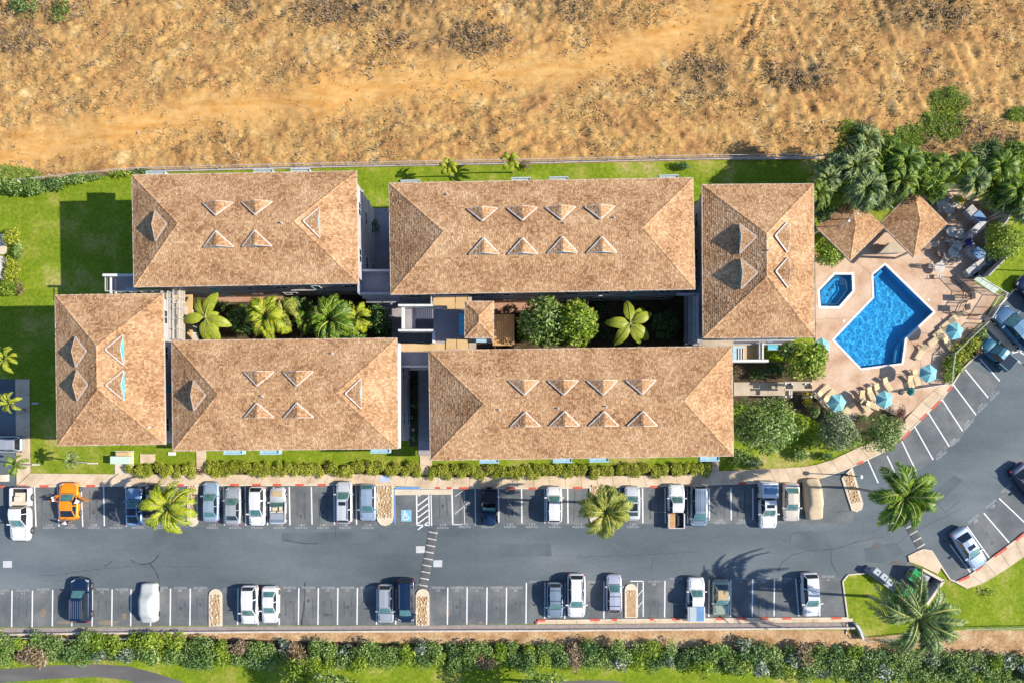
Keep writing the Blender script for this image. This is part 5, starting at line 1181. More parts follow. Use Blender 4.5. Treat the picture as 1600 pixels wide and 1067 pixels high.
for i, (x, y, w_, d_, lb, m_) in enumerate([(231,716,1.7,1.05,'flat concrete lid in the lawn left of the hedge end','concrete'),(269,708.5,.85,.4,'small white utility lid by the hedge under the block corner','white'),(145,723.5,1.2,.12,'thin white bar lying in the lawn under the small palm','white'),(56,725.5,.95,.15,'thin white marker in the lawn next to the side footpath','white'),(56,630,.75,.22,'pale marker slab in the shaded lawn strip at the left','trim'),(8,746,1.0,.8,'cream planter box on the asphalt at the left edge','kerb')]):
    p = G(x, y); o = tag((lambda mb: mb.build('ground_lid' if i < 2 else 'lawn_marker' if i < 5 else 'planter_box', M[m_]))((lambda mb: (mb.box(-w_/2, -d_/2, 0, w_/2, d_/2, .14 if i < 5 else .6), mb)[1])(MB())), lb, 'lid' if i < 2 else 'marker' if i < 5 else 'planter'); o.location = (p.x, p.y, 0)
# neighbour's white roof at the left edge
nb = thing('garden_shed', 'white flat-roofed shed among yellow shrubs at the left edge', 'shed', tuple(G(-4,422))); mb = MB(); mb.box(-1.6,-1.2,0,1.1,1.4,2.2); mb.build('wall', M['wall'], nb); mb = MB(); mb.box(-1.8,-1.4,2.2,1.3,1.6,2.32); mb.build('roof', M['white'], nb); mb = MB(); mb.box(.2,1.8,.0,1.1,4.2,.15); mb.build('doorstep', M['kerb'], nb)
# ------------------------------------------------ VEHICLES (front towards +y)
def paintmat(name, c, metal=.25, rough=.32, coat=.5):
    return mat(name, [tuple(x*.93 for x in c), c], 1.2, 3, rough, metal=metal, coat=coat, spec=.5, obj=True)
PT = {'white': paintmat('white_car_paint', (.72,.72,.71), 0), 'silver': paintmat('silver_car_paint', (.50,.52,.54), .4), 'lightblue': paintmat('pale_blue_car_paint', (.36,.46,.58), .3), 'bluegrey': paintmat('blue_grey_car_paint', (.24,.31,.38), .3),
      'steel': paintmat('steel_blue_car_paint', (.09,.19,.31), .3), 'midblue': paintmat('mid_blue_car_paint', (.24,.38,.55), .3), 'navy': paintmat('navy_car_paint', (.008,.025,.07), .2), 'black': paintmat('black_car_paint', (.012,.012,.016), .1), 'orange': paintmat('orange_car_paint', (.88,.28,.005), 0),
      'beige': paintmat('beige_car_paint', (.62,.56,.46), .1), 'dkgrey': paintmat('dark_grey_car_paint', (.10,.125,.14), .3), 'palegreen': paintmat('pale_green_car_paint', (.36,.42,.31), .2), 'teal': paintmat('teal_blue_car_paint', (.03,.13,.19), .3), 'lav': paintmat('lavender_grey_car_paint', (.50,.52,.62), .3), 'silverlt': paintmat('light_silver_car_paint', (.62,.64,.65), .2)}
M['wind'] = mat('windscreen_glass', [(.05,.13,.12),(.10,.24,.22)], 4, rough=.06, spec=.8, coat=1.0, obj=True)
M['sideglass'] = mat('side_glass', [(.015,.02,.025)], rough=.05, spec=.8, coat=.6)
M['tyre'] = mat('tyre_rubber', [(.018,.018,.018)], rough=.9); M['rim'] = mat('alloy_rim', [(.45,.45,.46)], rough=.3, metal=.8)
M['lampg'] = mat('headlight_lens', [(.55,.58,.60)], rough=.1, coat=.5); M['taill'] = mat('tail_light_lens', [(.45,.02,.02)], rough=.15, coat=.5)
M['interior'] = mat('dark_interior', [(.03,.03,.035)], rough=.9); M['tanint'] = mat('tan_cover_cloth', [(.45,.32,.17),(.55,.41,.24)], 3, rough=.9, obj=True)
M['cover_w'] = mat('pale_car_cover', [(.42,.44,.42),(.50,.52,.50)], 1.5, rough=.8, bump=.4, bscale=6, obj=True); M['cover_t'] = mat('tan_car_cover', [(.50,.38,.24),(.60,.48,.32)], 1.5, rough=.85, bump=.4, bscale=6, obj=True)
SPEC = { # L, W, belt, roof h, hood h ; y (fraction of L from rear): rear glass foot, roof rear, roof front, windscreen foot
 'sedan': (4.65, 1.82, .92, 1.43, .80, .13, .27, .53, .69), 'suv': (4.7, 1.88, 1.08, 1.70, .98, .035, .10, .58, .74), 'hatch': (4.25, 1.78, .98, 1.52, .86, .03, .13, .56, .74),
 'van': (5.0, 1.95, 1.10, 1.76, .92, .03, .07, .66, .84), 'pickup': (5.7, 1.95, 1.10, 1.82, 1.08, .34, .38, .58, .72), 'coupe': (4.35, 1.82, .88, 1.30, .78, .08, .28, .50, .70), 'wagon': (4.75, 1.82, .95, 1.50, .84, .04, .11, .56, .72)}
PROTO = {}
def loft(mb, rings, cap=True):
    n = len(rings[0]); V = [p for r_ in rings for p in r_]; F = []
    for i in range(len(rings)-1):
        for k in range(n-1): a = i*n+k; F.append((a, a+1, a+n+1, a+n))
    if cap: F.append(tuple(range(n))[::-1]); F.append(tuple(range(len(V)-n, len(V))))
    mb.add(V, F)
def proto(kind, opts=()):
    key = (kind,)+tuple(opts)
    if key in PROTO: return PROTO[key]
    L_, W_, belt, rh, hood, f0, f1, f2, f3 = SPEC[kind]
    root = thing('parked_car' if kind != 'pickup' else 'pickup_truck', 'x', 'car' if kind != 'pickup' else 'pickup')
    Y = lambda f: -L_/2+f*L_
    hw = W_/2; bed = kind == 'pickup'; y0f = .0
    # body loft: half section points from sill to centre line, mirrored
    def ring(f, wf, top, crown, lo=.22):
        w_ = hw*wf; s_ = [(w_*.92, lo), (w_*.99, .42), (w_, .62), (w_*.985, top-.13), (w_*.93, top-.035), (w_*.80, top+crown*.3), (w_*.45, top+crown*.8), (0, top+crown)]
        return [(x, Y(f), z) for x, z in s_]+[(-x, Y(f), z) for x, z in s_[::-1][1:]]
    tail = belt-.02 if kind not in ('sedan', 'coupe') else belt+.03
    if not bed:
        rg = [ring(0, .66, tail-.22, .0, .40), ring(.012, .84, tail-.12, .02, .30), ring(.04, .93, tail-.04, .03), ring(.10, .975, tail, .03), ring(.22, 1, belt, .03), ring(.5, 1, belt-.01, .03), ring(f3-.02, .995, belt-.02, .03), ring(f3+.04, .985, hood+.06, .05), ring(.88, .965, hood, .05), ring(.945, .91, hood-.09, .04, .24), ring(.983, .80, hood-.20, .02, .30), ring(1.0, .58, hood-.30, 0, .38)]
    else:
        rg = [ring(f0-.005, .995, belt-.02, .02), ring(.5, 1, belt-.02, .02), ring(f3-.02, 1, belt-.02, .03), ring(f3+.04, .99, hood+.04, .05), ring(.89, .97, hood, .05), ring(.955, .93, hood-.10, .03, .26), ring(.988, .85, hood-.22, .02, .32), ring(1.0, .70, hood-.34, 0, .4)]
    mb = MB(); loft(mb, rg); body = mb.build('body', PT['white'], root, smooth=True)
    md = body.modifiers.new('s', 'SUBSURF'); md.levels = 1; md.render_levels = 1
    # greenhouse
    b0, b1 = hw*.86, hw*.66
    yA, yB, yC, yD = Y(f0), Y(f1), Y(f2), Y(f3); zb = belt-.0
    def gh(f, s_=1.0): return f
    V = [(-b0*.94, yA, zb), (b0*.94, yA, zb), (-b1*.95, yB, rh-.03), (b1*.95, yB, rh-.03), (-b1, (yB+yC)/2, rh+.01), (b1, (yB+yC)/2, rh+.01), (-b1*.93, yC, rh-.03), (b1*.93, yC, rh-.03), (-b0*.9, yD, zb), (b0*.9, yD, zb), (-b0, (yB+yC)/2, zb), (b0, (yB+yC)/2, zb)]
    V = [Vector(p) for p in V]
    mb = MB(); mid = [Vector((0, V[2].y+.02, rh+.01)), Vector((0, V[4].y, rh+.05)), Vector((0, V[6].y-.02, rh+.01))]
    mb.add(V+mid, [(0, 1, 3, 12, 2), (2, 12, 13, 4), (12, 3, 5, 13), (4, 13, 14, 6), (13, 5, 7, 14), (6, 14, 7, 9, 8), (0, 2, 4, 10), (10, 4, 6, 8), (1, 11, 5, 3), (11, 9, 7, 5)])
    cab = mb.build('cabin', PT['white'], root)
    def patch(name, q, m_, off=.012, inset=(.06, .06, .06, .06), par=root):
        a, b_, c_, d_ = q; n = (b_-a).cross(d_-a).normalized(); c0_ = (a+b_+c_+d_)/4
        if n.dot(c0_-Vector((0, (yB+yC)/2, belt*.8))) < 0: n = -n
        f = lambda p, u: p.lerp(c0_, u)
        P_ = [p+(c0_-p)*.09+n*off for p in q]; mb = MB(); mb.add(P_+[p-n*(off+.01) for p in P_], [(0,1,2,3),(0,4,5,1),(1,5,6,2),(2,6,7,3),(3,7,4,0)]); return mb.build(name, m_, par)
    # windscreen bowed in the middle
    def bowed(name, lo1, lo2, hi2, hi1, m_, bow, par=root):
        mb = MB(); K = 5; rows = []
        n = (lo2-lo1).cross(hi1-lo1).normalized();
        if n.z < 0: n = -n
        for j, t in enumerate((.07, .5, .93)):
            a, b_ = lo1.lerp(hi1, t), lo2.lerp(hi2, t); rows.append([a.lerp(b_, .06+.88*i/K)+n*(.015+bow*math.sin(math.pi*i/K)*(1-.5*t)) for i in range(K+1)])
        V_ = [p for r0 in rows for p in r0]; mb.add(V_, [(j*(K+1)+i, j*(K+1)+i+1, (j+1)*(K+1)+i+1, (j+1)*(K+1)+i) for j in range(2) for i in range(K)])
        return mb.build(name, m_, par, smooth=True, fix=False)
    def fixn(o):
        me = o.data
        if me.polygons[0].normal.z < 0: me.flip_normals()
    o = bowed('windscreen', V[8], V[9], V[7], V[6], M['wind'], .05); fixn(o)
    o2 = bowed('rear_window', V[1], V[0], V[2], V[3], M['wind'] if 'tealrear' in opts else M['sideglass'], .03); fixn(o2)
    for s_ in (0, 1):
        patch('side_window', [V[0+s_], V[10+s_], V[4+s_], V[2+s_]], M['sideglass']); patch('side_window', [V[10+s_], V[8+s_], V[6+s_], V[4+s_]], M['sideglass'])
    # wheels, lamps, mirrors
    wr = .33 if kind in ('sedan', 'hatch', 'coupe', 'wagon') else .37
    for f in (.185, .81):
        for s_ in (-1, 1):
            x = s_*(hw-.10); K = 14; mb = MB(); vs_ = [(x-s_*.11+dx*s_, Y(f)+wr*q*math.cos(2*math.pi*k/K), wr+wr*q*math.sin(2*math.pi*k/K)) for dx, q in ((0, .95), (.02, 1), (.19, 1), (.215, .93)) for k in range(K)]
            mb.add(vs_, [(j*K+k, j*K+(k+1) % K, (j+1)*K+(k+1) % K, (j+1)*K+k) for j in range(3) for k in range(K)]+[tuple(range(K)), tuple(range(3*K, 4*K))]); wh = mb.build('wheel', M['tyre'], root)
            mb = MB(); mb.add([(x+s_*.108, Y(f)+wr*.62*math.cos(2*math.pi*k/K), wr+wr*.62*math.sin(2*math.pi*k/K)) for k in range(K)]+[(x+s_*.125, Y(f), wr)], [(k, (k+1) % K, K) for k in range(K)]); mb.build('rim', M['rim'], wh)
    for s_ in (-1, 1):
        zt = hood-.10
        mb = MB(); mb.add([(s_*hw*.52, Y(.988), zt-.14), (s_*hw*.86, Y(.955), zt-.12), (s_*hw*.90, Y(.925), zt+.05), (s_*hw*.60, Y(.955), zt+.04), (s_*hw*.52, Y(.96), zt-.16), (s_*hw*.86, Y(.93), zt-.14), (s_*hw*.88, Y(.9), zt), (s_*hw*.58, Y(.93), zt)], [(0,1,2,3),(7,6,5,4),(0,4,5,1),(1,5,6,2),(2,6,7,3),(3,7,4,0)]); mb.build('headlight', M['lampg'], root)
        mb = MB(); zt = tail-.08; yb = Y(.0) if bed else Y(.03); mb.box(s_*hw*.72, yb-.035, zt-.22, s_*hw*.93, yb+.09, zt+.0); mb.build('tail_light', M['taill'], root)
        mb = MB(); mb.box(s_*(hw*.86), yD-.28, belt-.03, s_*(hw+.17), yD-.14, belt+.13); mb.build('mirror', PT['white'], root)
    mb = MB(); mb.box(-.26, Y(1)-.03, .42, .26, Y(1)+.02, .54); mb.build('number_plate', M['white'], root)
    mb = MB(); mb.bar(Vector((-b0*.85, yD+.05, belt+.02)), Vector((b0*.85, yD+.05, belt+.02)), .05, .03); mb.build('wiper_cowl', M['darkplastic'], root)
    for s_ in (-1, 1):
        mb = MB(); mb.bar(Vector((s_*hw*.74, Y(f3+.05), hood+.062)), Vector((s_*hw*.66, Y(.93), hood-.015)), .022, .03); mb.build('bonnet_gap', M['darkplastic'], root)
    mb = MB(); mb.box(-hw*.55, Y(.985), hood-.36, hw*.55, Y(1)+.015, hood-.24); mb.build('grille', M['darkplastic'], root)
    if kind in ('sedan', 'coupe'): mb = MB(); mb.bar(Vector((-hw*.7, Y(f0*.28), tail+.045)), Vector((hw*.7, Y(f0*.28), tail+.045)), .022, .03); mb.build('boot_gap', M['darkplastic'], root)
    if 'rails' in opts:
        for s_ in (-1, 1): mb = MB(); mb.bar(Vector((s_*b1*.93, yB+.15, rh+.07)), Vector((s_*b1*.93, yC-.1, rh+.06)), .05, .04); mb.build('roof_rail', M['rim'], root)
    if 'ribs' in opts:
        for k in range(5): x = (k-2)*b1*.34; mb = MB(); mb.bar(Vector((x, yB+.2, rh+.045-abs(k-2)*.008)), Vector((x, yC-.25, rh+.045-abs(k-2)*.008)), .05, .02); mb.build('roof_rib', M['rim'], root)
    if 'sunroof' in opts: mb = MB(); mb.box(-b1*.6, yC-.62, rh+.01, b1*.6, yC-.22, rh+.065); mb.build('sunroof', M['sideglass'], root)
    if 'glassroof' in opts: mb = MB(); mb.box(-b1*.82, yB+.1, rh-.0, b1*.82, yC-.1, rh+.06); mb.build('glass_roof', M['sideglass'], root)
    if 'tanroof' in opts: mb = MB(); mb.box(-b1*.86, yB+.02, rh, b1*.86, yC-.06, rh+.062); mb.build('roof_cloth', M['tanint'], root)
    if 'crossbars' in opts:
        for y in (yB+.4, yC-.4): mb = MB(); mb.box(-b1, y-.03, rh+.06, b1, y+.03, rh+.1); mb.build('roof_bar', M['darkplastic'], root)
    if bed:
        yt = Y(.0); yc = Y(f0)-.01; bz = belt-.04; mb = MB(); mb.box(-hw*.9, yt+.06, .55, hw*.9, yc, .64); mb.build('bed_floor', M['interior'] if 'cream' not in opts else M['kerb'], root)
        for s_ in (-1, 1):
            mb = MB(); mb.box(s_*hw*.86, yt+.05, .35, s_*hw*.985, yc, bz+.02); o_ = mb.build('bed_side', PT['white'], root)
        mb = MB(); mb.box(-hw*.86, yt, .40, hw*.86, yt+.07, bz); mb.build('tailgate', PT['white'], root)
        mb = MB(); mb.box(-hw*.86, yt-.14, .38, hw*.86, yt-.02, .52); mb.build('rear_bumper', M['rim'], root)
        if 'planks' in opts:
            for k in range(4): mb = MB(); mb.box(-hw*.8+k*.16, yt+.05, 1.0, -hw*.8+k*.16+.13, yc-.05, 1.05); mb.build('plank', M['wood'], root)
            mb = MB(); mb.box(.1, yt+.3, .64, hw*.8, yc-.3, .75); mb.build('bed_mat', M['darkplastic'], root)
        if 'halfcover' in opts:
            mb = MB(); mb.box(-hw*.84, yt+.08, bz+.02, -.02, yc-.02, bz+.08); mb.build('bed_cover', M['palerail'], root); mb = MB(); mb.box(.0, yt+.08, bz-.02, hw*.84, yc-.02, bz+.05); mb.build('bed_cover_blue', mat('blue_tonneau', [(.12,.24,.42),(.18,.32,.52)], 2, rough=.5), root)
        if 'shell' in opts:
            mb = MB(); mb.box(-hw*.86, yt+.1, bz+.02, hw*.86, yc-.02, rh-.12); mb.build('camper_shell', PT['white'], root); mb = MB(); mb.box(-hw*.74, yt+.35, rh-.13, hw*.74, yc-.5, rh-.09); mb.build('shell_window', mat('blue_shell_glass', [(.10,.22,.36),(.22,.36,.5)], 1.5, rough=.15), root)
        if 'cargo' in opts:
            mb = MB(); mb.box(-.5, yt+.5, .64, .45, yc-.2, .95); mb.build('cargo_box', M['kerb'], root); mb = MB(); mb.box(-.2, yt+.9, .95, .4, yc-.5, 1.2); mb.build('cargo_bag', M['frame'], root)
            mb = MB(); mb.box(-hw*.84, yc-.5, bz-.1, hw*.84, yc-.1, bz+.06); mb.build('toolbox', M['kerb'], root)
        if 'black' in opts: mb = MB(); mb.box(-hw*.84, yt+.1, bz-.02, hw*.84, yc-.02, bz+.05); mb.build('bed_cover', M['sideglass'], root)
    PROTO[key] = [root, tree_of(root), L_, W_, rh, False]
    return PROTO[key]
PAINTED = ('body', 'cabin', 'mirror', 'bed_side', 'tailgate', 'camper_shell')
def car(kind, col, px, py, head, length_px, label, opts=(), width=None, wpx=None, group='vehicles parked in the marked bays'):
    pr = proto(kind, opts); root, tr_, L_, W_, rh, used = pr
    if not used: o = root; pr[5] = True
    else: o = dup_tree(root, None, tr_)
    c = G(px, py, rh*.7); o.location = (c.x, c.y, .015); o.rotation_euler = (0, 0, R(head))
    Lm = length_px/S*(H-.7)/H; sx = (wpx/S*(H-.9)/H/W_) if wpx else min(1.08, max(.93, (Lm/L_)**.5)); o.scale = (sx, Lm/L_, 1)
    o['label'] = label; o['group'] = group; o['category'] = 'pickup' if kind == 'pickup' else 'van' if kind == 'van' else 'car'
    t_ = tree_of(o)
    for ch in [c_ for l in t_.values() for c_ in l]:
        if ch.name.split('.')[0] in PAINTED: setmat(ch, PT[col])
    return o
N_, S_ = 0, 180
car('pickup','white',27.5,804,S_,83,'big white pickup with cargo in its bed, far left of the upper row',('cargo',), wpx=30)
car('coupe','midblue',208,792,N_,60,'steel blue coupe with a dark glass roof, left of the first bright palm',('glassroof',),wpx=26)
car('hatch','black',237,784,N_,52,'black car half hidden under the bright palm at the left',(),wpx=24)
car('sedan','lightblue',328,784,N_,63,'pale blue sedan just right of the first stone island, its nose over the sidewalk',('tealrear',),wpx=25)
car('sedan','silver',362.5,790.5,N_,60,'silver sedan second to the right of the first stone island',(),wpx=25)
car('hatch','white',400,791,S_,62,'white hatchback reversed in, between the silver sedan and the open-topped car',(),wpx=26)
car('suv','silverlt',536.5,785,N_,66,'light grey off-roader with a sunroof next to two empty bays',('rails','sunroof'),wpx=26)
car('hatch','lightblue',574,785,S_,58,'pale lilac-blue hatchback beside the wide stone island',('tealrear',),wpx=26)
car('suv','white',866,788.5,N_,58,'white car alone between palm shadows left of the middle palm',(),wpx=26)
car('sedan','silverlt',988.5,786,N_,54,'silver car with dark glass roof, partly under the right side of the middle palm',('glassroof',),wpx=25)
car('pickup','white',1058,791,N_,69,'white pickup with timber planks in its open bed',('planks',),wpx=26)
car('van','bluegrey',1093.5,790.5,S_,65,'blue-grey minivan with a ribbed roof beside the pickup with planks',('ribs',),wpx=27)
car('pickup','white',1202,789.5,S_,73,'white pickup with a camper shell, its roof window of blue glass',('shell','sunroof'),wpx=28)
car('sedan','beige',1238,784.5,S_,61,'beige sedan between the camper pickup and the tan covered car',('tealrear',),wpx=26)
car('suv','navy',122.5,939,N_,70,'dark blue off-roader with a silver ribbed roof rack in the lower left row',('ribs','rails'),wpx=30)
car('suv','white',388,946,S_,61,'white car just right of the rounded island in the lower row',(),wpx=27)
car('sedan','white',420.5,945.5,S_,59,'white sedan with grey windows, second right of the rounded island',('tealrear',),wpx=26)
car('wagon','silver',602,944,S_,62,'dusty silver wagon beside the dark navy minivan',('rails',),wpx=26)
car('van','navy',633.5,939,S_,69,'dark navy minivan next to the island at the foot of the speed hump',('rails',),wpx=28)
car('wagon','bluegrey',867.5,938.5,S_,57,'dark grey car with roof bars in the lower row',('crossbars',),wpx=26)
car('suv','white',901,931.5,S_,69,'long white estate car with roof rails next to the dark grey car',('rails',),wpx=29)
car('hatch','lav',960,928,N_,61,'lavender-grey car next to the narrow tan island',('crossbars',),wpx=25)
car('pickup','white',1089,937,N_,69,'white pickup whose bed is half blue and half white',('halfcover',),wpx=27)
car('sedan','palegreen',1128,934,S_,57,'pale green sedan with a tan roof in the lower row',('tanroof',),wpx=27)
car('suv','white',1269,930,S_+3,69,'white car parked slightly askew near the grass corner at the right of the lower row',(),wpx=28)
car('sedan','lightblue',1517,857,S_+33,70,'pale blue sedan with an open sunroof in the diagonal bays by the curved sidewalk',('sunroof',),wpx=29)
car('sedan','navy',1611,756,S_+38,72,'dark navy car cut off by the right edge in the diagonal bays',(),wpx=29)
car('suv','steel',1590,511,N_+43,76,'steel blue off-roader parked diagonally by the terrace gate',(),wpx=32)
car('pickup','teal',1563,552,N_+50,60,'teal-blue pickup parked diagonally beside the sand coloured island',('black',),wpx=24)
car('suv','navy',1618,456,N_+40,60,'dark navy car only just showing at the right edge beside the lawn',(),wpx=28)
car('suv','silver',4,694,90,56,'silver car on the side road at the left edge, its tail towards the footpath',('rails',),wpx=26)
# small open-topped car, open jeep, orange coupe with open doors, covered cars
def roadster(px, py, head, length_px, col, label, opts):
    o = car('hatch', col, px, py, head, length_px, label, opts, wpx=25)
    return o
PROTO_KEEP = None
def open_car(px, py, head, Lm, Wm, body_m, label, jeep=False):
    c = G(px, py, .9); root = thing('open_car' if not jeep else 'open_jeep', label, 'car', (c.x, c.y, .015), R(head), 'vehicles parked in the marked bays'); hl, hw = Lm/2, Wm/2
    def ring(y, wf, zt, lo=.25): w_ = hw*wf; s_ = [(w_*.95, lo), (w_, .6), (w_*.97, zt-.05), (w_*.86, zt), (0, zt+.03)]; return [(x, y, z) for x, z in s_]+[(-x, y, z) for x, z in s_[::-1][1:]]
    zh = 1.0 if jeep else .82
    mb = MB(); loft(mb, [ring(hl*.18, 1, zh), ring(hl*.6, .98 if not jeep else .86, zh-.03), ring(hl*.88, .92 if not jeep else .80, zh-.1), ring(hl, .7, zh-.3, .4)]); mb.build('bonnet', body_m, root, smooth=True)
    for s_ in (-1, 1):
        mb = MB(); mb.box(s_*hw*.86, -hl*.92, .25, s_*hw, hl*.2, zh); o = mb.build('body_side', body_m, root); bv = o.modifiers.new('b', 'BEVEL'); bv.width = .05; bv.segments = 2
        mb = MB(); mb.box(s_*hw*.12, -hl*.35, .5, s_*hw*.7, -hl*.28, 1.15); mb.box(s_*hw*.12, -hl*.28, .45, s_*hw*.7, hl*.0, .6); mb.build('seat', M['interior'] if jeep else M['frame'], root)
        mb = MB(); mb.box(s_*hw*.84, -hl*.97, zh-.25, s_*hw*.97, -hl*.93, zh-.08); mb.build('tail_light', M['taill'], root)
        mb = MB(); mb.cyl((s_*hw*.6, 0), .09, .09, 0, .05, 10); q = mb.build('headlight', M['lampg'], root); q.rotation_euler = (R(-90), 0, 0); q.location = (0, hl*.97, zh-.25)
        mb = MB(); mb.box(s_*hw*.95, hl*.14, zh, s_*(hw+.18), hl*.22, zh+.14); mb.build('mirror', body_m, root)
        for y in (-hl*.6, hl*.62):
            K = 14; wr = .36; x = s_*(hw-.08); mb = MB(); mb.add([(x-s_*.12+dx*s_, y+wr*q*math.cos(2*math.pi*k/K), wr+wr*q*math.sin(2*math.pi*k/K)) for dx, q in ((0, .95), (.02, 1), (.2, 1), (.22, .9)) for k in range(K)], [(j*K+k, j*K+(k+1) % K, (j+1)*K+(k+1) % K, (j+1)*K+k) for j in range(3) for k in range(K)]+[tuple(range(K)), tuple(range(3*K, 4*K))]); wh = mb.build('wheel', M['tyre'], root)
            mb = MB(); mb.add([(x+s_*.105, y+wr*.6*math.cos(2*math.pi*k/K), wr+wr*.6*math.sin(2*math.pi*k/K)) for k in range(K)], [tuple(range(K))]); mb.build('rim', M['rim'], wh)
    mb = MB(); mb.box(-hw*.86, -hl*.9, .3, hw*.86, hl*.18, .42); mb.build('cabin_floor', M['interior'], root)
    mb = MB(); mb.box(-hw*.86, -hl*.97, .3, hw*.86, -hl*.88, zh); mb.build('tail_panel', body_m, root)
    mb = MB(); a = hl*.2; mb.add([(-hw*.84, a, zh), (hw*.84, a, zh), (hw*.76, a-.42, zh+.5), (-hw*.76, a-.42, zh+.5), (-hw*.84, a-.04, zh), (hw*.84, a-.04, zh), (hw*.76, a-.46, zh+.5), (-hw*.76, a-.46, zh+.5)], [(0,1,2,3),(7,6,5,4),(0,4,5,1),(1,5,6,2),(2,6,7,3),(3,7,4,0)]); mb.build('windscreen', M['wind'], root)
    mb = MB(); mb.tube([(-.35+.3*math.cos(R(t)), a-.55+.05*math.sin(R(t)), zh+.0+.17*math.sin(R(t))) for t in range(0, 361, 45)], .02, 5, False); mb.build('steering_wheel', M['darkplastic'], root)
    if jeep:
        mb = MB(); 
        for y in (-hl*.25, -hl*.85): mb.tube([(-hw*.85, y, zh), (-hw*.8, y, 1.7), (hw*.8, y, 1.7), (hw*.85, y, zh)], .035, 6)
        for s_ in (-1, 1): mb.tube([(s_*hw*.8, -hl*.85, 1.7), (s_*hw*.8, -hl*.25, 1.7), (s_*hw*.8, a-.4, 1.55)], .035, 6)
        mb.build('roll_cage', M['darkplastic'], root); mb = MB(); mb.box(-hw*.78, -hl*.84, 1.66, hw*.78, -hl*.27, 1.72); mb.build('soft_top', M['interior'], root)
        mb = MB(); mb.cyl((0, 0), .36, .36, 0, .22, 14); q = mb.build('spare_wheel', M['tyre'], root); q.rotation_euler = (R(90), 0, 0); q.location = (0, -hl*.97, .95)
    else:
        mb = MB(); mb.box(-hw*.82, -hl*.72, .9, hw*.82, -hl*.38, 1.02); mb.build('parcel_shelf', PT['silver'], root); mb = MB(); mb.box(-hw*.84, -hl*.9, .72, hw*.84, -hl*.73, .88); mb.build('rear_deck', PT['bluegrey'], root)
        mb = MB(); mb.box(-hw*.62, hl*.5, zh+.0, hw*.62, hl*.82, zh+.02); mb.build('bonnet_panel', M['tanint'], root)
    return root
open_car(433,790,0,4.3,1.85,PT['silverlt'],'open-topped silver car with a tan bonnet panel, just left of the empty bays')
open_car(764.5,792,180,4.4,1.85,PT['navy'],'dark navy open jeep with a roll cage and a spare wheel over the kerb', True)
# orange coupe and its open doors
oc = car('coupe','orange',105.5,783,N_,59,'bright orange coupe with both doors open and people beside it',(),wpx=31)
for s_, ang, nm in ((1, 60, 'r'), (-1, 60, 'l')):
    d_ = MB(); d_.box(-.04, -1.05, .32, .04, 0, .92); d_.box(-.03, -.8, .92, .02, -.05, .96); dd = d_.build('open_door', PT['orange'], oc); dd.location = (s_*.90, .55, 0); dd.rotation_euler = (0, 0, R(s_*ang)); bv = dd.modifiers.new('b', 'BEVEL'); bv.width = .02
    g_ = MB(); g_.add([(0, -.85, .96), (0, -.1, .96), (-s_*.12, -.35, 1.26), (-s_*.12, -.8, 1.28)], [(0,1,2,3)]); g_.build('door_glass', M['sideglass'], dd)
def covered(px, py, head, Lm, Wm, hgt, m_, label, seed, cabf=(.22, .62)):
    c = G(px, py, hgt*.6); root_me = MB(); r_ = random.Random(seed); rings = []
    for i in range(17):
        f = i/16; y = -Lm/2+f*Lm; e = min(1, math.sin(math.pi*min(1, max(0, f*.98+.01)))**.33); w_ = Wm/2*(.80+.20*e)
        cabz = max(0, min(1, (f-cabf[0]+.12)/.12))*max(0, min(1, (cabf[1]+.16-f)/.16)); zt = hgt*(.56+.44*cabz)*(.82+.18*e); tw = .72-.14*cabz
        ring = []
        for x_, z_ in ((1.03, 0.05), (1.02, .3), (1.0, .55*zt), (.97, .72*zt), (tw+.1, .93*zt), (tw-.1, zt), (tw*.5, zt*1.015), (0, zt*1.02)):
            ring.append((w_*x_+r_.uniform(-.02, .02), y, z_ if z_ < .4 else z_))
        rings.append(ring+[(-x+r_.uniform(-.02, .02), y_, z) for x, y_, z in ring[::-1][1:]])
    mb = MB(); loft(mb, rings); root = thing('covered_car', label, 'covered car', (c.x, c.y, .015), R(head)); o = mb.build('car_cover', m_, root, smooth=True); sm_ = o.modifiers.new('s', 'SUBSURF'); sm_.levels = 1; sm_.render_levels = 1
    for yy in (-Lm*.3, Lm*.32):
        for s_ in (-1, 1): mb = MB(); mb.box(s_*Wm*.5-.1, yy-.3, 0, s_*Wm*.5+.04, yy+.3, .16); mb.build('wheel', M['tyre'], root)
    return root
covered(229.5,942.5,0,4.65,2.0,1.55,M['cover_w'],'car under a pale grey-white cover in the lower left row',5)
covered(1273,779.5,186,4.9,2.0,1.45,M['cover_t'],'car under a tan cover at the right end of the upper row',6)
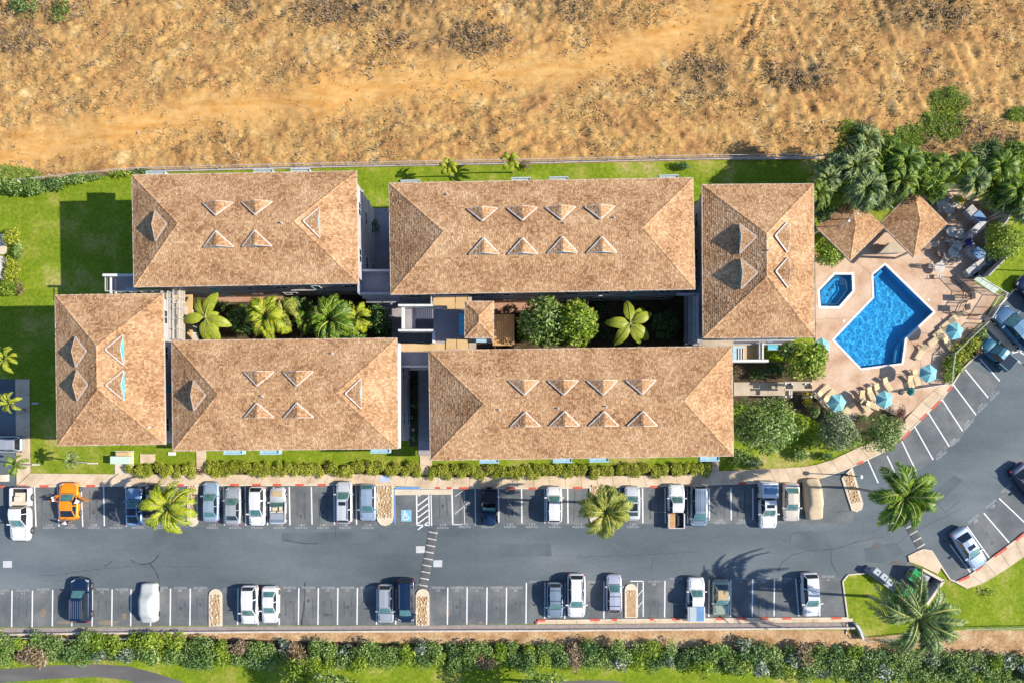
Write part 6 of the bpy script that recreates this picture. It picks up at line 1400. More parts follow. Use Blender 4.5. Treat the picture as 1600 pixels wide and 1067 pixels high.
# ------------------------------------------------ PEOPLE at the orange car
M['skin'] = mat('skin', [(.36,.20,.13),(.42,.25,.17)], 6, rough=.6, obj=True); M['hair'] = mat('dark_hair', [(.03,.02,.015)], rough=.7); M['shirt'] = mat('white_shirt', [(.7,.7,.72),(.8,.8,.8)], 6, rough=.9, obj=True); M['shorts'] = mat('dark_shorts', [(.05,.06,.09)], rough=.9); M['redshorts'] = mat('red_shorts', [(.5,.06,.07)], rough=.9)
def skinned(name, verts, edges, radii, m_, parent, lev=2, rootv=0):
    me = bpy.data.meshes.new(name); me.from_pydata(verts, edges, []); o = link(name, me, parent); o.modifiers.new('k', 'SKIN'); sv_ = me.skin_vertices[0].data
    for i, r_ in enumerate(radii): sv_[i].radius = (r_, r_) if not isinstance(r_, tuple) else r_
    sv_[rootv].use_root = True; sb = o.modifiers.new('s', 'SUBSURF'); sb.levels = lev; sb.render_levels = lev
    dg = bpy.context.evaluated_depsgraph_get(); m2 = bpy.data.meshes.new_from_object(o.evaluated_get(dg)); o.modifiers.clear(); o.data = m2; m2.materials.clear(); m2.materials.append(m_); m2.polygons.foreach_set('use_smooth', [True]*len(m2.polygons)); return o
def person(px, py, head, label, lean, armL, armR, shorts, stride=.12):
    c = G(px, py, 1.2); root = thing('person', label, 'person', (c.x, c.y-lean*.0, .015), R(head))
    ly = lean
    pel = (0, 0, .93); ch = (0, ly*.55, 1.28); nk = (0, ly*.85, 1.47); hd = (0, ly*1.0, 1.6); tp = (0, ly*1.05, 1.70)
    V = [pel, ch, nk, hd, tp, (.19, ly*.75, 1.40), (.19+armL[0]*.5, ly*.75+armL[1]*.5, 1.40+armL[2]*.5), (.19+armL[0], ly*.75+armL[1], 1.40+armL[2]), (-.19, ly*.75, 1.40), (-.19-armR[0]*.5, ly*.75+armR[1]*.5, 1.40+armR[2]*.5), (-.19-armR[0], ly*.75+armR[1], 1.40+armR[2]),
         (.10, 0, .86), (.11, stride+.04, .48), (.11, stride, .08), (.12, stride+.16, .04), (-.10, 0, .86), (-.11, -stride+.05, .48), (-.11, -stride, .08), (-.12, -stride+.16, .04)]
    E = [(0,1),(1,2),(2,3),(3,4),(1,5),(5,6),(6,7),(1,8),(8,9),(9,10),(0,11),(11,12),(12,13),(13,14),(0,15),(15,16),(16,17),(17,18)]
    Rr = [(.15,.11),(.16,.11),.055,.095,.075,.062,.046,.032,.062,.046,.032,.085,.06,.042,.04,.085,.06,.042,.04]
    skinned('body', V, E, Rr, M['skin'], root)
    sh = [(0, 0, .90), (0, ly*.3, 1.1), (0, ly*.55, 1.30), (0, ly*.82, 1.42), (.20, ly*.75, 1.39), (.19+armL[0]*.35, ly*.75+armL[1]*.35, 1.40+armL[2]*.35), (-.20, ly*.75, 1.39), (-.19-armR[0]*.35, ly*.75+armR[1]*.35, 1.40+armR[2]*.35)]
    skinned('shirt', sh, [(0,1),(1,2),(2,3),(2,4),(4,5),(2,6),(6,7)], [(.185,.14),(.18,.13),(.20,.13),.08,.088,.08,.088,.08], M['shirt'], root)
    skinned('shorts', [(0,0,.94),(.10,0,.84),(.11,stride*.6+.02,.58),(-.10,0,.84),(-.11,-stride*.6+.02,.58)], [(0,1),(1,2),(0,3),(3,4)], [(.175,.13),.115,.10,.115,.10], shorts, root)
    bm = bmesh.new(); bmesh.ops.create_uvsphere(bm, u_segments=14, v_segments=10, radius=.108); 
    for v in bm.verts: v.co.z *= 1.1; v.co.y *= 1.08
    bmesh.ops.delete(bm, geom=[v for v in bm.verts if v.co.z < -.02 and v.co.y > -.02], context='VERTS'); me = bpy.data.meshes.new('hair'); bm.to_mesh(me); bm.free(); me.materials.append(M['hair']); me.polygons.foreach_set('use_smooth', [True]*len(me.polygons)); o = link('hair', me, root); o.location = (hd[0], hd[1]-.015, hd[2]+.035)
    # face and hands
    mb = MB()
    for x in (-.035, .035): mb.box(x-.012, hd[1]+.088, hd[2]-.0, x+.012, hd[1]+.1, hd[2]+.014)
    mb.build('eyes', M['hair'], root); mb = MB(); mb.box(-.012, hd[1]+.085, hd[2]-.045, .012, hd[1]+.115, hd[2]-.01); mb.build('nose', M['skin'], root); mb = MB(); mb.box(-.025, hd[1]+.08, hd[2]-.075, .025, hd[1]+.095, hd[2]-.065); mb.build('mouth', M['redshorts'], root)
    for s_, ar in ((1, armL), (-1, armR)):
        w_ = Vector((s_*(.19+ar[0]), ly*.75+ar[1], 1.40+ar[2])); d_ = Vector((s_*ar[0], ar[1], ar[2])).normalized(); u = d_.cross(Vector((0, 0, 1)))
        u = u.normalized() if u.length > .1 else Vector((1, 0, 0)); V_ = [w_-d_*.02, w_+d_*.05, w_+d_*.09]; E_ = [(0,1),(1,2)]; R_ = [.026, .034, .03]
        skinned('hand', V_, E_, R_, M['skin'], root, 1)
        for k in range(4):
            b0 = w_+d_*.10+u*(k-1.5)*.02; skinned('finger', [b0-d_*.03, b0+d_*(.035, .045, .042, .03)[k], b0+d_*(.06, .075, .07, .05)[k]-Vector((0, 0, .02))], [(0,1),(1,2)], [.009, .009, .007], M['skin'], root, 1)
        b0 = w_+d_*.03+u*.035*s_; skinned('thumb', [b0-u*.01*s_, b0+u*.03*s_+d_*.03, b0+u*.035*s_+d_*.06], [(0,1),(1,2)], [.011, .01, .008], M['skin'], root, 1)
    return root
person(81,780,-70,'person in white shirt and red shorts leaning at the orange car left door',.22,(.25,.35,-.25),(.05,.40,-.35),M['redshorts'])
person(121,783.5,60,'person in a white shirt standing in the open right door of the orange car',.15,(.15,.35,-.25),(.35,.2,-.2),M['shorts'])
person(100.5,819,10,'person in white bending behind the orange car',.30,(.1,.35,-.3),(.25,.25,-.3),M['shorts'])
# ------------------------------------------------ PLANTS
def leafmat(name, stops, island=1.0, transl=.25, rough=.55, scale=.5):
    return mat(name, stops, scale, 3, rough, island=island, transl=transl, spec=.35)
LF = {'dark': leafmat('dark_green_leaves', [(.02,.065,.012),(.07,.15,.03),(.15,.27,.06),(.33,.44,.17)]), 'mid': leafmat('green_leaves', [(.045,.11,.015),(.12,.22,.03),(.25,.37,.07),(.48,.56,.24)]),
      'bright': leafmat('bright_green_leaves', [(.07,.15,.01),(.18,.30,.015),(.32,.44,.03),(.48,.52,.10)]), 'lime': leafmat('yellow_green_leaves', [(.14,.13,.02),(.28,.34,.02),(.42,.48,.03),(.60,.56,.10)]),
      'grey': leafmat('grey_green_leaves', [(.06,.10,.035),(.17,.24,.085),(.33,.39,.18),(.54,.56,.36)]), 'flower': leafmat('green_leaves_white_blossom', [(.03,.09,.02),(.10,.18,.05),(.26,.33,.16),(.75,.74,.68)], 1.3),
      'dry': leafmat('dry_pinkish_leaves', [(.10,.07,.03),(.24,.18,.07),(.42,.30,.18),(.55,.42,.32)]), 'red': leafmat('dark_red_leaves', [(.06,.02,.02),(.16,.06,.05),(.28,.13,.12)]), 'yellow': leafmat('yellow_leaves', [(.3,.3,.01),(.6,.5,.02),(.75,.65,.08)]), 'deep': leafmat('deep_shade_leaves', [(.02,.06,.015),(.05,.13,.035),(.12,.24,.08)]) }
M['bark'] = mat('bark', [(.16,.12,.09),(.28,.22,.17)], 4, rough=.95, obj=True); M['palmtrunk'] = mat('grey_palm_trunk', [(.26,.24,.22),(.40,.37,.34)], 3, rough=.95, stretch=(1,1,6), obj=True)
def leafcloud(name, m_, lobes, n, size, seed, up=.35, aspect=.45, shell=.55):
    """n leaf-sized faces spread through ellipsoid lobes (cx,cy,cz,rx,ry,rz)"""
    rg = np.random.default_rng(seed); wts = np.array([l[3]*l[4] for l in lobes]); wts = wts/wts.sum(); ki = rg.choice(len(lobes), n, p=wts); Lb = np.array(lobes, float)[ki]
    d = rg.normal(size=(n, 3)); d /= np.linalg.norm(d, axis=1)[:, None]; d[:, 2] = np.where((d[:, 2] < -.1) & (rg.random(n) < .7), -d[:, 2], d[:, 2])
    r_ = shell+(1-shell)*rg.random(n)**.6; r_ *= 1+.12*np.sin(d[:, 0]*7+seed)*np.cos(d[:, 1]*6); p = Lb[:, :3]+d*r_[:, None]*Lb[:, 3:6]
    p[:, 2] = np.maximum(p[:, 2], .03)
    nr = d*.6+rg.normal(size=(n, 3))*.55+np.array([0, 0, up]); nr /= np.linalg.norm(nr, axis=1)[:, None]
    a = rg.normal(size=(n, 3)); t = np.cross(nr, a); t /= np.linalg.norm(t, axis=1)[:, None]; b_ = np.cross(nr, t)
    s_ = size*(.6+.8*rg.random(n))[:, None]; V = np.stack([p-t*s_*.5, p+b_*s_*aspect*.5+nr*s_*.06, p+t*s_*.5, p-b_*s_*aspect*.5+nr*s_*.06], 1).reshape(-1, 3)
    me = bpy.data.meshes.new(name); me.vertices.add(4*n); me.vertices.foreach_set('co', V.astype(np.float32).ravel()); me.loops.add(4*n); me.loops.foreach_set('vertex_index', np.arange(4*n, dtype=np.int32)); me.polygons.add(n)
    me.polygons.foreach_set('loop_start', np.arange(0, 4*n, 4, dtype=np.int32)); me.update(calc_edges=True); me.materials.append(m_); me.validate(); return me
def lobes_round(R_, Z, seed, k=7, flat=.8, base=.8):
    r_ = random.Random(seed); out = [(0, 0, Z*base, R_*.72, R_*.72, Z*.32)]
    for i in range(k):
        a = 6.283*i/k+r_.uniform(-.3, .3); q = R_*r_.uniform(.42, .62); s_ = R_*r_.uniform(.34, .5); out.append((q*math.cos(a), q*math.sin(a), Z*base*r_.uniform(.75, 1.0), s_, s_, s_*flat))
    for i in range(3): a = r_.uniform(0, 6.3); out.append((R_*.25*math.cos(a), R_*.25*math.sin(a), Z*base*1.08, R_*.35, R_*.35, R_*.3))
    return out
def trunked(root, h, r0, limbs, seed, name='trunk', m_=None, spread=1.0):
    r_ = random.Random(seed); mb = MB(); mb.tube([(0, 0, 0), (.05, .03, h*.35), (0, 0, h*.6)], [r0, r0*.8, r0*.65], 8); mb.build(name, m_ or M['bark'], root, smooth=True)
    for i in range(limbs):
        a = 6.283*i/limbs+r_.uniform(-.3, .3); mb = MB(); mb.tube([(0, 0, h*.5), (spread*.35*math.cos(a), spread*.35*math.sin(a), h*.7), (spread*.8*math.cos(a), spread*.8*math.sin(a), h*.92)], [r0*.5, r0*.35, r0*.12], 6); mb.build('limb', m_ or M['bark'], root, smooth=True)
def tree(px, py, R_, Z, kind, label, n, size, seed, cat='tree', name='tree', k=7, base=.8, limbs=5):
    c = G(px, py, Z*.75); root = thing(name, label, cat, (c.x, c.y, 0)); trunked(root, Z, .06+.035*R_, limbs, seed, spread=R_)
    link('crown', leafcloud('crown', LF[kind], lobes_round(R_, Z, seed, k, base=base), n, size, seed), root); return root
def bush(px, py, rx, ry, Z, kind, label, n, size, seed, cat='bush', name='bush', group=None, me=None, zbase=None):
    c = G(px, py, Z*.6); root = thing(name, label, cat, (c.x, c.y, 0), 0, group)
    rr = random.Random(seed)
    lb = [(rr.uniform(-.45, .45)*rx, rr.uniform(-.45, .45)*ry, Z*rr.uniform(.4, .62), rx*rr.uniform(.45, .62), ry*rr.uniform(.45, .62), Z*.38) for _ in range(6)]
    me = me or leafcloud('foliage', LF[kind], lb, n, size, seed); link('foliage', me, root)
    mb = MB()
    for q in range(4):
        a = q*1.6+seed; mb.tube([(0, 0, 0), (.3*rx*math.cos(a), .3*ry*math.sin(a), Z*.55)], [.05, .02], 5)
    mb.build('stems', M['bark'], root); return root
# feathery palms ------------------------------------------------------
def frond_mesh(L_, width, droop, seed, m_, nl=26, lw=.075, lift=.35, twist=0.0):
    """one palm leaf along +x: rachis plus two rows of drooping leaflets"""
    r_ = random.Random(seed); mb = MB(); P_ = []; K = 12
    for i in range(K+1):
        t = i/K; P_.append(Vector((L_*t*(1-.12*t*t), twist*math.sin(t*2)*.3, lift*L_*math.sin(t*1.5)-droop*L_*t*t*t*1.1)))
    mb.tube(P_, [.045*(1-.8*i/K) for i in range(K+1)], 4)
    mb.m = [0]*len(mb.f); mb.cur = 1
    for i in range(nl):
        t = .13+.86*i/nl; j = t*K; k = int(j); p = P_[k].lerp(P_[min(K, k+1)], j-k); d_ = (P_[min(K, k+1)]-P_[k]).normalized()
        ln = width*(math.sin(math.pi*min(1, t*.93+.07))**.55)*r_.uniform(.85, 1.1)
        for s_ in (-1, 1):
            if r_.random() < .04: continue
            side = Vector((-d_.y, d_.x, 0)).normalized()*s_; q = (side*.86+d_*(.45+.4*t)+Vector((0, 0, .12))).normalized(); e1 = p+q*ln*.55; e2 = p+q*ln*.96+Vector((0, 0, -.34*ln*r_.uniform(.5, 1.2)))
            w_ = d_*lw*.5; mb.add([p-w_, p+w_, e1+w_*1.1, e1-w_*1.1, e2], [(0, 1, 2, 3), (3, 2, 4)])
    me_o = mb.build('frond', [LF['stalk'], m_], None, fix=False); me = me_o.data; bpy.data.objects.remove(me_o); return me
LF['stalk'] = mat('palm_stalk', [(.28,.30,.06),(.40,.38,.12)], 2, rough=.6)
PM = {'lime': leafmat('lime_palm_leaflets', [(.14,.22,.012),(.34,.44,.015),(.52,.58,.03),(.62,.52,.05)], .9, .3, .5), 'deep': leafmat('deep_palm_leaflets', [(.03,.085,.008),(.09,.19,.012),(.20,.32,.02),(.34,.44,.05)], .8, .25, .45), 'dusty': leafmat('dusty_palm_leaflets', [(.03,.07,.02),(.10,.18,.045),(.23,.33,.10),(.44,.50,.22)], .9, .25, .45), 'warm': leafmat('warm_palm_leaflets', [(.10,.14,.015),(.24,.28,.03),(.44,.46,.08),(.58,.50,.14)], .9, .3, .5)}
FR = {}
def frond(kind, style):
    key = (kind, style)
    if key not in FR:
        s_ = {'coco': dict(L_=1.0, width=.19, droop=.6, nl=38, lw=.022, lift=.34), 'wide': dict(L_=1.0, width=.25, droop=.55, nl=32, lw=.036, lift=.34), 'soft': dict(L_=1.0, width=.30, droop=.75, nl=24, lw=.05, lift=.5), 'bunch': dict(L_=1.0, width=.24, droop=.5, nl=18, lw=.055, lift=.45), 'strap': dict(L_=1.0, width=.17, droop=.9, nl=20, lw=.045, lift=.6)}[style]
        FR[key] = [frond_mesh(seed=q, m_=PM[kind], twist=(-1)**q*.35, **s_) for q in range(3)]
    return FR[key]
def palm(bx, by, cx, cy, h, r_px, nf, kind, label, seed, style='coco', name='palm_tree', cat='palm tree', trunk_r=.16, group=None, angs=None):
    b_ = G(bx, by); c = G(cx, cy, h); root = thing(name, label, cat, (b_.x, b_.y, 0), 0, group); o = c-b_; o.z = h
    rr = random.Random(seed)
    if trunk_r:
        mb = MB(); K = 10; P_ = [Vector((o.x*(i/K)**1.3, o.y*(i/K)**1.3, h*i/K)) for i in range(K+1)]
        mb.tube(P_, [trunk_r*(1.35 if i == 0 else 1-.35*i/K) for i in range(K+1)], 9); mb.build('trunk', M['palmtrunk'], root, smooth=True)
        mb = MB(); 
        for i in range(int(h/.35)):
            t = (i+1)*.35/h
            if t > .97: break
            mb.cyl((o.x*t**1.3, o.y*t**1.3), trunk_r*(1.06-.35*t), trunk_r*(1.10-.35*t), h*t-.03, h*t+.03, 9)
        mb.build('trunk_rings', M['bark'], root)
        mb = MB(); mb.tube([o-Vector((0, 0, .5)), o+Vector((0, 0, .1)), o+Vector((0, 0, .45))], [trunk_r*1.0, trunk_r*1.3, trunk_r*.4], 8); mb.build('crown_shaft', LF['stalk'], root, smooth=True)
    Rm = r_px*(H-h)/H/S; ms = frond(kind, style)
    for i in range(nf):
        a = 2.399*i+rr.uniform(-.2, .2) if angs is None else R(angs[i])
        f = link('frond', ms[i % 3], root); ring = i/nf; pitch = .75*(1-ring)**1.6-.18*ring if angs is None else rr.uniform(-.1, .1)
        L_ = Rm*rr.uniform(.92, 1.12)*(.9 if ring < .2 else 1.0); f.location = o+Vector((0, 0, .15)); f.rotation_euler = (rr.uniform(-.5, .5), -pitch, a); f.scale = (L_,)*3
    return root
# broad paddle leaves (banana-like)
def paddle_mesh(m_, seed):
    mb = MB(); K = 9; rows = []; r_ = random.Random(seed)
    for i in range(K+1):
        t = i/K; w_ = .205*math.sin(math.pi*min(1, max(0, (t-.10)/.9))**.8)**.6 if t > .1 else .012; z = .42*math.sin(t*1.45)-.55*t*t; x = t
        row = []
        for u in (-1, -.55, 0, .55, 1): row.append((x+r_.uniform(-.012, .012)*(abs(u) > .9), u*w_*(1+r_.uniform(-.07, .07)*(abs(u) > .9)), z+.05*abs(u)*w_/.2-.09*u*u*w_/.2))
        rows.append(row)
    mb.add([p for r0 in rows for p in r0], [(i*5+j, (i+1)*5+j, (i+1)*5+j+1, i*5+j+1) for i in range(K) for j in range(4)])
    mb.cur = 1; mb.tube([(x_[2][0], 0, x_[2][2]+.012) for x_ in rows], [.018*(1-.7*i/K) for i in range(K+1)], 4)
    o = mb.build('paddle_leaf', [m_, LF['stalk']], None, smooth=True, fix=False); me = o.data; bpy.data.objects.remove(o); return me
PDm = leafmat('yellow_green_paddle_leaf', [(.16,.24,.02),(.30,.38,.03),(.44,.48,.05),(.28,.36,.04)], .3, .3, .45, 3); PD = [paddle_mesh(PDm, q) for q in range(3)]
def paddle_plant(px, py, h, r_px, angs, label, seed):
    c = G(px, py, h); root = thing('broad_leaf_palm', label, 'palm tree', (c.x, c.y, 0)); rr = random.Random(seed)
    mb = MB(); mb.tube([(0, 0, 0), (.05, 0, h*.6), (0, 0, h)], [.2, .15, .1], 8); mb.build('trunk', M['palmtrunk'], root, smooth=True)
    for i, (a, l_) in enumerate(angs):
        f = link('leaf', PD[i % 3], root); f.location = (0, 0, h-.05-.03*i); f.rotation_euler = (0, rr.uniform(-.05, .25), R(a)); L_ = r_px*l_*(H-h)/H/S*1.05; f.scale = (L_, L_*1.05, L_)
    return root
# --- the named palms
palm(300,781,266,792,5.6,47,17,'lime','bright yellow-green palm over the upper car row at the left, half covering a black car',11,'wide')
palm(929,785,946,799,8.6,46,20,'warm','warm green palm over the upper car row in the middle of the car park',12,'wide')
palm(1333,762,1412,776,10.6,60,19,'deep','tall deep green palm leaning over the drive above the tan island',13,'wide',trunk_r=.15)
palm(1357,931,1432,964,10.2,76,24,'dusty','big dusty green palm leaning over the dumpster bay at the lower right',14,trunk_r=.17)
palm(40,640,18,629,6.5,21,9,'lime','small lime palm over the side road at the left edge',15,'bunch',trunk_r=.1)
palm(50,726,27,725,4.6,22,9,'deep','small thin palm by the kerb at the lower left, beside the side footpath',16,'bunch',trunk_r=.09)
palm(136,722,115,720,4.2,17,10,'dusty','small grey-green palm on the lawn below the westmost block, leaning left',17,'bunch',trunk_r=.09)
palm(8,575,12,562,4.0,24,12,'lime','bright palm cut by the left edge beside the shaded lawn',18,'bunch',trunk_r=.12)
palm(703,276,701,262,3.6,17,14,'lime','small bright palm at the back fence above the eight-dormer block, left one',19,'bunch',trunk_r=.08)
palm(801,270,797,253,4.2,18,14,'lime','small bright palm at the back fence with a dry bush beside it',20,'bunch',trunk_r=.08)
paddle_plant(320,495,7.2,37,[(65,1.1),(118,1.0),(20,.55),(188,1.0),(-18,1.05),(-62,1.1),(-90,1.1),(150,.6),(-45,.7)],'broad-leaved yellow-green palm at the left end of the dark west courtyard',1)
paddle_plant(985,505,6.6,36,[(95,1.05),(45,1.0),(25,1.02),(178,1.05),(-125,1.1),(-38,1.1),(-60,.95)],'star-shaped broad-leaved palm in the dark east courtyard',2)
palm(425,505,420,497,6.6,40,20,'lime','bright feathery palm with some orange fronds in the west courtyard',21,'soft')
palm(447,500,446,488,6.8,26,12,'warm','small yellowing palm crown at the right side of the courtyard palm',22,'soft',trunk_r=.1)
palm(510,505,520,500,6.0,44,22,'deep','spreading green palm in the middle of the west courtyard',23,'soft')
palm(560,500,560,497,5.6,26,12,'lime','small green palm right of the spreading courtyard palm',24,'soft',trunk_r=.1)
palm(484,506,480,503,5.4,24,14,'deep','low green palm between the two bigger courtyard palms',25,'soft',trunk_r=.1)
tree(852,502,3.1,8.0,'mid','broad leafy green tree filling the left of the east courtyard thicket',4200,.36,26,k=9)
tree(900,505,3.0,8.4,'bright','pale yellow-green feathery tree at the right of the east courtyard thicket',3600,.42,28,k=9)
tree(826,522,1.3,5.4,'bright','small bright tree at the lower left of the east courtyard',700,.32,27,k=5)
tree(374,500,1.7,5.0,'mid','small green tree between the broad-leaved palm and the feathery palm',1100,.34,29,k=6)
tree(472,482,1.6,5.2,'dark','small dark tree behind the two middle courtyard palms',1000,.32,30,k=6)
tree(592,500,1.9,4.6,'dark','dark little tree beside the open stair wall in the west courtyard',1100,.32,31,k=6)
tree(555,520,1.6,5.4,'mid','small green tree under the south eave of the west courtyard',900,.34,32,k=6)
tree(1040,508,1.8,3.8,'dark','dark shrub-tree at the right end of the east courtyard',900,.32,33,k=6)
# dark palm clumps north-east
def strap_tree(x, y, r_px, h, k, w_, where, seed):
    c = G(x, y, h*.8); where_ = w_ if isinstance(w_, str) else w_[i]
    root = thing('strap_leaved_tree', where_+' dense strap-leaved tree of '+where, 'tree', (c.x, c.y, 0)); Rm = r_px*1.25*(H-h)/H/S; rq = random.Random(seed)
    mb = MB()
    for q in range(3): a = q*2.1; mb.tube([(0, 0, 0), (.3*math.cos(a), .3*math.sin(a), h*.5), (.6*math.cos(a), .6*math.sin(a), h*.85)], [.12, .09, .05], 6)
    mb.build('trunk', M['palmtrunk'], root, smooth=True)
    lb = [(rq.uniform(-.5, .5)*Rm, rq.uniform(-.5, .5)*Rm, h*rq.uniform(.68, 1.0), Rm*rq.uniform(.35, .6), Rm*rq.uniform(.35, .6), Rm*.4) for _ in range(6)]
    link('crown', leafcloud('crown', PM['deep' if seed % 3 else 'dusty'], lb, 1500, .75, seed, up=.5, aspect=.13, shell=.3), root)
CL = [(1318,232,34,'dusty'),(1350,222,30,'dusty'),(1382,236,32,'deep'),(1410,255,30,'deep'),(1300,262,34,'dusty'),(1335,262,38,'dusty'),(1372,270,36,'deep'),(1405,285,30,'deep'),(1312,292,34,'dusty'),(1350,298,34,'dusty'),(1385,300,26,'deep'),(1290,282,26,'dusty'),(1436,270,26,'deep'),(1276,306,24,'deep'),(1452,290,26,'deep'),(1466,262,22,'deep')]
for i, (x, y, r_, k) in enumerate(CL):
    w_ = ['topmost left','topmost middle','topmost right','right','upper left','central','central right','lower right','lower left','lower middle','lower right above the pavilions','far left by the block corner','right','bottom left, by the block corner','lowest right','far right']
    if i % 2 == 0: strap_tree(x, y, r_, 7.0, k, w_, 'the big clump north of the pavilions', 140+i)
    else: palm(x-8, y+18, x, y, 7.2-.15*(i % 4), r_*1.15, 26, k, w_[i]+' strappy palm of the big clump north of the pavilions', 40+i, 'strap' if i % 3 else 'soft', trunk_r=.11, group='palm clump north of the pavilions')
CL2 = [(1500,262,28,'deep'),(1530,248,28,'dusty'),(1560,262,32,'deep'),(1590,250,28,'dusty'),(1520,285,28,'dusty'),(1552,295,34,'deep'),(1585,300,32,'deep'),(1575,330,26,'deep'),(1600,330,24,'dusty')]
w2 = ['left','upper left','upper middle','upper right','lower left','central','right','lower','bottom right']
for i, (x, y, r_, k) in enumerate(CL2):
    if i % 2: strap_tree(x, y, r_, 5.4, k, w2[i], 'the palm clump behind the barbecue corner', 170+i)
    else: palm(x-8, y+14, x, y, 5.6, r_, 20, k, w2[i]+' crown of the green palm clump behind the barbecue corner', 70+i, 'strap' if i % 2 else 'soft', trunk_r=.1, group='palm clump behind the barbecue corner')
# --- trees and bushes
tree(1196,664,3.9,7.0,'mid','largest leafy tree, pale green, beside the long south block',5200,.34,1,k=9)
tree(1168,668,2.2,4.6,'dark','darker leafy tree at the left side of the largest tree, against the block',1700,.3,2,k=5)
tree(1312,675,2.55,4.4,'grey','round grey-green tree between the terrace corner and the sidewalk',3400,.26,3,k=8)
tree(1379,677,2.75,4.4,'mid','round dark green tree nearest the curved parking bays',3400,.26,4,k=8)
tree(1565,378,2.5,4.4,'bright','round bright green bush-tree on the lawn outside the barbecue fence',3600,.26,5,k=8)
tree(1262,562,2.6,4.6,'bright','bright green plumeria-like tree under the pool block corner',2100,.42,6,k=6)
tree(1232,548,1.5,3.4,'mid','smaller green shrub left of the bright tree by the pool block',900,.36,7,k=4)
tree(1295,397,2.0,3.6,'bright','green shrub tree in the corner between the pool block and the spa',2200,.27,8,k=6)
tree(1284,330,1.9,4.6,'deep','deep green shrub in the shade between pool block and left pavilion',900,.3,9,k=5)
tree(1250,664,1.3,3.0,'bright','small bright tree right of the largest leafy tree',700,.28,10,k=4)
tree(466,1056,2.3,4.6,'bright','yellow-green round tree on the lower lawn casting a big shadow',1900,.3,11,k=6)
tree(520,1085,3.2,7.2,'mid','tree below the bottom edge whose shadow falls on the lower lawn at the left',2200,.4,12,k=6)
tree(850,1092,4.0,7.2,'mid','tree below the bottom edge whose shadow reaches the lower lawn in the middle',2200,.4,13,k=6)
def lowplants(lst, seed0):
    for i, q in enumerate(lst):
        x, y, rx, ry, Z, kind, n, sz, lb = q[:9]; bush(x, y, rx, ry, Z, kind, lb, n, sz, seed0+i)
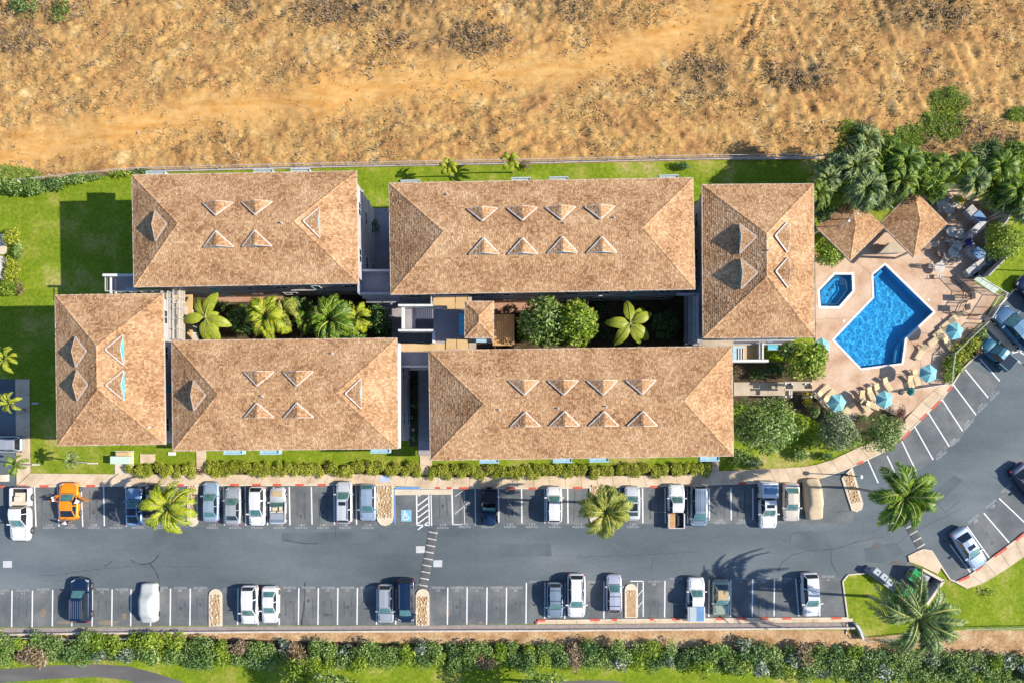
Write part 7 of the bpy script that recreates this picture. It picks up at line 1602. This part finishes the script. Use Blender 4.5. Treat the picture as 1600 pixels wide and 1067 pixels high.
lowplants([(1410,647,.75,1.6,1.6,'red',900,.16,'dark red-leaved shrub between the round tree and the sidewalk'),(1263,622,.7,1.3,1.4,'yellow',420,.2,'bright yellow shrub beside the gate frame'),(1272,640,.8,1.0,1.2,'mid',350,.22,'green shrub right of the yellow shrub'),
 (1160,713,2.0,1.1,1.4,'mid',900,.26,'dark green ground shrub at the corner of the longest block'),(1185,722,1.4,.8,1.2,'grey',500,.26,'grey-green shrub at the sidewalk below the largest tree'),(1255,712,1.6,1.0,1.4,'mid',600,.26,'small leafy shrub on the grass above the curved sidewalk'),(1292,712,.9,.7,1.1,'dark',260,.24,'little dark shrub at the sidewalk under the grey-green tree'),(1265,690,1.4,1.4,1.3,'bright',500,.26,'bright grass-green shrub under the round tree'),(1300,650,1.4,1.1,1.6,'dark',500,.24,'dark shrub between the fence piece and the grey-green tree'),
 (1350,650,1.1,.8,1.0,'dark',350,.2,'dark shrub at the terrace fence between the two round trees'),(1158,578,1.2,.6,.7,'dry',260,.2,'dry low plants below the pergola parapet'),(1210,578,2.4,1.0,1.4,'deep',700,.26,'deep green plants in the bed left of the bright tree'),(1185,583,1.4,.9,1.0,'dark',360,.22,'dark plants in the middle of the bed below the parapet'),
 (1520,535,1.6,1.3,1.5,'lime',900,.26,'yellow-green shrub at the top of the bed by the teal pickup'),(1505,552,1.6,1.3,1.5,'lime',900,.26,'yellow-green shrub in the middle of the terrace bed'),(1492,570,1.4,1.3,1.4,'bright',800,.26,'bright shrub in the lower part of the terrace bed'),(1482,590,.9,1.0,1.0,'bright',350,.22,'small bright shrub at the lower tip of the terrace bed'),(1535,522,.9,.9,1.3,'mid',380,.24,'green shrub at the corner of the fence and the sand island'),(1531,545,.8,.7,1.1,'dry',260,.2,'yellowing shrub touching the teal pickup'),
 (1500,311,1.2,.7,1.5,'yellow',420,.2,'golden shrub at the back fence of the barbecue terrace'),(1470,306,1.0,.6,1.2,'dry',320,.2,'dry planter shrub by the back fence'),(1455,318,.9,.6,1.0,'dark',240,.2,'dark planter shrub behind the right pavilion'),(1273,505,.35,.6,1.0,'dark',120,.16,'tiny dark plant against the pool block wall'),
 (16,372,1.5,1.3,1.8,'lime',900,.24,'yellow-green shrub above the white shed'),(27,392,.9,1.2,1.6,'mid',480,.22,'green shrub right of the white shed corner'),(20,418,1.1,1.8,1.8,'lime',1000,.24,'yellow shrub beside the white shed'),(12,450,1.6,1.2,1.6,'bright',800,.24,'bright shrub below the white shed'),(28,448,.7,1.3,1.3,'dry',350,.2,'dry brownish shrub at the lower right of the shed'),
 (8,296,2.6,1.5,2.2,'mid',1300,.3,'leafy bush at the field corner on the left edge'),(45,292,2.3,1.2,1.8,'mid',1000,.28,'second leafy bush along the field edge'),(80,286,2.0,1.0,1.5,'dark',800,.26,'third bush along the field edge at the left'),(112,281,1.8,.8,1.2,'mid',600,.24,'fourth, flatter bush along the field edge'),(145,277,1.7,.6,.9,'mid',400,.22,'low creeper on the fence left of the north-west block'),(190,272,2.0,.6,.9,'bright',380,.22,'thin creeper on the fence right at the north-west block'),(225,268,2.0,.45,.8,'mid',300,.2,'creeper strip behind the north-west block corner'),
 (822,258,.7,.7,1.1,'dry',300,.18,'dry brown bush beside the small bright palm'),(1066,259,1.3,.6,1.1,'dark',340,.22,'dark green bush at the back fence right of the longest north block'),(40,12,2.4,1.6,1.4,'dark',600,.24,'dark bush at the top left corner of the field'),(92,14,1.3,2.0,1.5,'mid',500,.22,'grey-green bush near the top left corner'),(1478,165,2.0,1.1,.5,'lime',420,.22,'green bush patch in the field above the palm clumps'),(1470,205,2.3,1.2,.55,'bright',480,.22,'bright green bush in the field just above the fence'),(1422,220,1.7,1.4,.6,'bright',420,.22,'light green weed bush beside the big palm clump'),(1588,178,1.2,.9,.6,'bright',260,.22,'small green bush at the right edge of the field'),(1485,185,1.0,1.8,.5,'bright',300,.22,'upright green bush between the two field bushes'),(1350,196,1.7,1.0,1.2,'dry',500,.2,'dead grey bush behind the palm clump'),
 (1445,960,1.6,1.2,.8,'mid',200,.22,'low green plants on the lawn under the big dusty palm'),(1545,925,1.2,1.0,.5,'bright',160,.2,'faint scrubby patch in the right lawn'),
 (340,478,1.6,.9,1.6,'dark',420,.26,'dark plants at the courtyard path near the broad-leaved palm'),(375,515,2.0,1.2,1.4,'deep',480,.26,'deep shade plants low in the west courtyard'),(375,485,1.8,.9,1.6,'mid',420,.26,'green plants along the courtyard path'),(470,475,1.8,.9,2.0,'deep',420,.26,'deep green plants behind the spreading palm'),(585,490,1.6,1.9,2.0,'deep',560,.28,'deep green shrub beside the stair tower wall'),(596,518,1.3,1.0,1.6,'dark',380,.24,'dark shrub in the courtyard corner by the stair tower'),(300,520,1.1,1.2,1.4,'grey',320,.22,'grey-green plant at the courtyard walkway edge'),(545,522,2.0,.9,1.6,'mid',480,.26,'green plants at the foot of the south eave in the west courtyard'),
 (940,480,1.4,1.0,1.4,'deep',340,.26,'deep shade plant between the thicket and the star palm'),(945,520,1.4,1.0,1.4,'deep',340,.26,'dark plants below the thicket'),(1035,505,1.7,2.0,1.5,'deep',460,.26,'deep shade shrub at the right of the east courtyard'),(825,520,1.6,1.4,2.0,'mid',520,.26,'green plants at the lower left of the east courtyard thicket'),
 (648,600,.5,.9,.9,'deep',150,.18,'planter shrub at the top of the narrow passage'),(648,632,.5,.7,.9,'dark',150,.18,'planter shrub in the middle of the narrow passage'),(648,655,.5,.7,.9,'deep',150,.18,'planter shrub lower in the narrow passage'),(648,682,.5,.7,.9,'dark',150,.18,'planter shrub at the lower end of the narrow passage'),(584,352,.8,.9,1.3,'deep',220,.2,'dark shrub in the paved gap between the north blocks')], 200)
# pale round planter stones in the passage
for i, y in enumerate((633,652,671,682)):
    c = G(645.5, y); o = thing('round_stone', ['topmost','second','third','lowest'][i]+' pale round stone in the dark passage planter', 'stone', (c.x, c.y, .0)); m_ = link('stone', STONES[3], o); m_.scale = (1.6, 1.6, 1.2); m_.location = (0, 0, .12)
# clipped hedges along the sidewalk
def hedge(label, pts, wd, h, kind, n, seed, sz=.17):
    P_ = resample([G(*p).to_2d() for p in pts], step=.8); o = P_[0]; rr = random.Random(seed); lb = []
    for p in P_:
        q = p-o
        for _ in range(2): lb.append((q.x+rr.uniform(-.3, .3), q.y+rr.uniform(-.25, .25)*wd, h*rr.uniform(.5, .75), .55*rr.uniform(.7, 1.1), wd*.42*rr.uniform(.8, 1.1), h*.42))
    root = thing('hedge', label, 'hedge', (o.x, o.y, 0)); link('foliage', leafcloud('foliage', LF[kind], lb, n, sz, seed, up=.6), root)
    mb = MB()
    for p in P_[::2]:
        q = p-o; mb.tube([(q.x, q.y, 0), (q.x+.1, q.y, h*.6)], [.03, .015], 5)
    mb.build('stems', M['bark'], root); return root
hedge('short yellow-green hedge left of the service path', [(207,734),(300,733.5)], 1.7, .7, 'lime', 5600, 1)
hedge('long yellow-green hedge between the service path and the gate path', [(326,732.5),(653,732)], 1.7, .7, 'lime', 18000, 2)
hedge('long yellow-green hedge right of the gate path, ending at the block corner', [(678,737),(840,735.5),(1104,733.5)], 1.7, .7, 'lime', 24000, 3)
structure(sheet('hedge_bed', M['court'], PP([(204,727),(656,725),(656,740.5),(204,740.5)]), .007)); structure(sheet('hedge_bed_east', M['court'], PP([(677,730),(1108,726),(1108,741.5),(677,744)]), .007))
for i, (x, y) in enumerate([(315,737),(508,729),(897,731),(757,733),(575,726),(985,733)]):
    bush(x, y, .45, .4, .8, 'red', ['dark red-brown plant at the foot of the service path','dark plant in the hedge below the south-west block','dark plant in the hedge below the small roof vents','reddish plant in the hedge near the gate path','dark plant in the hedge just left of the gate path','dark plant in the hedge below the third south dormer'][i], 150, .16, 500+i)
# lower hedge: individual bushes, foliage meshes shared between alike bushes
HB = {}
def hb_mesh(kind, v):
    if (kind, v) not in HB:
        rr = random.Random(v*7+len(kind)); lb = [(rr.uniform(-.7, .7), rr.uniform(-.7, .7), rr.uniform(.7, 1.15), rr.uniform(.6, .95), rr.uniform(.6, .95), .62) for _ in range(7)]
        HB[(kind, v)] = leafcloud('foliage', LF[kind], lb, 820, .27, v*13+len(kind), up=.5)
    return HB[(kind, v)]
KL = {'mid': ('green bush in the long hedge below the car park', 'green bushes of the long lower hedge'), 'dark': ('dark green bush in the long hedge below the car park', 'dark green bushes of the long lower hedge'), 'flower': ('green bush with white blossom in the long lower hedge', 'white flowering bushes of the long lower hedge'), 'dry': ('brownish pink bush in the long lower hedge', 'brownish bushes of the long lower hedge'), 'bright': ('bright light green bush in the long lower hedge', 'light green bushes of the long lower hedge')}
rr = random.Random(77); x = -60; hbn = 0; stem = None; HU = {}; HK = {'mid':'mid-green','dark':'dark green','flower':'white-blossomed','dry':'brownish pink','bright':'light green'}
LMK = [(15,'the leftmost marked bays'),(67,'the two stained bays at the left'),(122,'the dark blue off-roader'),(175,'the gap between off-roader and covered car'),(229,'the white covered car'),(285,'the three empty bays before the rounded island'),(337,'the first rounded island'),(388,'the white car by the island'),(420,'the white sedan with grey windows'),(475,'the cracked empty bays'),(545,'the empty bays left of the silver wagon'),(602,'the dusty silver wagon'),(634,'the navy minivan'),(660,'the island at the hump'),(715,'the first empty bays right of the hump'),(790,'the empty bays before the red kerb'),(867,'the dark grey car'),(901,'the long white estate'),(960,'the lavender-grey car'),(986,'the narrow tan island'),(1040,'the empty bays before the half-blue pickup'),(1089,'the half-blue pickup'),(1128,'the pale green sedan'),(1190,'the palm-shaded empty bays'),(1269,'the askew white car'),(1340,'the white angled wall'),(1430,'the big dusty palm'),(1520,'the right lawn'),(1600,'the right edge of the lawn')]
def hedge_band(x):
    if x < 300: return 990, 1034
    if x < 460: return 1001, 1039
    if x < 1050: return 1008, 1040
    return 1006+(x-1050)*.035, 1042+(x-1050)*.045
while x < 1680:
    a, b_ = hedge_band(x)
    for row in range(2 if x < 1150 else 3):
        if rr.random() < .02: continue
        y = a+(b_-a)*(.28+.46*row if x < 1150 else .2+.32*row)+rr.uniform(-3, 3); xx = x+rr.uniform(-5, 5)
        kind = rr.choices(['mid','dark','flower','dry','bright'], [4.5,2.0,.6 if x < 1000 else 2.4,.35,2])[0]
        if row == 0 and x < 300: kind = rr.choice(['bright','mid','bright'])
        if 22 < x < 75 and row == 1: kind = 'dry'
        if 450 < x < 480: kind = 'dry'
        if 885 < x < 915: kind = 'dry'
        c = G(xx, y, .9); lm = min(LMK, key=lambda q: abs(q[0]-xx))[1]; rw = (['upper','lower'] if x < 1150 else ['upper','middle','lower'])[row]; ky = (lm, rw, kind); HU[ky] = HU.get(ky, 0)+1; lbl = HK[kind]+' bush, '+rw+' hedge row, below '+lm+('' if HU[ky] == 1 else ', second' if HU[ky] == 2 else ', third'); root = thing('hedge_bush', lbl, 'bush', (c.x, c.y, 0), rr.uniform(0, 6.28), KL[kind][1]); s_ = rr.uniform(.8, 1.12); root.scale = (s_, s_, s_*rr.uniform(.8, 1.15))
        link('foliage', hb_mesh(kind, rr.randrange(3)), root)
        if stem is None:
            mb = MB()
            for q in range(4): mb.tube([(0, 0, 0), (.4*math.cos(q*1.6), .4*math.sin(q*1.6), .9)], [.05, .02], 5)
            so = mb.build('stems', M['bark'], root); stem = so.data
        else: link('stems', stem, root)
        hbn += 1
    x += 24
structure(sheet('hedge_soil', M['court'], PP([(-300,992),(300,996),(650,1006),(900,1009),(1200,1014),(1560,1024),(2000,1030),(2000,1062),(1560,1052),(1200,1040),(900,1036),(650,1034),(300,1030),(-300,1030)]), .012))
